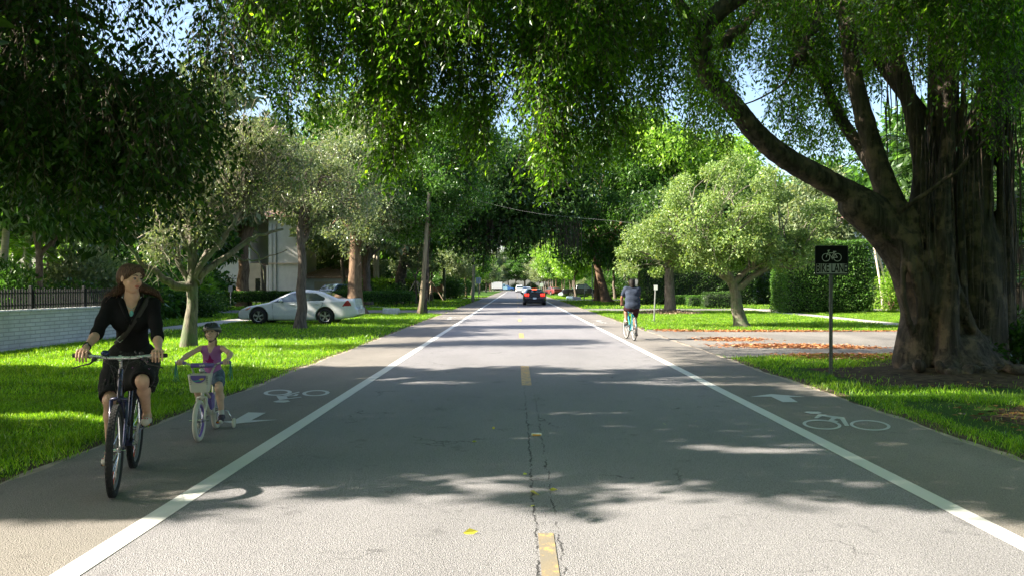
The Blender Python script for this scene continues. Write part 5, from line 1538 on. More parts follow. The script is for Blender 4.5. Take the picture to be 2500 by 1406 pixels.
def car(name, label, cat, body, W, glass, axles, R0, paint, loc, rz, h=.02, belt=.9, roofw=.74, windows=(), ws=None, rw=None, lights=(), wheelw=.22, nose=.16, seams=(), handles=(), mirror=None, extras=None, rim=M_alloy, group=None, round_=.05):
    """body: side outline (x back from the nose, z). glass etc. cut from the same skin."""
    r = empty(name, loc, rz, label, cat, group)
    P = np.array(body); L = P[:, 0].max(); zt = P[:, 1].max()
    s = SDF((-.08, -W / 2 - .08, P[:, 1].min() - .08), (L + .08, W / 2 + .08, zt + .08), h)
    X2, Z2 = np.meshgrid(s.ax[0], s.ax[2], indexing='ij')
    side = poly_sdf(X2, Z2, body)
    hw = np.full(X2.shape, W / 2)
    e = np.minimum(X2, L - X2); hw = hw - nose * np.clip(1 - e / .7, 0, 1) ** 2
    up = np.clip((Z2 - belt) / (zt - belt), 0, 1.1); hw = hw * (1 - (1 - roofw) * up)
    hw = hw - .05 * np.clip((.45 - Z2) / .3, 0, 1) ** 2 - .02 * np.clip((Z2 - .62) / (belt - .6), 0, 1)
    Y = np.abs(s.ax[1])[None, :, None]
    dy = (Y - hw[:, None, :]) * .97
    ds = side[:, None, :]
    k = round_ * 2
    q = np.clip(.5 + .5 * (ds - dy) / k, 0, 1)
    s.d = (dy * (1 - q) + ds * q + k * q * (1 - q)).astype(np.float32)
    for ax_ in axles:
        for sd in (-1, 1):
            s.cap((ax_, sd * (W / 2 - .16), R0), (ax_, sd * (W / 2 + .3), R0), R0 * 1.17, k=.012, op='s')
            # capsule ends are round: flatten the well with a shorter deep cut
            s.cap((ax_, sd * (W / 2 - .02), R0 * .6), (ax_, sd * (W / 2 + .3), R0 * .3), R0 * 1.1, k=.012, op='s')
    V, F = s.mesh(); V = relax(V, F, 2)
    c = V[F].mean(1); n = np.cross(V[F[:, 2]] - V[F[:, 0]], V[F[:, 3]] - V[F[:, 1]]); n = unit(n)
    lab = np.zeros(len(F), int)
    for poly in windows:
        lab[(poly_sdf(c[:, 0], c[:, 2], poly) < 0) & (np.abs(n[:, 1]) > .55)] = 1
    hwf = W / 2 * (1 - (1 - roofw) * np.clip((c[:, 2] - belt) / (zt - belt), 0, 1))
    for spec, id_ in ((ws, 2), (rw, 3)):
        if spec:
            x0, z0, x1, z1 = spec
            a = np.array([x0, z0]); b = np.array([x1, z1]); m = (b - a); Lm = np.linalg.norm(m); m = m / Lm
            t = ((c[:, 0] - a[0]) * m[0] + (c[:, 2] - a[1]) * m[1]) / Lm; off = np.abs((c[:, 0] - a[0]) * -m[1] + (c[:, 2] - a[1]) * m[0])
            lab[(t > .04) & (t < .95) & (off < .12) & (np.abs(c[:, 1]) < hwf - .10) & (np.abs(n[:, 1]) < .6)] = id_
    mats_l = []
    for i, (poly, nm, mt, cond) in enumerate(lights):
        mk = (poly_sdf(c[:, 0], c[:, 2], poly) < 0) & cond(c, n)
        lab[mk] = 10 + i
    bod = np_mesh('body', *submesh(V, F, lab == 0), paint, r, True)
    for id_, nm in ((1, 'side_window'), (2, 'windscreen'), (3, 'rear_window')):
        if (lab == id_).sum():
            for sd in ((-1, 1) if id_ == 1 else (0,)):
                m = (lab == id_) & ((c[:, 1] * sd > 0) if sd else True)
                np_mesh(nm, *submesh(V, F, m), glass, r, True)
    for i, (poly, nm, mt, cond) in enumerate(lights):
        for sd in (-1, 1):
            m = (lab == 10 + i) & (c[:, 1] * sd > 0)
            if m.sum(): np_mesh(nm, *submesh(V, F, m), mt, r, True)
    for ax_ in axles:
        for sd in (-1, 1): wheel(r, ax_, sd * (W / 2 - wheelw / 2 - .015), R0, wheelw, sd, rim)
    for ax_ in axles:
        mb = MB(); mb.box((ax_, 0, R0 + .02), (R0 * 1.9, W * .72, R0 * 1.25)); mb.build('wheel_well', M_blackpl, r)
    if seams:
        for sd in (-1, 1):
            mb = MB()
            for (xa, za, xb, zb) in seams: mb.tube([(xa, sd * (W / 2 - .004), za), (xb, sd * (W / 2 - .004), zb)], .007, 4)
            mb.build('door_seams', M_blackpl, r)
    for (xh, zh) in handles:
        for sd in (-1, 1):
            mb = MB(); mb.rbox((xh, sd * (W / 2 + .008), zh), (.2, .035, .03), .01); mb.build('door_handle', paint, r)
    if mirror:
        for sd in (-1, 1):
            mb = MB(); mb.sphere((mirror[0], sd * (W / 2 + .09), mirror[1]), (.09, .12, .075), 12, 8); mb.box((mirror[0], sd * (W / 2 - .02), mirror[1] - .03), (.06, .12, .03)); mb.build('wing_mirror', paint, r, smooth='all')
    if extras: extras(r)
    return r

M_wpaint = plain('white_car_paint', (.66, .68, .69), .25, var=.03, coat=.8)
M_kpaint = plain('black_car_paint', (.012, .013, .017), .2, var=.1, coat=.9)
M_bpaint = plain('blue_grey_paint', (.12, .18, .27), .3, coat=.6)
M_spaint = plain('silver_paint', (.38, .44, .45), .3, .4, coat=.6)
M_rpaint = plain('dark_red_paint', (.16, .03, .03), .3, coat=.6)
M_red = plain('tail_lamp_red', (.32, .012, .015), .2, coat=.8)
M_lamp = plain('head_lamp', (.60, .60, .58), .1, coat=1)
M_amber = plain('amber_lamp', (.62, .20, .10), .2, coat=1)
M_bright = plain('lit_brake_lamp', (.8, .05, .03), .3, emit=(1, .03, .012), estr=1.1)
M_orange = plain('lit_third_brake_lamp', (.8, .2, .05), .3, emit=(1, .10, .02), estr=1.0)

sedan = [(.10, .20), (.02, .30), (0, .46), (.05, .56), (.20, .66), (.45, .75), (1.02, .86), (1.34, .92), (1.75, 1.13), (2.28, 1.37), (2.60, 1.43), (2.98, 1.44), (3.45, 1.38), (3.60, 1.34), (4.26, 1.07), (4.45, 1.055), (4.86, 1.09), (4.90, 1.07), (4.97, .72), (5.05, .64), (5.06, .42), (4.86, .30), (4.35, .22), (3.3, .17), (1.3, .17)]
win = [(1.58, .93), (1.84, 1.10), (2.24, 1.29), (2.56, 1.335), (2.62, 1.335), (2.62, .955), (1.97, .93)]
win2 = [(2.72, 1.335), (3.30, 1.30), (3.68, 1.12), (3.70, 1.06), (3.64, 1.00), (2.72, .96)]
gs = G(575, 792)
def sed_x(r):
    mb = MB(); 
    for sd in (-1, 1): mb.box((.14, sd * .62, .30), (.22, .30, .09), (0, 0, sd * .5))
    mb.build('bumper_grille', M_blackpl, r)
    mb = MB(); mb.box((5.045, 0, .72), (.02, .32, .15)); mb.build('number_plate', M_whitep, r)
    for sd in (-1, 1):
        mb = MB(); mb.box((2.2, sd * .925, .56), (1.9, .012, .035)); mb.build('side_moulding', M_wpaint, r)
car('white_sedan', 'white four-door sedan parked side-on on the left lawn, nose to the left', 'car', sedan, 1.85, M_cglass, (.92, 3.71), .345, M_wpaint, (gs.x + .02, gs.y + .95, 0), R(-1), .015, .95, .74,
    windows=(win, win2), ws=(1.36, .93, 2.22, 1.355), rw=(3.62, 1.33, 4.24, 1.08),
    lights=(([(.12, .56), (.22, .70), (.50, .77), (.62, .76), (.50, .66), (.28, .58)], 'headlight', M_lamp, lambda c, n: np.abs(c[:, 1]) > .55),
            ([(.34, .60), (.52, .70), (.60, .74), (.56, .66), (.46, .60)], 'indicator', M_amber, lambda c, n: np.abs(c[:, 1]) > .7),
            ([(4.42, .76), (4.60, 1.00), (4.66, 1.01), (4.76, .90), (4.80, .78)], 'tail_light', M_red, lambda c, n: np.abs(c[:, 1]) > .55)),
    seams=((1.55, .20, 1.50, .88), (2.66, .22, 2.64, .93), (3.42, .58, 3.55, .70), (3.55, .70, 3.62, .92), (1.55, .20, 3.2, .20)), handles=((2.35, .83), (3.38, .86)), mirror=(1.88, .99), extras=sed_x)

coupe = [(.1, .22), (0, .40), (.05, .68), (.5, .80), (1.5, .92), (2.2, 1.28), (2.7, 1.37), (3.1, 1.35), (4.2, 1.06), (4.65, 1.05), (4.74, .98), (4.70, .72), (4.80, .62), (4.78, .40), (4.6, .26), (3.6, .2), (1.2, .2)]
gc = G(1305, 745)
def coupe_x(r):
    for sd in (-1, 1):
        for i in range(3):
            mb = MB(); mb.rbox((4.735, sd * (.52 + .13 * i), .885), (.05, .085, .20), .015, (0, R(-8), 0)); mb.build('tail_light', M_bright, r)
    mb = MB(); mb.box((3.22, 0, 1.33), (.05, .42, .06), (0, R(-14), 0)); mb.build('third_brake_light', M_orange, r)
    mb = MB(); mb.box((4.735, 0, .885), (.03, .82, .22), (0, R(-8), 0)); mb.build('rear_panel', M_blackpl, r)
    mb = MB(); mb.box((4.80, 0, .60), (.015, .31, .14)); mb.build('number_plate', M_whitep, r)
    mb = MB(); mb.rbox((4.70, 0, .33), (.2, 1.2, .16), .03)
    for sd in (-1, 1): mb.cyl((4.6, sd * .6, .27), (4.82, sd * .6, .27), .045, 10)
    mb.build('diffuser', M_blackpl, r, smooth=30)
    mb = MB(); mb.rbox((4.64, 0, 1.075), (.16, 1.35, .03), .01); mb.build('spoiler', M_kpaint, r)
car('black_coupe', 'black coupe with lit red brake lights driving away in the right lane', 'car', coupe, 1.92, M_cglass, (.85, 3.6), .345, M_kpaint, (gc.x, gc.y + 4.0, 0), R(-90), .025, .95, .66,
    windows=([(1.8, .98), (2.35, 1.25), (3.0, 1.27), (3.5, 1.08), (3.4, 1.0)],), ws=(1.52, .93, 2.2, 1.27), rw=(3.12, 1.345, 4.15, 1.08), extras=coupe_x, mirror=(1.9, 1.02), wheelw=.27, rim=plain('dark_rim', (.08, .08, .085), .4, .6))

suvp = [(.1, .3), (0, .5), (.05, .95), (1.1, 1.12), (1.35, 1.16), (2.0, 1.72), (2.3, 1.78), (4.3, 1.76), (4.6, 1.62), (4.75, 1.1), (4.8, .5), (4.6, .32)]
car('blue_suv', 'blue-grey sport utility vehicle parked behind the clipped hedge', 'car', suvp, 1.9, M_cglass, (.9, 3.75), .37, M_bpaint, ((792 - HX) * 73 / FPX - .4, 71.0, 0), R(60), .04, 1.15, .8,
    windows=([(1.6, 1.2), (2.1, 1.64), (4.2, 1.66), (4.4, 1.25), (4.3, 1.2)],), ws=(1.36, 1.17, 2.02, 1.71), rw=(4.62, 1.6, 4.76, 1.12))
pick = [(.1, .4), (0, .6), (.05, 1.05), (1.3, 1.18), (1.5, 1.2), (2.1, 1.8), (2.4, 1.86), (3.4, 1.84), (3.6, 1.7), (3.7, 1.18), (5.5, 1.18), (5.55, .6), (5.3, .42)]
car('pickup_truck', 'dark pickup parked behind the dark tree trunks on the right', 'truck', pick, 1.95, M_cglass, (1.0, 4.3), .40, M_kpaint, (11.9, 114, 0), R(180), .05, 1.2, .8,
    windows=([(1.7, 1.25), (2.2, 1.72), (3.35, 1.74), (3.45, 1.25)],), ws=(1.52, 1.22, 2.12, 1.79))
car('silver_car', 'silver-green car nose beside the dark pickup on the right', 'car', sedan, 1.82, M_cglass, (.92, 3.71), .345, M_spaint, (6.2, 116.5, 0), R(20), .05, .95, .74,
    windows=(win, win2), ws=(1.36, .93, 2.22, 1.355), rw=(3.62, 1.33, 4.24, 1.08), mirror=(1.88, .99))
car('dark_red_car', 'small dark red car far down the right side', 'car', sedan, 1.82, M_cglass, (.92, 3.71), .345, M_rpaint, (5.7, 150, 0), R(-70), .06, .95, .74,
    windows=(win, win2), ws=(1.36, .93, 2.22, 1.355), rw=(3.62, 1.33, 4.24, 1.08))
car('white_far_car', 'small white car far ahead in the middle of the road', 'car', suvp, 1.85, M_cglass, (.9, 3.75), .36, M_wpaint, ((1268 - HX) * 200 / FPX, 196, 0), R(-90), .06, 1.15, .8,
    windows=([(1.6, 1.2), (2.1, 1.64), (4.2, 1.66), (4.4, 1.25), (4.3, 1.2)],), ws=(1.36, 1.17, 2.02, 1.71), rw=(4.62, 1.6, 4.76, 1.12), lights=(([(4.5, .8), (4.5, 1.05), (4.9, 1.05), (4.9, .8)], 'tail_light', M_red, lambda c, n: np.abs(c[:, 1]) > .65),))
car('pale_far_car', 'pale car just ahead of the black coupe, mostly hidden by it', 'car', sedan, 1.82, M_cglass, (.92, 3.71), .345, M_wpaint, (1.9, 150, 0), R(-90), .06, .95, .74,
    windows=(win, win2), ws=(1.36, .93, 2.22, 1.355), rw=(3.62, 1.33, 4.24, 1.08))
car('blue_far_car', 'blue car right of the white box truck at the road end', 'car', suvp, 1.85, M_cglass, (.9, 3.75), .36, plain('blue_paint', (.05, .16, .42), .3, coat=.6), ((1256 - HX) * 268 / FPX, 270, 0), R(180), .06, 1.15, .8,
    windows=([(1.6, 1.2), (2.1, 1.64), (4.2, 1.66), (4.4, 1.25), (4.3, 1.2)],), ws=(1.36, 1.17, 2.02, 1.71), rw=(4.62, 1.6, 4.76, 1.12))
tr = empty('box_truck', ((1201 - HX) * 268 / FPX, 267, 0), 0, 'white box truck crossing at the far end of the road', 'truck')
mb = MB(); mb.rbox((1.7, 0, 1.75), (3.4, 2.0, 2.1), .04); mb.build('cargo_box', M_wpaint, tr)
mb = MB(); mb.prism([(3.5, .45), (3.5, 2.2), (4.2, 2.25), (4.6, 1.5), (5.0, 1.3), (5.05, .45)], -.95, .95, 'xz'); mb.build('cab', plain('pale_blue_cab', (.30, .52, .66), .3), tr)
mb = MB(); mb.box((4.0, -.96, 1.75), (.55, .03, .5)); mb.build('cab_window', M_cglass, tr)
mb = MB(); mb.box((2.4, 0, .6), (4.9, 1.0, .2)); mb.build('chassis', M_blackpl, tr)
for x in (.8, 4.3):
    for sd in (-1, 1): wheel(tr, x, sd * .82, .38, .25, sd)
# ------------------------------------------------------------------ bicycles
def bike(name, label, rear, front, R0, P):
    """rear/front: ground contacts. Local x forward, y to the rider's left."""
    rear, front = Vector(rear), Vector(front); u = front - rear; wb = P.get('wb', u.length); O = (rear + front) / 2
    rz = math.atan2(u.y, u.x)
    r = empty(name, (O.x, O.y, .012), rz, label, 'bicycle')
    r.rotation_euler = (P.get('lean', 0), 0, rz)
    hx_ = wb / 2; fr, fk = P['frame'], P.get('fork', P['frame'])
    bbx, bbz = P.get('bb', (-.10, .28)); tr = P.get('tr', .018)
    st = (P['sx'], P['sz']); ht = (P['hx'], P['hz']); hb = (P['hx'] + P.get('hslope', .05), P['hb'])
    def v(x, z, y=0): return (x, y, z)
    mb = MB()
    if P.get('step'):
        mb.tube([v(*hb), v((hb[0] + bbx) / 2, (hb[1] + bbz) / 2 + .02), v(bbx, bbz)], tr * 1.15, 10)
        mb.tube([v(hb[0] - .01, hb[1] + .05), v((hb[0] + bbx) / 2 - .02, (hb[1] + bbz) / 2 + .12), v(bbx - .04, bbz + .16)], tr, 10)
    else:
        mb.cyl(v(*hb), v(bbx, bbz), tr * 1.15); mb.cyl(v(ht[0], ht[1] - .04), v(st[0] + .03, st[1] - .17), tr * .9)
    mb.cyl(v(bbx, bbz), v(st[0], st[1] - .14), tr * .95); mb.cyl(v(hb[0] - .005, hb[1] - .01), v(*ht), tr * 1.25)
    for s in (-1, 1):
        mb.tube([v(bbx, bbz, s * .03), v(-hx_ * .8, R0 + .0, s * .055), v(-hx_, R0, s * .06)], tr * .5, 8)
        mb.tube([v(st[0] + .02, st[1] - .19, s * .02), v(-hx_ * .8, R0 + (st[1] - R0) * .4, s * .045), v(-hx_, R0, s * .06)], tr * .45, 8)
    mb.cyl(v(bbx, bbz, -.04), v(bbx, bbz, .04), tr * 1.2, 14)
    mb.build('frame', fr, r, smooth=50)
    steer = P.get('steer', 0); pv = Vector(v(*hb))
    def turn(mb_, s0=0):
        M = Matrix.Translation(pv) @ Matrix.Rotation(steer, 4, 'Z') @ Matrix.Translation(-pv)
        return mb_.xform(M) if steer else mb_
    mb = MB(); w = P.get('fw', .055)
    mb.tube([v(hb[0], hb[1] + .0), v(hb[0] + .01, hb[1] - .05)], tr * 1.1, 10)
    mb.tube([v(hb[0] + .01, hb[1] - .03, -w - .005), v(hb[0] + .008, hb[1] - .018, 0), v(hb[0] + .01, hb[1] - .03, w + .005)], tr * .95, 8)
    for s in (-1, 1): mb.tube([v(hb[0] + .01, hb[1] - .03, s * w), v(hb[0] + .035, (hb[1] + R0) / 2, s * w), v(hx_ - .02, R0 + .06, s * (w + .003)), v(hx_, R0, s * (w + .004))], [tr * .95, tr * .85, tr * .6, tr * .5], 8)
    turn(mb).build('fork', fk, r, smooth='all')
    def wheel_(nm, cx, turn_):
        tw = P.get('tw', .026)
        mt = MB(); mt.tube([(cx + (R0 - tw) * math.cos(a), 0, R0 + (R0 - tw) * math.sin(a)) for a in np.linspace(0, 2 * PI, 56, endpoint=False)], tw, 12, closed=True)
        if P.get('knobs'):
            for i in range(64):
                a = 2 * PI * i / 64
                for yy in (-.014, 0, .014):
                    aa = a + (.05 if yy == 0 else 0); mt.box((cx + (R0 - .002) * math.cos(aa), yy, R0 + (R0 - .002) * math.sin(aa)), (.008, .011, .02), (0, -aa, 0))
        if turn_: turn(mt)
        o = mt.build(nm, P['tyre'], r, smooth=40)
        mr = MB(); Rr = R0 - 2 * tw - .004
        mr.tube([(cx + Rr * math.cos(a), 0, R0 + Rr * math.sin(a)) for a in np.linspace(0, 2 * PI, 48, endpoint=False)], .013, 8, closed=True)
        if turn_: turn(mr)
        mr.build('rim', P['rim'], o, smooth='all')
        ms = MB()
        for i in range(P.get('nsp', 32)):
            a = 2 * PI * i / P.get('nsp', 32); s = 1 if i % 2 else -1; b = a + (.35 if (i // 2) % 2 else -.35)
            ms.cyl((cx + .022 * math.cos(b), s * .03, R0 + .022 * math.sin(b)), (cx + Rr * math.cos(a), 0, R0 + Rr * math.sin(a)), .0016, 3)
        if turn_: turn(ms)
        ms.build('spokes', P.get('spoke', M_chrome), o)
        mh = MB(); mh.cyl((cx, -.045, R0), (cx, .045, R0), .02, 12); mh.cyl((cx, -.075 - P.get('nut', 0), R0), (cx, .075 + P.get('nut', 0), R0), .008, 8)
        if turn_: turn(mh)
        mh.build('hub', M_chrome, o, smooth=40)
        if P.get('reflector'):
            mq = MB(); mq.box((cx + .05, 0, R0 - Rr * .68), (.03, .012, .09)); 
            if turn_: turn(mq)
            mq.build('reflector', P['reflector'], o)
        return o
    wheel_('front_wheel', hx_, True); wheel_('rear_wheel', -hx_, False)
    # saddle
    mb = MB(); mb.cyl(v(st[0], st[1] - .16), v(st[0] - .01, st[1] - .03), tr * .8, 10); mb.build('seat_post', M_chrome, r)
    s = SDF((st[0] - .17, -.12, st[1] - .09), (st[0] + .20, .12, st[1] + .06), .008); k = P.get('ss', 1)
    s.ell((st[0] - .07 * k, 0, st[1] - .01), (.085 * k, .085 * k, .03), k=.03); s.cap((st[0] - .05, 0, st[1]), (st[0] + .14 * k, 0, st[1] - .005), .035 * k, .018 * k, .03, sq=((0, 0, 1), .7))
    s.build('saddle', P.get('saddle', M_blackpl), r)
    # handlebar
    bz, bw, bx = P['barz'], P['barw'] / 2, P['barx']
    mb = MB(); mb.cyl(v(*ht), v(bx - .02, min(bz, ht[1] + .12)), tr * .8, 10)
    if P.get('riser'):
        z0 = ht[1] + .03; x0 = ht[0] + .015
        for s_ in (-1, 1): mb.tube([v(x0, z0, 0), v(x0, z0, s_ * .035), v(x0 + .005, z0 + .015, s_ * .07), v(x0, z0 + .07, s_ * .095), v(bx - .02, bz - .02, s_ * .12), v(bx, bz, s_ * .16), v(bx - .02, bz + .005, s_ * bw)], .011, 8)
        mb.cyl(v(x0 - .005, bz - .025, -.115), v(x0 - .005, bz - .025, .115), .009, 8)
    elif P.get('drop'):
        for s_ in (-1, 1): mb.tube([v(bx, bz, 0), v(bx, bz, s_ * .12), v(bx - .02, bz + .015, s_ * bw * .8), v(bx - .04, bz + .01, s_ * bw)], .0125, 8)
    else:
        mb.tube([v(bx - .02, bz - .01), v(bx + .02, bz, 0)], .022, 10)
        for s_ in (-1, 1): mb.tube([v(bx + .02, bz, 0), v(bx + .02, bz, s_ * .08), v(bx, bz + .012, s_ * bw * .6), v(bx - .035, bz + .014, s_ * bw)], .0135, 10)
    hb_o = turn(mb).build('handlebar', P.get('bar', M_alloy), r, smooth=50)
    for s_ in (-1, 1):
        mb = MB(); x1 = bx - .02 if P.get('riser') else (bx - .035 if not P.get('drop') else bx - .04); z1 = bz + .005 if P.get('riser') else bz + .014
        mb.tube([v(x1 + .018, z1 - .002, s_ * (bw - P.get('gl', .12))), v(x1, z1, s_ * (bw + .006))], .017, 12); turn(mb).build('grip', P.get('grip', M_blackpl), hb_o, smooth=50)
    if P.get('levers'):
        for s_ in (-1, 1):
            mb = MB(); mb.rbox((bx + .02, s_ * (bw - .15), bz - .012), (.05, .035, .03), .006)
            mb.tube([v(bx + .04, bz - .02, s_ * (bw - .15)), v(bx + .075, bz - .04, s_ * (bw - .13)), v(bx + .07, bz - .055, s_ * (bw - .07)), v(bx + .075, bz - .075, s_ * (bw - .015))], [.009, .008, .006, .006], 6, flat=.6)
            turn(mb).build('brake_lever', M_blackpl, hb_o, smooth=40)
        mb = MB()
        for s_ in (-1, 1):
            mb.tube([v(bx + .03, bz - .02, s_ * (bw - .16)), v(bx + .10, bz - .01, s_ * .12), v(bx + .10, bz - .07, s_ * .02), v(ht[0] + .05, ht[1] - .1, -s_ * .02), v(hb[0] + .03, hb[1] - .02, 0)], .0032, 5)
            mb.tube([v(bx + .02, bz - .01, s_ * (bw - .17)), v(bx + .12, bz + .03, s_ * .09), v(bx + .07, bz - .12, s_ * .035), v(ht[0], ht[1] - .18, s_ * .03)], .003, 5)
        turn(mb).build('cables', M_blackpl, hb_o, smooth='all')
        mb = MB(); mb.sphere(v(bx + .01, bz + .035, -.105), (.032, .032, .024), 14, 8); turn(mb).build('bell', plain('bell_blue', (.03, .04, .11), .25, .6), hb_o, smooth='all')
        mb = MB(); mb.sphere(v(bx - .005, bz + .03, .15), (.022, .02, .018), 10, 6); mb.tube([v(bx, bz + .01, .13), v(bx - .01, bz + .05, .10)], .006, 5); turn(mb).build('gear_shifter', M_blackpl, hb_o, smooth='all')
    # cranks and pedals
    ca, cl, py = P.get('crank', PI / 2), P.get('cl', .17), P.get('py', .15)
    cr = MB(); cr.tube([(bbx + .09 * P.get('ck', 1) * math.cos(a), -.055, bbz + .09 * P.get('ck', 1) * math.sin(a)) for a in np.linspace(0, 2 * PI, 36, endpoint=False)], .006, 4, closed=True)
    for i in range(5):
        a = i * 2 * PI / 5; cr.cyl((bbx, -.055, bbz), (bbx + .085 * P.get('ck', 1) * math.cos(a), -.055, bbz + .085 * P.get('ck', 1) * math.sin(a)), .006, 4)
    cr.cyl((bbx, -.065, bbz), (bbx, .065, bbz), .014, 8)
    peds = {}
    for s_, a in ((1, ca), (-1, ca + PI)):
        e = (bbx + cl * math.cos(a), s_ * .085, bbz + cl * math.sin(a)); cr.tube([(bbx, s_ * .06, bbz), e], [.013, .010], 8); cr.cyl(e, (e[0], s_ * (py + .04), e[2]), .006, 6)
        peds[s_] = (e[0], s_ * py, e[2])
    co = cr.build('crankset', P.get('crankm', M_alloy), r, smooth=40)
    for s_ in (-1, 1):
        mb = MB(); c = peds[s_]; k = P.get('pk', 1)
        mb.rbox((c[0] + .038 * k, c[1], c[2]), (.014, .085 * k, .022), .003); mb.rbox((c[0] - .038 * k, c[1], c[2]), (.014, .085 * k, .022), .003); mb.box((c[0], c[1], c[2]), (.07 * k, .02, .018)); mb.box((c[0], c[1] + .036 * k, c[2]), (.07 * k, .008, .016)); mb.box((c[0], c[1] - .036 * k, c[2]), (.07 * k, .008, .016))
        pdl = mb.build('pedal', M_blackpl, co)
        mb = MB(); mb.box((c[0] + .0465 * k, c[1], c[2]), (.003, .06 * k, .014)); mb.build('pedal_reflector', plain('pedal_orange', (.62, .22, .03), .3), pdl)
    ch = MB(); a1 = .088 * P.get('ck', 1)
    ch.tube([(bbx, -.055, bbz + a1), (-hx_, -.055, R0 + .04), (-hx_ - .038, -.055, R0), (-hx_, -.055, R0 - .04), (bbx, -.055, bbz - a1)], .0045, 4)
    if P.get('derail'):
        ch.cyl((-hx_, -.062, R0), (-hx_, -.045, R0), .055, 20); ch.cyl((-hx_, -.045, R0), (-hx_, -.035, R0), .042, 16)
    ch.build('chain', M_blackpl, r)
    if P.get('derail'):
        mb = MB(); mb.cyl((-hx_ + .01, -.07, R0 - .03), (-hx_ + .03, -.075, R0 - .08), .012, 8); mb.cyl((-hx_ + .03, -.08, R0 - .08), (-hx_ + .03, -.06, R0 - .08), .024, 12)
        mb.cyl((-hx_ + .06, -.08, R0 - .15), (-hx_ + .06, -.06, R0 - .15), .024, 12); mb.box((-hx_ + .045, -.075, R0 - .115), (.02, .006, .1)); mb.build('derailleur', M_blackpl, r)
    return r, O, rz

# ------------------------------------------------------------------ figures
def skin_mat(name, col):
    t = NT(name); a = t.n('ShaderNodeAttribute'); a.attribute_name = 'paint'
    nz = t.ramp(t.noise(t.obj(), 22, 3), [(.3, .88), (.7, 1.08)])
    c = t.mix(1.0, t.mix(1.0, a.outputs['Color'], (*col, 1), 'MULTIPLY'), nz, 'MULTIPLY')
    t.bsdf(c, .5, 0, .35, t.bump(t.noise(t.obj(), 160, 2), .15, .002))
    return t.mat
def hair_mat(name, c1, c2, axis=(1, 1, .1)):
    t = NT(name); v = t.scale(t.obj(), axis)
    n = t.noise(v, 110, 4, .6, .2)
    t.bsdf(t.ramp(n, [(.35, c1), (.68, c2)]), .6, 0, .15, t.bump(n, .9, .006))
    return t.mat
def cloth(name, col, var=.15, bump=.4, sc=6):
    return plain(name, col, .9, var=var, scale=sc, bump=bump, spec=.15, sheen=.0)

def basis(f, roll=0.0):
    f = np.array(f, float); f /= np.linalg.norm(f); l = np.cross([0, 0, 1], f); l /= np.linalg.norm(l); u = np.cross(f, l)
    c, s = math.cos(roll), math.sin(roll)
    l, u = l * c + u * s, u * c - l * s
    return np.stack([f, l, u], 1)

def head_sdf(s, c, M, H, child=False):
    c = np.array(c)
    def p(x, y, z): return c + M @ (np.array([x, y, z]) * H)
    k = .05 * H
    s.ell(p(-.07, 0, .13), np.array([.40, .335, .36]) * H, M, k)
    s.ell(p(.09, 0, -.13), np.array([.26, .255 + .03 * child, .32 - .03 * child]) * H, M, k * 1.5)
    s.ell(p(.20, 0, -.37), np.array([.10, .11, .08]) * H, M, k * 1.5)
    for y in (-1, 1):
        s.ell(p(.19, y * .15, -.11), np.array([.12, .11, .12]) * H, M, k)
        s.cap(p(-.02, y * .22, -.18), p(.16, y * .09, -.38), .055 * H, .05 * H, k)
    s.ell(p(.27, 0, .10), np.array([.08, .21, .05]) * H, M, k)
    for y in (-1, 1): s.ell(p(.385, y * .135, .025), np.array([.06, .085, .045]) * H, M, k * .8, 's')
    for y in (-1, 1): s.ell(p(.295, y * .135, .022), np.array([.055, .075, .045]) * H, M, .012 * H)
    s.cap(p(.335, 0, .08), p(.425, 0, -.09), .028 * H, .045 * H, k * .6)
    for y in (-1, 1): s.ell(p(.38, y * .045, -.105), np.array([.045, .035, .03]) * H, M, k * .4)
    s.ell(p(.325, 0, -.215), np.array([.05, .10, .028]) * H, M, k * .3)
    s.ell(p(.315, 0, -.262), np.array([.05, .085, .032]) * H, M, k * .3)
    for y in (-1, 1):
        s.ell(p(-.03, y * .345, -.02), np.array([.075, .028, .115]) * H, M, k * .5)
    return p

def face_parts(root, p, M, H, iris, brow, lid=None, teeth=False, lipc=(.35, .10, .09)):
    for y in (-1, 1):
        mb = MB(); mb.sphere(p(.312, y * .135, .022), .047 * H, 14, 10); e = mb.build('eye', plain('eye_white', (.25, .235, .22), .3), root, smooth='all')
        mb = MB(); mb.sphere(p(.335, y * .135, .024), (.030 * H,) * 3, 10, 6); mb.build('iris', iris, e, smooth='all')
        mb = MB(); mb.tube([p(.332, y * .070, .035), p(.362, y * .13, .052), p(.320, y * .21, .030)], [.006 * H, .014 * H, .006 * H], 6); mb.build('eyelashes', iris, e, smooth='all')
        mb = MB(); mb.tube([p(.365, y * .05, .125), p(.368, y * .13, .15), p(.315, y * .225, .125)], [.014 * H, .015 * H, .006 * H], 6); mb.build('eyebrow', brow, root, smooth='all')
    mb = MB(); mb.tube([p(.335, -.085, -.235), p(.374, -.03, -.24), p(.376, .03, -.24), p(.335, .085, -.235)], [.004 * H, .007 * H, .007 * H, .004 * H], 5)
    if teeth: mb = MB(); mb.tube([p(.33, -.09, -.222), p(.375, -.04, -.245), p(.377, .04, -.245), p(.33, .09, -.222)], [.006 * H, .022 * H, .022 * H, .006 * H], 6)
    mb.build('mouth', plain('teeth', (.55, .52, .47), .3) if teeth else plain('mouth_line', (.12, .035, .03), .5), root, smooth='all')

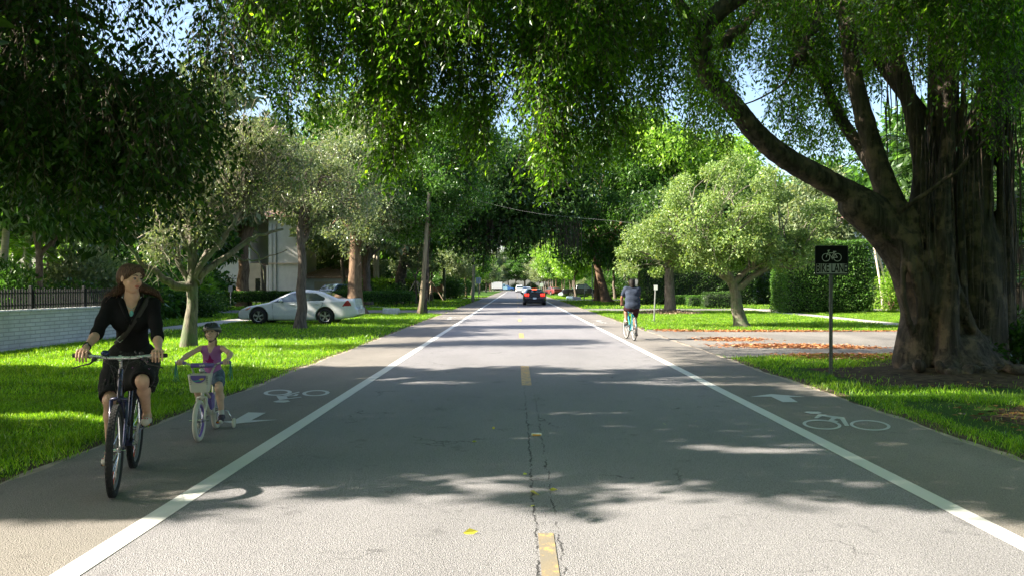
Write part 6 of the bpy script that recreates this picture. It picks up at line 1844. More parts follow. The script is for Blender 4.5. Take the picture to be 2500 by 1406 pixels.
def lips_paint(p, M, H, c, lip=(.80, .42, .40)):
    c = np.array(c)
    def f(V):
        q = (V - c) @ M / H
        C = np.ones((len(V), 3))
        m = (((q[:, 1]) / .10) ** 2 + ((q[:, 2] + .238) / .052) ** 2 < 1) & (q[:, 0] > .22)
        C[m] = lip
        ch = np.exp(-(((np.abs(q[:, 1]) - .17) / .09) ** 2 + ((q[:, 2] + .10) / .09) ** 2)) * (q[:, 0] > .1)
        C[:, 1] -= .12 * ch; C[:, 2] -= .12 * ch
        return C
    return f

def grip_hand(s, g, sd, k=1.0, reach=1.0, wrist=None):
    """Hand closed round a grip whose axis runs along y. g = grip centre."""
    gx, gy, gz = g
    kn = []
    for i, (off, ln) in enumerate(((-.034, .92), (-.0115, 1.0), (.0115, .95), (.034, .78))):
        y = gy + sd * off * k
        L = ln * k * reach; r = (.0088 - .0008 * (i == 3)) * k
        a = (gx + .006 * k, y, gz + .034 * k); b = (gx + .036 * L, y, gz + .026 * k); c = (gx + .046 * L, y + sd * .002, gz - .008 * L); d = (gx + .034 * L, y, gz - .034 * L)
        s.cap(a, b, r * 1.12, r * 1.05, .004 * k); s.cap(b, c, r * 1.05, r * .98, .003 * k); s.cap(c, d, r * .95, r * .85, .003 * k)
        kn.append(a)
    w = np.array(wrist)
    for a in kn: s.cap(w * .55 + np.array(a) * .45, a, .013 * k, .0115 * k, .010 * k)
    s.cap(w, np.array([gx - .012 * k, gy, gz + .036 * k]), .021 * k, .019 * k, .015 * k)
    s.ell((gx - .022 * k, gy, gz + .03 * k), (.032 * k, .038 * k, .017 * k), None, .012 * k)
    # thumb leaves the inner side of the palm and closes under the bar
    t0 = np.array([gx - .03 * k, gy - sd * .034 * k, gz + .022 * k]); t1 = np.array([gx - .008 * k, gy - sd * .055 * k, gz + .004 * k]); t2 = np.array([gx + .014 * k, gy - sd * .052 * k, gz - .018 * k])
    s.cap(t0, t1, .013 * k, .0105 * k, .008 * k); s.cap(t1, t2, .0102 * k, .009 * k, .003 * k)

def surf_x(s, y, z):
    """Front surface of a solid at (y, z)."""
    j = int(round((y - s.lo[1]) / s.h)); k = int(round((z - s.lo[2]) / s.h))
    col = s.d[:, j, k]; i = np.where(col < 0)[0]
    return s.ax[0][i[-1]] if len(i) else None

def limbs_sdf(s, J, g):
    for sd, L in ((1, 'l'), (-1, 'r')):
        a, e, w = (np.array(J[x + L]) for x in ('sh', 'el', 'wr'))
        s.path([a, a * .35 + e * .65, e], [g['ua'], g['ua'] * .82, g['ea']], .02)
        m = e * .7 + w * .3
        s.path([e, m, w], [g['ea'], g['ea'] * 1.06, g['wa']], .015)
        h, kn, an, toe = (np.array(J[x + L]) for x in ('hp', 'kn', 'an', 'to'))
        s.path([h, h * .4 + kn * .6, kn], [g['th'], g['th'] * .8, g['kn']], .03)
        f = toe - an; f[2] = 0; f = f / (np.linalg.norm(f) + 1e-9)
        cf = kn * .68 + an * .32 - f * g['kn'] * .35
        s.path([kn, cf, an], [g['kn'] * .9, g['kn'] * 1.0, g['an']], .025)
        s.cap(kn + f * g['kn'] * .18, kn + f * g['kn'] * .18 + (an - kn) * .08, g['kn'] * .72, k=.03)

# ---------------------------------------------------------------- woman
WR, WF = (-3.352, 7.22), (-3.05, 6.22)
M_navy = plain('navy_frame', (.012, .013, .055), .3, .3, coat=.6)
wb_, WO, wrz = bike('bicycle', 'dark navy bicycle with knobbly tyres ridden by the woman in black', (*WR, 0), (*WF, 0), .345,
    dict(frame=M_navy, fork=M_navy, tyre=M_tyre, rim=plain('rim_grey', (.18, .18, .19), .35, .7), sx=-.27, sz=.93, hx=.30, hz=.94, hb=.74, hslope=.055, barz=1.035, barx=.36, barw=.66,
         levers=True, knobs=True, derail=True, crank=R(80), bb=(-.10, .285), step=True, tw=.027, fw=.055, tr=.016, reflector=plain('wheel_reflector', (.55, .10, .05), .3), lean=R(-1.5), steer=R(2)))
J = dict(shl=(-.13, .165, 1.44), shr=(-.13, -.165, 1.445), ell=(.03, .225, 1.175), elr=(-.02, -.235, 1.20), wrl=(.26, .262, 1.09), wrr=(.26, -.262, 1.10),
         hpl=(-.24, .095, .94), hpr=(-.24, -.095, .94), knl=(.16, .135, .83), knr=(.07, -.115, .67), anl=(-.10, .145, .535), anr=(-.17, -.14, .225), tol=(.02, .15, .49), tor=(-.02, -.145, .165))
gw = dict(ua=.041, ea=.034, wa=.023, th=.082, kn=.048, an=.030)
wp = empty('person', wb_.location, 0, 'woman in black top and floral skirt riding towards us and looking aside', 'person')
wp.rotation_euler = wb_.rotation_euler
SKIN = skin_mat('tanned_skin', (.56, .34, .24)); SKINC = skin_mat('child_skin', (.66, .44, .33)); SKIND = skin_mat('brown_skin', (.26, .12, .075))
s = SDF((-.48, -.36, .08), (.46, .36, 1.86), .0046)
Hh = .235; hc = np.array([-.075, .0, 1.645]); HM = basis((.66, .74, -.06), -.06)
def torso(s, e=0.0, k=.03, bust=True):
    s.cap((-.25, 0, .96), (-.235, 0, 1.10), .125 + e, .108 + e, k, sq=((0, 1, 0), 1.0))
    s.cap((-.235, -.045, .99), (-.235, .045, .99), .12 + e, .12 + e, k)
    s.cap((-.235, 0, 1.10), (-.165, 0, 1.32), .107 + e, .112 + e, k)
    s.cap((-.16, -.07, 1.34), (-.16, .07, 1.34), .10 + e, .10 + e, k)
    s.cap((-.14, -.155, 1.43), (-.14, .155, 1.43), .055 + e, .055 + e, k * 1.4)
    if bust:
        for y in (-.068, .068): s.ell((-.085, y, 1.285), (.050 + e, .060 + e, .058 + e), None, k)
torso(s); s.path([(-.145, 0, 1.42), (-.12, .003, 1.50), (-.095, .003, 1.57)], [.062, .052, .052], .03)
limbs_sdf(s, J, gw)
for sd, L in ((1, 'l'), (-1, 'r')):
    grip_hand(s, (.335, sd * .268, 1.05), sd, 1.0, 1.35, J['wr' + L])
    an, to = np.array(J['an' + L]), np.array(J['to' + L]); s.path([an + [-.045, 0, -.055], an + [0, 0, -.03], to], [.028, .034, .024], .02)
hp = head_sdf(s, hc, HM, Hh)
s.build('body', SKIN, wp, 1, colour=lips_paint(hp, HM, Hh, hc))
face_parts(wp, hp, HM, Hh, plain('dark_iris', (.03, .02, .015), .2), plain('brown_brow', (.08, .045, .03), .8))
# top
M_top = cloth('black_jersey', (.0085, .008, .009), .3)
sh = SDF((-.48, -.36, .86), (.30, .36, 1.60), .006)
torso(sh, .013, .035)
for L in 'lr':
    a, e, w = (np.array(J[x + L]) for x in ('sh', 'el', 'wr')); q = e + (w - e) * .12
    sh.path([a, a * .4 + e * .6, e, q], [.053, .049, .046, .046], .03)
    sh.cap(q + (w - e) * .20, w, .050, .055, .004, 's')
for i in range(7): sh.cap((-.06, -.10, 1.20 - .035 * i), (-.06, .10, 1.19 - .035 * i), .006, k=.012, op='s')
sh.cap((-.09, .004, 1.535), (-.005, .012, 1.28), .068, .004, .006, 's')
sh.cap((-.14, 0, 1.50), (-.02, 0, 1.56), .062, .08, .01, 's')
shirt = sh.build('top', M_top, wp)
# collar flaps
mb = MB()
for y in (-1, 1): mb.tube([(-.13, y * .075, 1.50), (-.055, y * .075, 1.45), (-.035, y * .03 + .005, 1.34), (-.02, .012, 1.275)], [.010, .014, .012, .006], 6)
mb.build('collar', M_top, wp, smooth='all')
# skirt
def floral():
    t = NT('floral_skirt'); v = t.obj()
    w = t.noise(v, 9, 3, .6, 1.5)
    spots = t.ramp(t.vor(v, 19), [(.16, 1), (.26, 0)])
    pk = t.math('MULTIPLY', spots, t.ramp(t.noise(v, 8, 2), [(.50, 0), (.56, 1)]))
    vine = t.math('MULTIPLY', t.ramp(t.math('ABSOLUTE', t.math('SUBTRACT', t.noise(v, 13, 2, .5, 2.5), .5)), [(.006, 1), (.016, 0)]), t.ramp(t.noise(v, 6, 2), [(.50, 0), (.58, 1)]))
    col = t.mix(vine, (.010, .010, .011), (.10, .11, .09)); col = t.mix(pk, col, t.mix(t.ramp(t.noise(v, 17, 1), [(.45, 0), (.55, 1)]), (.36, .12, .34), (.42, .20, .26)))
    t.bsdf(col, .85, 0, .2, t.bump(w, .5, .01)); return t.mat
sk = SDF((-.48, -.34, .55), (.40, .34, 1.10), .0065)
sk.cap((-.24, -.05, 1.0), (-.24, .05, 1.0), .135, k=.03); sk.cap((-.24, -.08, .93), (-.24, .08, .93), .135, k=.04)
for L, t_ in (('l', .86), ('r', .86)):
    h, kn = np.array(J['hp' + L]), np.array(J['kn' + L]); q = h + (kn - h) * t_
    sk.path([h, (h + q) / 2, q], [.115, .105, .092], .05)
    sk.cap(h + (kn - h) * 1.0 + [.05, 0, -.02], kn + (kn - h) * .4, .10, .12, .006, 's')
sk.path([(-.18, 0, .93), (-.02, .02, .84), (.05, .03, .80)], [.11, .085, .055], .06)
sk.path([(-.10, -.13, .88), (-.03, -.155, .76), (-.01, -.16, .67)], [.07, .05, .03], .04)
sk.path([(-.10, .13, .90), (.0, .19, .82), (.03, .20, .74)], [.06, .04, .02], .04)
for i in range(12):
    y = -.2 + .036 * i; sk.cap((.14, y, .60), (-.02, y * .8, .93), .006, k=.015, op='s')
sk.build('skirt', floral(), wp)
# strap
mb = MB(); P_ = []
pth = [(.145, 1.505), (.125, 1.475), (.10, 1.42), (.07, 1.36), (.035, 1.30), (0, 1.24), (-.035, 1.19), (-.07, 1.15), (-.105, 1.12), (-.125, 1.10)]
for y, z in pth:
    x = surf_x(sh, y, z); P_.append(((x if x is not None else -.13) + .006, y, z))
V = []; F = []
for i, p_ in enumerate(P_):
    a = np.array(P_[min(i + 1, len(P_) - 1)]) - np.array(P_[max(i - 1, 0)]); nrm = np.array([1, 0, .1]); sdv = np.cross(a, nrm); sdv /= np.linalg.norm(sdv)
    for q in (-1, 1):
        for o_ in (0, .004): V.append(np.array(p_) + sdv * .021 * q + np.array([o_, 0, 0]))
for i in range(len(P_) - 1):
    a = i * 4; b = a + 4
    F += [(a + 1, a + 3, b + 3, b + 1), (a, b, b + 2, a + 2), (a, a + 1, b + 1, b), (a + 2, b + 2, b + 3, a + 3)]
mb.add(V, F); strap = mb.build('shoulder_strap', plain('strap_web', (.028, .024, .023), .8), wp, smooth='all')
b0 = np.array(P_[7]) + [.007, 0, 0]; mb = MB(); mb.tube([b0 + [0, .03, .012], b0 + [0, -.008, -.028], b0 + [0, -.034, -.006], b0 + [0, .004, .034]], .0035, 5, closed=True); mb.build('buckle', M_chrome, strap)
# necklace
mb = MB(); nk = [(.075, 1.50), (.062, 1.46), (.040, 1.42), (.014, 1.395), (-.012, 1.405), (-.045, 1.44), (-.062, 1.48), (-.07, 1.50)]
for i in range(30):
    t = i / 29 * (len(nk) - 1); j = min(int(t), len(nk) - 2); f = t - j; y = nk[j][0] * (1 - f) + nk[j + 1][0] * f; z = nk[j][1] * (1 - f) + nk[j + 1][1] * f
    x = surf_x(s, y, z); mb.sphere(((x or -.1) + .003, y, z), .0048, 6, 4)
nko = mb.build('necklace', plain('silver_beads', (.40, .44, .46), .3, .5), wp, smooth='all')
x = surf_x(s, .012, 1.365) or -.06; mb = MB(); mb.sphere((x + .008, .013, 1.362), (.007, .017, .027), 10, 8, (0, 0, 0)); mb.build('pendant', plain('turquoise', (.14, .42, .42), .3), nko, smooth='all')
# watch
w = np.array(J['wrr']); mb = MB(); dv = w - np.array(J['elr']); dv /= np.linalg.norm(dv); sd_ = np.cross(dv, [0, 0, 1]); sd_ /= np.linalg.norm(sd_); up_ = np.cross(sd_, dv); cc = w - dv * .02
mb.tube([cc + .028 * (math.cos(a) * sd_ + math.sin(a) * up_) for a in np.linspace(0, 2 * PI, 20, endpoint=False)], .006, 6, closed=True)
wo_ = mb.build('wristwatch', M_blackpl, wp, smooth='all'); mb = MB(); mb.cyl(cc + up_ * .026 + dv * 0, cc + up_ * .036, .017, 16); mb.build('watch_face', M_chrome, wo_)
# hair
M_hair = hair_mat('brown_hair', (.026, .016, .011), (.15, .085, .055), (1, 1, .15))
hs = SDF((-.46, -.38, 1.30), (.16, .38, 1.84), .006); kH = Hh
def hq(x, y, z): return hc + HM @ (np.array([x, y, z]) * kH)
hs.ell(hq(-.10, 0, .17), np.array([.43, .375, .375]) * kH, HM, .02)
hs.ell(hq(-.32, 0, .0), np.array([.26, .30, .32]) * kH, HM, .03)
hs.ell(hq(.34, .05, -.16), np.array([.30, .40, .40]) * kH, HM, .012, 's')
hs.ell(hq(.10, -.42, -.12), np.array([.15, .14, .17]) * kH, HM, .012, 's'); hs.ell(hq(.02, .42, -.12), np.array([.17, .14, .17]) * kH, HM, .012, 's')
hs.path([hq(.14, .16, .42), hq(.24, .0, .38), hq(.22, -.20, .26), hq(.10, -.33, .06)], [.016, .014, .012, .006], .03)
hs.path([hq(.14, .16, .42), hq(.22, .22, .32), hq(.18, .32, .16), hq(.08, .36, .0)], [.015, .012, .010, .006], .03)
tails = [([(-.16, -.05, 1.60), (-.19, -.12, 1.53), (-.20, -.19, 1.49), (-.19, -.235, 1.41)], [.05, .035, .028, .010]), ([(-.17, .02, 1.60), (-.20, .10, 1.56), (-.20, .18, 1.53), (-.18, .235, 1.46)], [.05, .035, .026, .008]),
         ([(-.15, -.07, 1.57), (-.17, -.16, 1.50), (-.17, -.225, 1.43)], [.035, .024, .008]), ([(-.16, .06, 1.57), (-.18, .15, 1.55), (-.17, .22, 1.50)], [.03, .02, .006]), ([(-.20, 0, 1.60), (-.24, 0, 1.50), (-.24, 0, 1.40)], [.06, .07, .03])]
for P_, r_ in tails: hs.path(P_, r_, .02)
rngh = np.random.default_rng(6)
hs.build('hair', M_hair, wp)
T = []
for i in range(46):
    sd = -1 if i % 2 else 1
    a = hq(-.25 + .1 * rngh.random(), sd * .25, -.15 - .15 * rngh.random()); b = np.array([-.18 + .03 * rngh.normal(), sd * (.20 + .06 * rngh.random()), 1.50 - .10 * rngh.random() + (.05 if sd > 0 else 0)])
    T.append(limb_path(rngh, a, b, 6, .5))
twig_obj('loose_strands', T, .0028, M_hair, wp)
# shoes
M_shoe = plain('cream_shoe', (.50, .46, .40), .6, var=.1)
for L in 'lr':
    an, to = np.array(J['an' + L]), np.array(J['to' + L]); b = SDF(np.minimum(an, to) - .12, np.maximum(an, to) + .10, .005)
    b.path([an + [-.05, 0, -.062], an + [.01, 0, -.062], to + [0, 0, -.006]], [.034, .036, .036], .02); b.cap(an + [-.02, 0, .0], an + [.06, 0, -.0], .034, .030, .012, 's'); b.cutplane(an + np.array([0, 0, -.092]), (to[0] * 0 + .25, 0, -1)) if False else None
    sho = b.build('shoe', M_shoe, wp)
    mb = MB()
    for i in range(3): mb.sphere(to + [.022 + .004 * i, -.018 + .018 * i, .022], .0055, 6, 4)
    mb.build('shoe_beads', plain('red_bead', (.45, .03, .06), .3), sho)

# ---------------------------------------------------------------- child
CR, CF = (-3.345, 9.20), (-3.246, 8.43)
M_cream = plain('cream_paint', (.64, .62, .54), .35, var=.06, coat=.5); M_purp = plain('purple_plastic', (.15, .10, .36), .4, var=.06)
cb, CO, crz = bike('bicycle', 'small cream and purple bicycle with training wheels ridden by the child', (*CR, 0), (*CF, 0), .212,
    dict(frame=M_cream, fork=M_cream, tyre=plain('pale_tyre', (.56, .53, .46), .8), rim=plain('purple_rim', (.16, .09, .42), .35), sx=-.20, sz=.545, hx=.23, hz=.60, hb=.46, hslope=.03, barz=.785, barx=.235, barw=.54, riser=True,
         crank=R(-55), bb=(-.06, .215), cl=.10, py=.115, ck=.6, pk=.75, tw=.024, fw=.045, tr=.015, step=True, nsp=20, grip=M_purp, bar=plain('cream_bar', (.46, .45, .42), .3, .4), gl=.10, ss=.8, nut=.02, saddle=M_purp, crankm=plain('white_crank', (.5, .5, .48), .4)))
mb = MB(); mb.tube([(.245, -.115, .765), (.245, .115, .765)], .024, 14); mb.build('bar_pad', M_purp, cb, smooth=50)
tri_text('trek', .034, M_cream, 'bar_lettering', cb, (.2705, 0, .768), (R(90), 0, R(90)), .001)
mb = MB(); mb.tube([(.27, -.115, .675), (.27, .115, .675), (.40, .125, .68), (.40, -.125, .68)], .006, 5, closed=True)
def basket():
    m = MB(); a = [(.275, .105), (.275, -.105), (.385, -.11), (.405, -.085), (.405, .085), (.385, .11)]; n = len(a); V = []
    zs = [(.50, .78), (.515, .86), (.60, .94), (.685, 1.05), (.685, 1.0), (.60, .90), (.52, .80)]
    for z, k in zs: V += [(.335 + (x - .335) * k, y * k, z) for x, y in a]
    F = [tuple(reversed(range(n)))]
    for l in range(len(zs) - 1):
        for i in range(n):
            j = (i + 1) % n; F.append((l * n + i, l * n + j, (l + 1) * n + j, (l + 1) * n + i))
    F.append(tuple((len(zs) - 1) * n + i for i in range(n))); m.add(V, F); return m
bk = basket().build('basket', M_cream, cb, smooth=25)
mb = MB(); 
for r_ in range(5):
    for c_ in range(2):
        for sd in (-1, 1): mb.box((.4035 + .0016 * r_, sd * (.078 + .010 * c_ - .0), .59 + .018 * r_), (.004, .006, .010))
mb.build('basket_holes', plain('basket_shadow', (.22, .21, .19), .8), bk)
mb = MB(); hw_ = [(-.075, .678), (.075, .678)] + [(.075 * math.cos(a), .672 - .072 * math.sin(a)) for a in np.linspace(.1, PI - .1, 14)]
V = []
for y, z in hw_: V.append((.400 + .0255 * (z - .515) / .17 + .004, y, z))
mb.add(V, [tuple(range(len(V)))]); mb.build('basket_panel', M_purp, bk)
def on_b(y, z): return (.400 + .0255 * (z - .515) / .17 + .0065, y, z)
mb = MB(); mb.add([on_b(*q) for q in [(-.058, .636), (-.030, .622), (0, .632), (.03, .630), (.02, .620), (-.01, .616), (-.04, .612)]], [tuple(range(7))]); mb.build('teal_swoosh', plain('teal_decal', (.05, .36, .34), .5), bk)
mb = MB(); mb.add([on_b(*q) for q in [(.005, .640), (.03, .650), (.062, .648), (.045, .632), (.02, .630)]], [tuple(range(5))]); mb.build('yellow_swoosh', plain('yellow_decal', (.70, .50, .03), .5), bk)
tri_text('trek', .036, M_cream, 'basket_lettering', bk, (.4165 + .003, -.02, .660), (R(81), 0, R(90)), .001)
mb = MB(); mb.sphere((.275, 0, .715), (.03, .03, .03), 14, 10); mb.build('bell', plain('silver_bell', (.5, .5, .5), .25, .6), cb, smooth='all')
for sd in (-1, 1):                                      # streamers
    T = []
    for i in range(9): T.append(np.array([(.21 + .01 * math.sin(i + t), sd * (.275 + .004 * i * t * (1 if i % 2 else -1)), .79 - .21 * t * (.7 + .3 * math.sin(i * 2.1) ** 2) + .012 * (t < .1)) for t in np.linspace(0, 1, 6)]))
    twig_obj('streamer', T, .004, plain('teal_ribbon', (.01, .23, .24), .4), cb)
    mb = MB(); a0 = (-.385, sd * .055, .212)
    mb.tube([a0, (-.385, sd * .12, .19), (-.385, sd * .17, .09)], .007, 6); mb.build('stabiliser_arm', M_chrome, cb, smooth='all')
    mb = MB(); mb.tube([(-.385 + .043 * math.cos(a), sd * .185, .058 + .043 * math.sin(a)) for a in np.linspace(0, 2 * PI, 24, endpoint=False)], .015, 8, closed=True); mb.cyl((-.385, sd * .176, .058), (-.385, sd * .194, .058), .036, 16); mb.build('training_wheel', plain('pale_tyre', (.56, .53, .46), .8), cb, smooth=50)
mb = MB(); mb.prism([(-.14, .20), (.02, .17), (.03, .26), (-.05, .32), (-.15, .30)], -.062, -.05, 'xz'); mb.prism([(-.20, .27), (-.08, .25), (-.04, .36), (-.10, .44), (-.20, .40)], -.02, .02, 'xz'); mb.build('chain_guard', M_purp, cb)
Jc = dict(shl=(-.135, .115, .915), shr=(-.135, -.115, .915), ell=(.03, .235, .865), elr=(.02, -.205, .855), wrl=(.155, .235, .815), wrr=(.155, -.235, .815),
          hpl=(-.19, .06, .62), hpr=(-.19, -.06, .62), knl=(.045, .12, .505), knr=(.02, -.10, .50), anl=(-.02, .135, .20), anr=(-.08, -.12, .34), tol=(.07, .145, .155), tor=(.02, -.125, .295))
gcd = dict(ua=.029, ea=.026, wa=.018, th=.053, kn=.040, an=.024)
cp = empty('person', cb.location, 0, 'smiling child in helmet, purple vest and denim shorts on the small bicycle', 'person'); cp.rotation_euler = cb.rotation_euler
s = SDF((-.36, -.30, .12), (.30, .30, 1.26), .0038)
Hc = .195; hcc = np.array([-.075, .018, 1.085]); HMc = basis((.96, -.10, .17), .10)
def ctorso(s, e=0.0, k=.02):
    s.cap((-.20, -.02, .63), (-.20, .02, .63), .082 + e, .082 + e, k); s.cap((-.20, 0, .63), (-.175, 0, .76), .080 + e, .075 + e, k); s.cap((-.175, -.012, .76), (-.15, -.012, .86), .074 + e, .076 + e, k); s.cap((-.175, .012, .76), (-.15, .012, .86), .074 + e, .076 + e, k)
    s.cap((-.145, -.10, .905), (-.145, .10, .905), .032 + e, .032 + e, k * 1.5)
ctorso(s); s.path([(-.14, 0, .90), (-.11, .01, .985), (-.10, .014, 1.01)], [.04, .033, .034], .02)
limbs_sdf(s, Jc, gcd)
for sd, L in ((1, 'l'), (-1, 'r')): grip_hand(s, (.212, sd * .232, .79), sd, .72, 1.0, Jc['wr' + L])
hp = head_sdf(s, hcc, HMc, Hc, True)
s.build('body', SKINC, cp, 1, colour=lips_paint(hp, HMc, Hc, hcc, (.85, .5, .48)))
face_parts(cp, hp, HMc, Hc, plain('dark_iris', (.03, .02, .015), .2), plain('fair_brow', (.20, .12, .07), .8), teeth=True)
M_vest = cloth('purple_vest', (.42, .16, .40), .18)
cs = SDF((-.34, -.20, .56), (-.0, .20, .99), .0042); ctorso(cs, .008, .02)
for sd in (-1, 1): cs.cap((-.145, sd * .155, .90), (-.14, sd * .115, .90), .055, .030, .008, 's'); cs.cap((-.145, sd * .20, .95), (-.145, sd * .125, .92), .07, .035, .006, 's')
cs.cap((-.10, 0, .975), (-.055, 0, .875), .052, .018, .008, 's'); cs.cap((-.16, 0, .99), (-.08, 0, .97), .045, .06, .008, 's')
for i in range(4): cs.cap((-.09, -.06, .65 + .03 * i), (-.09, .07, .67 + .025 * i), .004, k=.01, op='s')
cs.build('vest', M_vest, cp)
mb = MB(); V = []
st_ = [(0.078 * (1 if i % 2 == 0 else .42) * math.sin(i * PI / 5), .775 + .078 * (1 if i % 2 == 0 else .42) * math.cos(i * PI / 5)) for i in range(10)]
nst = 8; cpt = (0, .775)
allp = []
for y, z in st_: x = surf_x(cs, y, z); allp.append(((x if x is not None else -.1) + .0045, y, z))
xc = (surf_x(cs, 0, .775) or -.1) + .0055; mids = [((surf_x(cs, y * .5, .775 + (z - .775) * .5) or -.1) + .0045, y * .5, .775 + (z - .775) * .5) for y, z in st_]
V = allp + mids + [(xc, 0, .775)]; F = []
for i in range(10): j = (i + 1) % 10; F += [(i, j, 10 + j, 10 + i), (10 + i, 10 + j, 20)]
mb.add(V, F); mb.build('star_print', cloth('magenta_print', (.30, .02, .16)), cp)
cq = SDF((-.34, -.20, .42), (.12, .22, .70), .0045); cq.cap((-.20, -.02, .62), (-.20, .02, .62), .092, k=.02)
for L in 'lr':
    h, kn = np.array(Jc['hp' + L]), np.array(Jc['kn' + L]); q = h + (kn - h) * .62; cq.path([h, q], [.068, .066], .025); cq.cap(q + (kn - h) * .28, kn + (kn - h) * .3, .055, .07, .004, 's')
t = NT('denim'); v = t.obj(); n_ = t.noise(v, 20, 5, .7); t.bsdf(t.ramp(n_, [(.35, (.035, .06, .11)), (.65, (.17, .23, .31))]), .9, 0, .2, t.bump(n_, .5, .006)); cq.build('shorts', t.mat, cp)
M_sock = plain('white_sock', (.55, .55, .54), .9); M_snk = plain('dark_sneaker', (.035, .028, .05), .7, var=.4, scale=20); M_rub = plain('rubber_toe', (.50, .49, .47), .6)
for L in 'lr':
    an, to = np.array(Jc['an' + L]), np.array(Jc['to' + L])
    mb = MB(); kn = np.array(Jc['kn' + L]); mb.tube([an + (kn - an) * .22, an + (kn - an) * .10, an], [.028, .028, .028], 12); mb.build('sock', M_sock, cp, smooth=60)
    b = SDF(np.minimum(an, to) - .08, np.maximum(an, to) + .07, .004); b.path([an + [-.03, 0, -.025], an + [.01, 0, -.012], to + [-.01, 0, .006], to], [.029, .031, .026, .022], .015); so = b.build('sneaker', M_snk, cp)
    b = SDF(np.minimum(an, to) - .09, np.maximum(an, to) + .08, .004); b.path([an + [-.03, 0, -.046], to + [0, 0, -.014]], [.018, .021], .01); b.ell(to + [.018, 0, -.004], (.018, .02, .016), None, .01); b.build('sole', M_rub, so)
    mb = MB()
    for i in range(3): c_ = an * (.62 - .2 * i) + to * (.38 + .2 * i) + [0, 0, .022]; mb.tube([c_ + [0, -.022, -.006], c_ + [.002, 0, .004], c_ + [0, .022, -.006]], .003, 5)
    mb.build('laces', plain('pink_lace', (.5, .2, .28), .7), so)
# helmet
def cqh(x, y, z): return hcc + HMc @ (np.array([x, y, z]) * Hc)
hl = SDF(hcc - .17, hcc + .19, .0042)
hl.ell(cqh(-.10, 0, .22), np.array([.56, .46, .42]) * Hc, HMc, .01); hl.ell(cqh(-.08, 0, .10), np.array([.45, .38, .42]) * Hc, HMc, .006, 's')
hl.cap(cqh(.60, 0, -.16), cqh(.2, 0, -.22), .075, .07, .006, 's'); hl.cap(cqh(0, -.5, -.33), cqh(0, .5, -.33), .062, k=.006, op='s'); hl.cap(cqh(-.6, 0, -.35), cqh(.3, 0, -.4), .08, k=.006, op='s')
for y in (-.24, -.08, .08, .24): hl.path([cqh(.40, y * .8, .33), cqh(.16, y, .60), cqh(-.2, y * 1.1, .66), cqh(-.5, y, .40)], [.008, .013, .013, .008], .006, 's')
hl.build('helmet', plain('helmet_black', (.022, .022, .03), .35, coat=.4, var=.3, scale=14), cp)
mb = MB(); ringp = [cqh(-.10 + .52 * math.cos(a), .435 * math.sin(a), .16 - .02 * math.cos(a) - .10 * (math.cos(a) < -.2)) for a in np.linspace(0, 2 * PI, 40, endpoint=False)]
mb.tube(ringp, .0105, 8, closed=True); mb.build('helmet_rim', plain('helmet_grey', (.16, .14, .14), .5), cp, smooth='all')
mb = MB()
for y in (-1, 1):
    mb.tube([cqh(.12, y * .36, .12), cqh(.10, y * .33, -.15), cqh(.10, y * .18, -.42), cqh(.12, 0, -.50)], .0035, 5); mb.tube([cqh(-.2, y * .36, .05), cqh(-.02, y * .34, -.18), cqh(.10, y * .26, -.30)], .003, 5)
mb.build('chin_strap', M_blackpl, cp, smooth='all')
mb = MB(); mb.rbox(cqh(.13, -.06, -.50), (.016, .03, .016), .004); mb.rbox(cqh(.11, .22, -.36), (.014, .018, .018), .004); mb.build('strap_buckle', M_blackpl, cp)
ch_ = SDF(hcc - .16, hcc + .14, .005); ch_.ell(cqh(-.16, 0, .05), np.array([.36, .36, .34]) * Hc, HMc, .01); ch_.ell(cqh(.32, 0, -.1), np.array([.30, .5, .5]) * Hc, HMc, .006, 's'); ch_.path([cqh(-.30, 0, -.1), cqh(-.36, .05, -.5), cqh(-.36, .12, -.7)], [.03, .02, .008], .01)
ch_.build('hair', hair_mat('blond_hair', (.16, .10, .05), (.36, .25, .14)), cp)

# ---------------------------------------------------------------- rear cyclist
BR, BF = (3.43, 24.0), (3.355, 25.06)
M_teal = plain('teal_frame', (.02, .22, .27), .3, .2, coat=.6)
rb, RO, rrz = bike('bicycle', 'slim teal bicycle with pale rims ridden away by the man in a blue T-shirt', (*BR, 0), (*BF, 0), .35,
    dict(frame=M_teal, tyre=M_tyre, rim=plain('silver_rim', (.60, .60, .58), .3, .3), sx=-.22, sz=.94, hx=.34, hz=.86, hb=.70, hslope=.045, barz=1.0, barx=.42, barw=.46, drop=True, crank=R(60), bb=(-.07, .28), tw=.019, tr=.021, steer=R(5), lean=R(1.5)))
rp = empty('person', rb.location, 0, 'man in a slate blue T-shirt and dark shorts cycling away in the right lane', 'person'); rp.rotation_euler = rb.rotation_euler
Jr = dict(shl=(-.06, .19, 1.50), shr=(-.06, -.19, 1.50), ell=(.12, .26, 1.24), elr=(.12, -.25, 1.24), wrl=(.32, .215, 1.04), wrr=(.32, -.215, 1.04),
          hpl=(-.20, .10, .97), hpr=(-.20, -.10, .97), knl=(.17, .13, .90), knr=(.06, -.13, .66), anl=(.0, .13, .52), anr=(-.18, -.13, .22), tol=(.13, .13, .44), tor=(-.04, -.13, .15))
gr = dict(ua=.052, ea=.040, wa=.028, th=.09, kn=.058, an=.038)
s = SDF((-.42, -.38, .08), (.50, .38, 1.86), .008)
def rtorso(s, e=0.0, k=.04):
    s.cap((-.22, -.05, .98), (-.22, .05, .98), .125 + e, k=k); s.cap((-.22, 0, 1.0), (-.13, 0, 1.28), .13 + e, .14 + e, k); s.cap((-.12, -.08, 1.36), (-.12, .08, 1.36), .115 + e, k=k); s.cap((-.08, -.17, 1.49), (-.08, .17, 1.49), .062 + e, k=k)
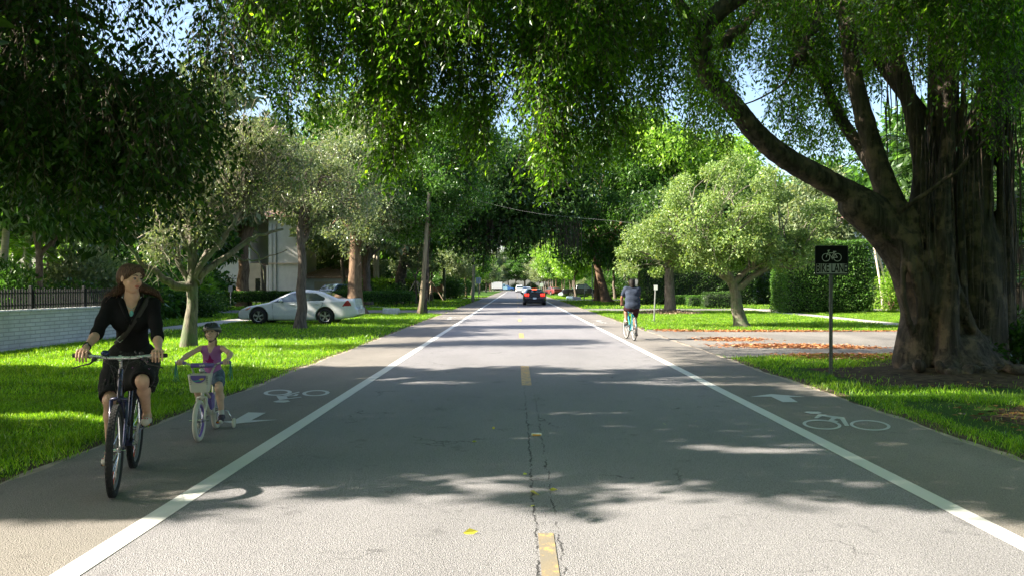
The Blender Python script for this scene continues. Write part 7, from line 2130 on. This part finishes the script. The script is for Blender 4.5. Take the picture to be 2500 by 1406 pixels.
rtorso(s); s.path([(-.07, 0, 1.5), (-.03, 0, 1.6)], [.065, .056], .03); limbs_sdf(s, Jr, gr)
for sd, L in ((1, 'l'), (-1, 'r')): grip_hand(s, (.38, sd * .20, 1.015), sd, 1.05, 1.0, Jr['wr' + L])
Hr = .235; hcr = np.array([-.01, 0, 1.66]); HMr = basis((1, .05, -.12)); hp = head_sdf(s, hcr, HMr, Hr)
s.build('body', SKIND, rp, 1, colour=lips_paint(hp, HMr, Hr, hcr))
face_parts(rp, hp, HMr, Hr, plain('dark_iris', (.03, .02, .015), .2), plain('black_brow', (.01, .01, .01), .8))
ts = SDF((-.42, -.36, .88), (.22, .36, 1.62), .010); rtorso(ts, .018, .04); ts.cap((-.22, -.10, 1.02), (-.22, .10, 1.02), .135, k=.04); ts.cap((-.18, -.09, 1.18), (-.18, .09, 1.18), .14, k=.05)
for L in 'lr': a, e = np.array(Jr['sh' + L]), np.array(Jr['el' + L]); ts.cap(a, a + (e - a) * .62, .072, .072, .03); ts.cap(a + (e - a) * .95, e, .07, .08, .005, 's')
ts.cap((-.03, 0, 1.66), (-.05, 0, 1.58), .075, .06, .01, 's')
ts.build('t_shirt', cloth('slate_shirt', (.036, .047, .075), .15), rp)
tsh = SDF((-.42, -.32, .60), (.22, .32, 1.06), .010); tsh.cap((-.22, -.06, .96), (-.22, .06, .96), .14, k=.04)
for L in 'lr': h, kn = np.array(Jr['hp' + L]), np.array(Jr['kn' + L]); tsh.path([h, h + (kn - h) * .75], [.115, .095], .04)
tsh.build('shorts', cloth('maroon_shorts', (.030, .010, .014), .2), rp)
hh = SDF(hcr - .22, hcr + .2, .008); hh.ell(hcr + HMr @ (np.array([-.12, 0, .14]) * Hr), np.array([.42, .40, .42]) * Hr, HMr, .02); hh.cap(hcr + [-.06, 0, -.02], hcr + [-.075, 0, -.10], .085, .075, .03); hh.ell(hcr + [.12, 0, -.02], (.07, .09, .11), None, .01, 's')
hh.build('hair', hair_mat('black_hair', (.006, .005, .005), (.022, .017, .014)), rp)
for L in 'lr':
    an, to, kn = (np.array(Jr[x + L]) for x in ('an', 'to', 'kn'))
    mb = MB(); mb.tube([an + (kn - an) * .30, an + (kn - an) * .1, an], [.050, .043, .042], 12); mb.build('sock', M_sock, rp, smooth=60)
    b = SDF(np.minimum(an, to) - .13, np.maximum(an, to) + .10, .008); b.path([an + [-.05, 0, -.05], an + [.02, 0, -.03], to], [.042, .045, .036], .02); b.build('shoe', plain('black_shoe', (.015, .014, .015), .6), rp)
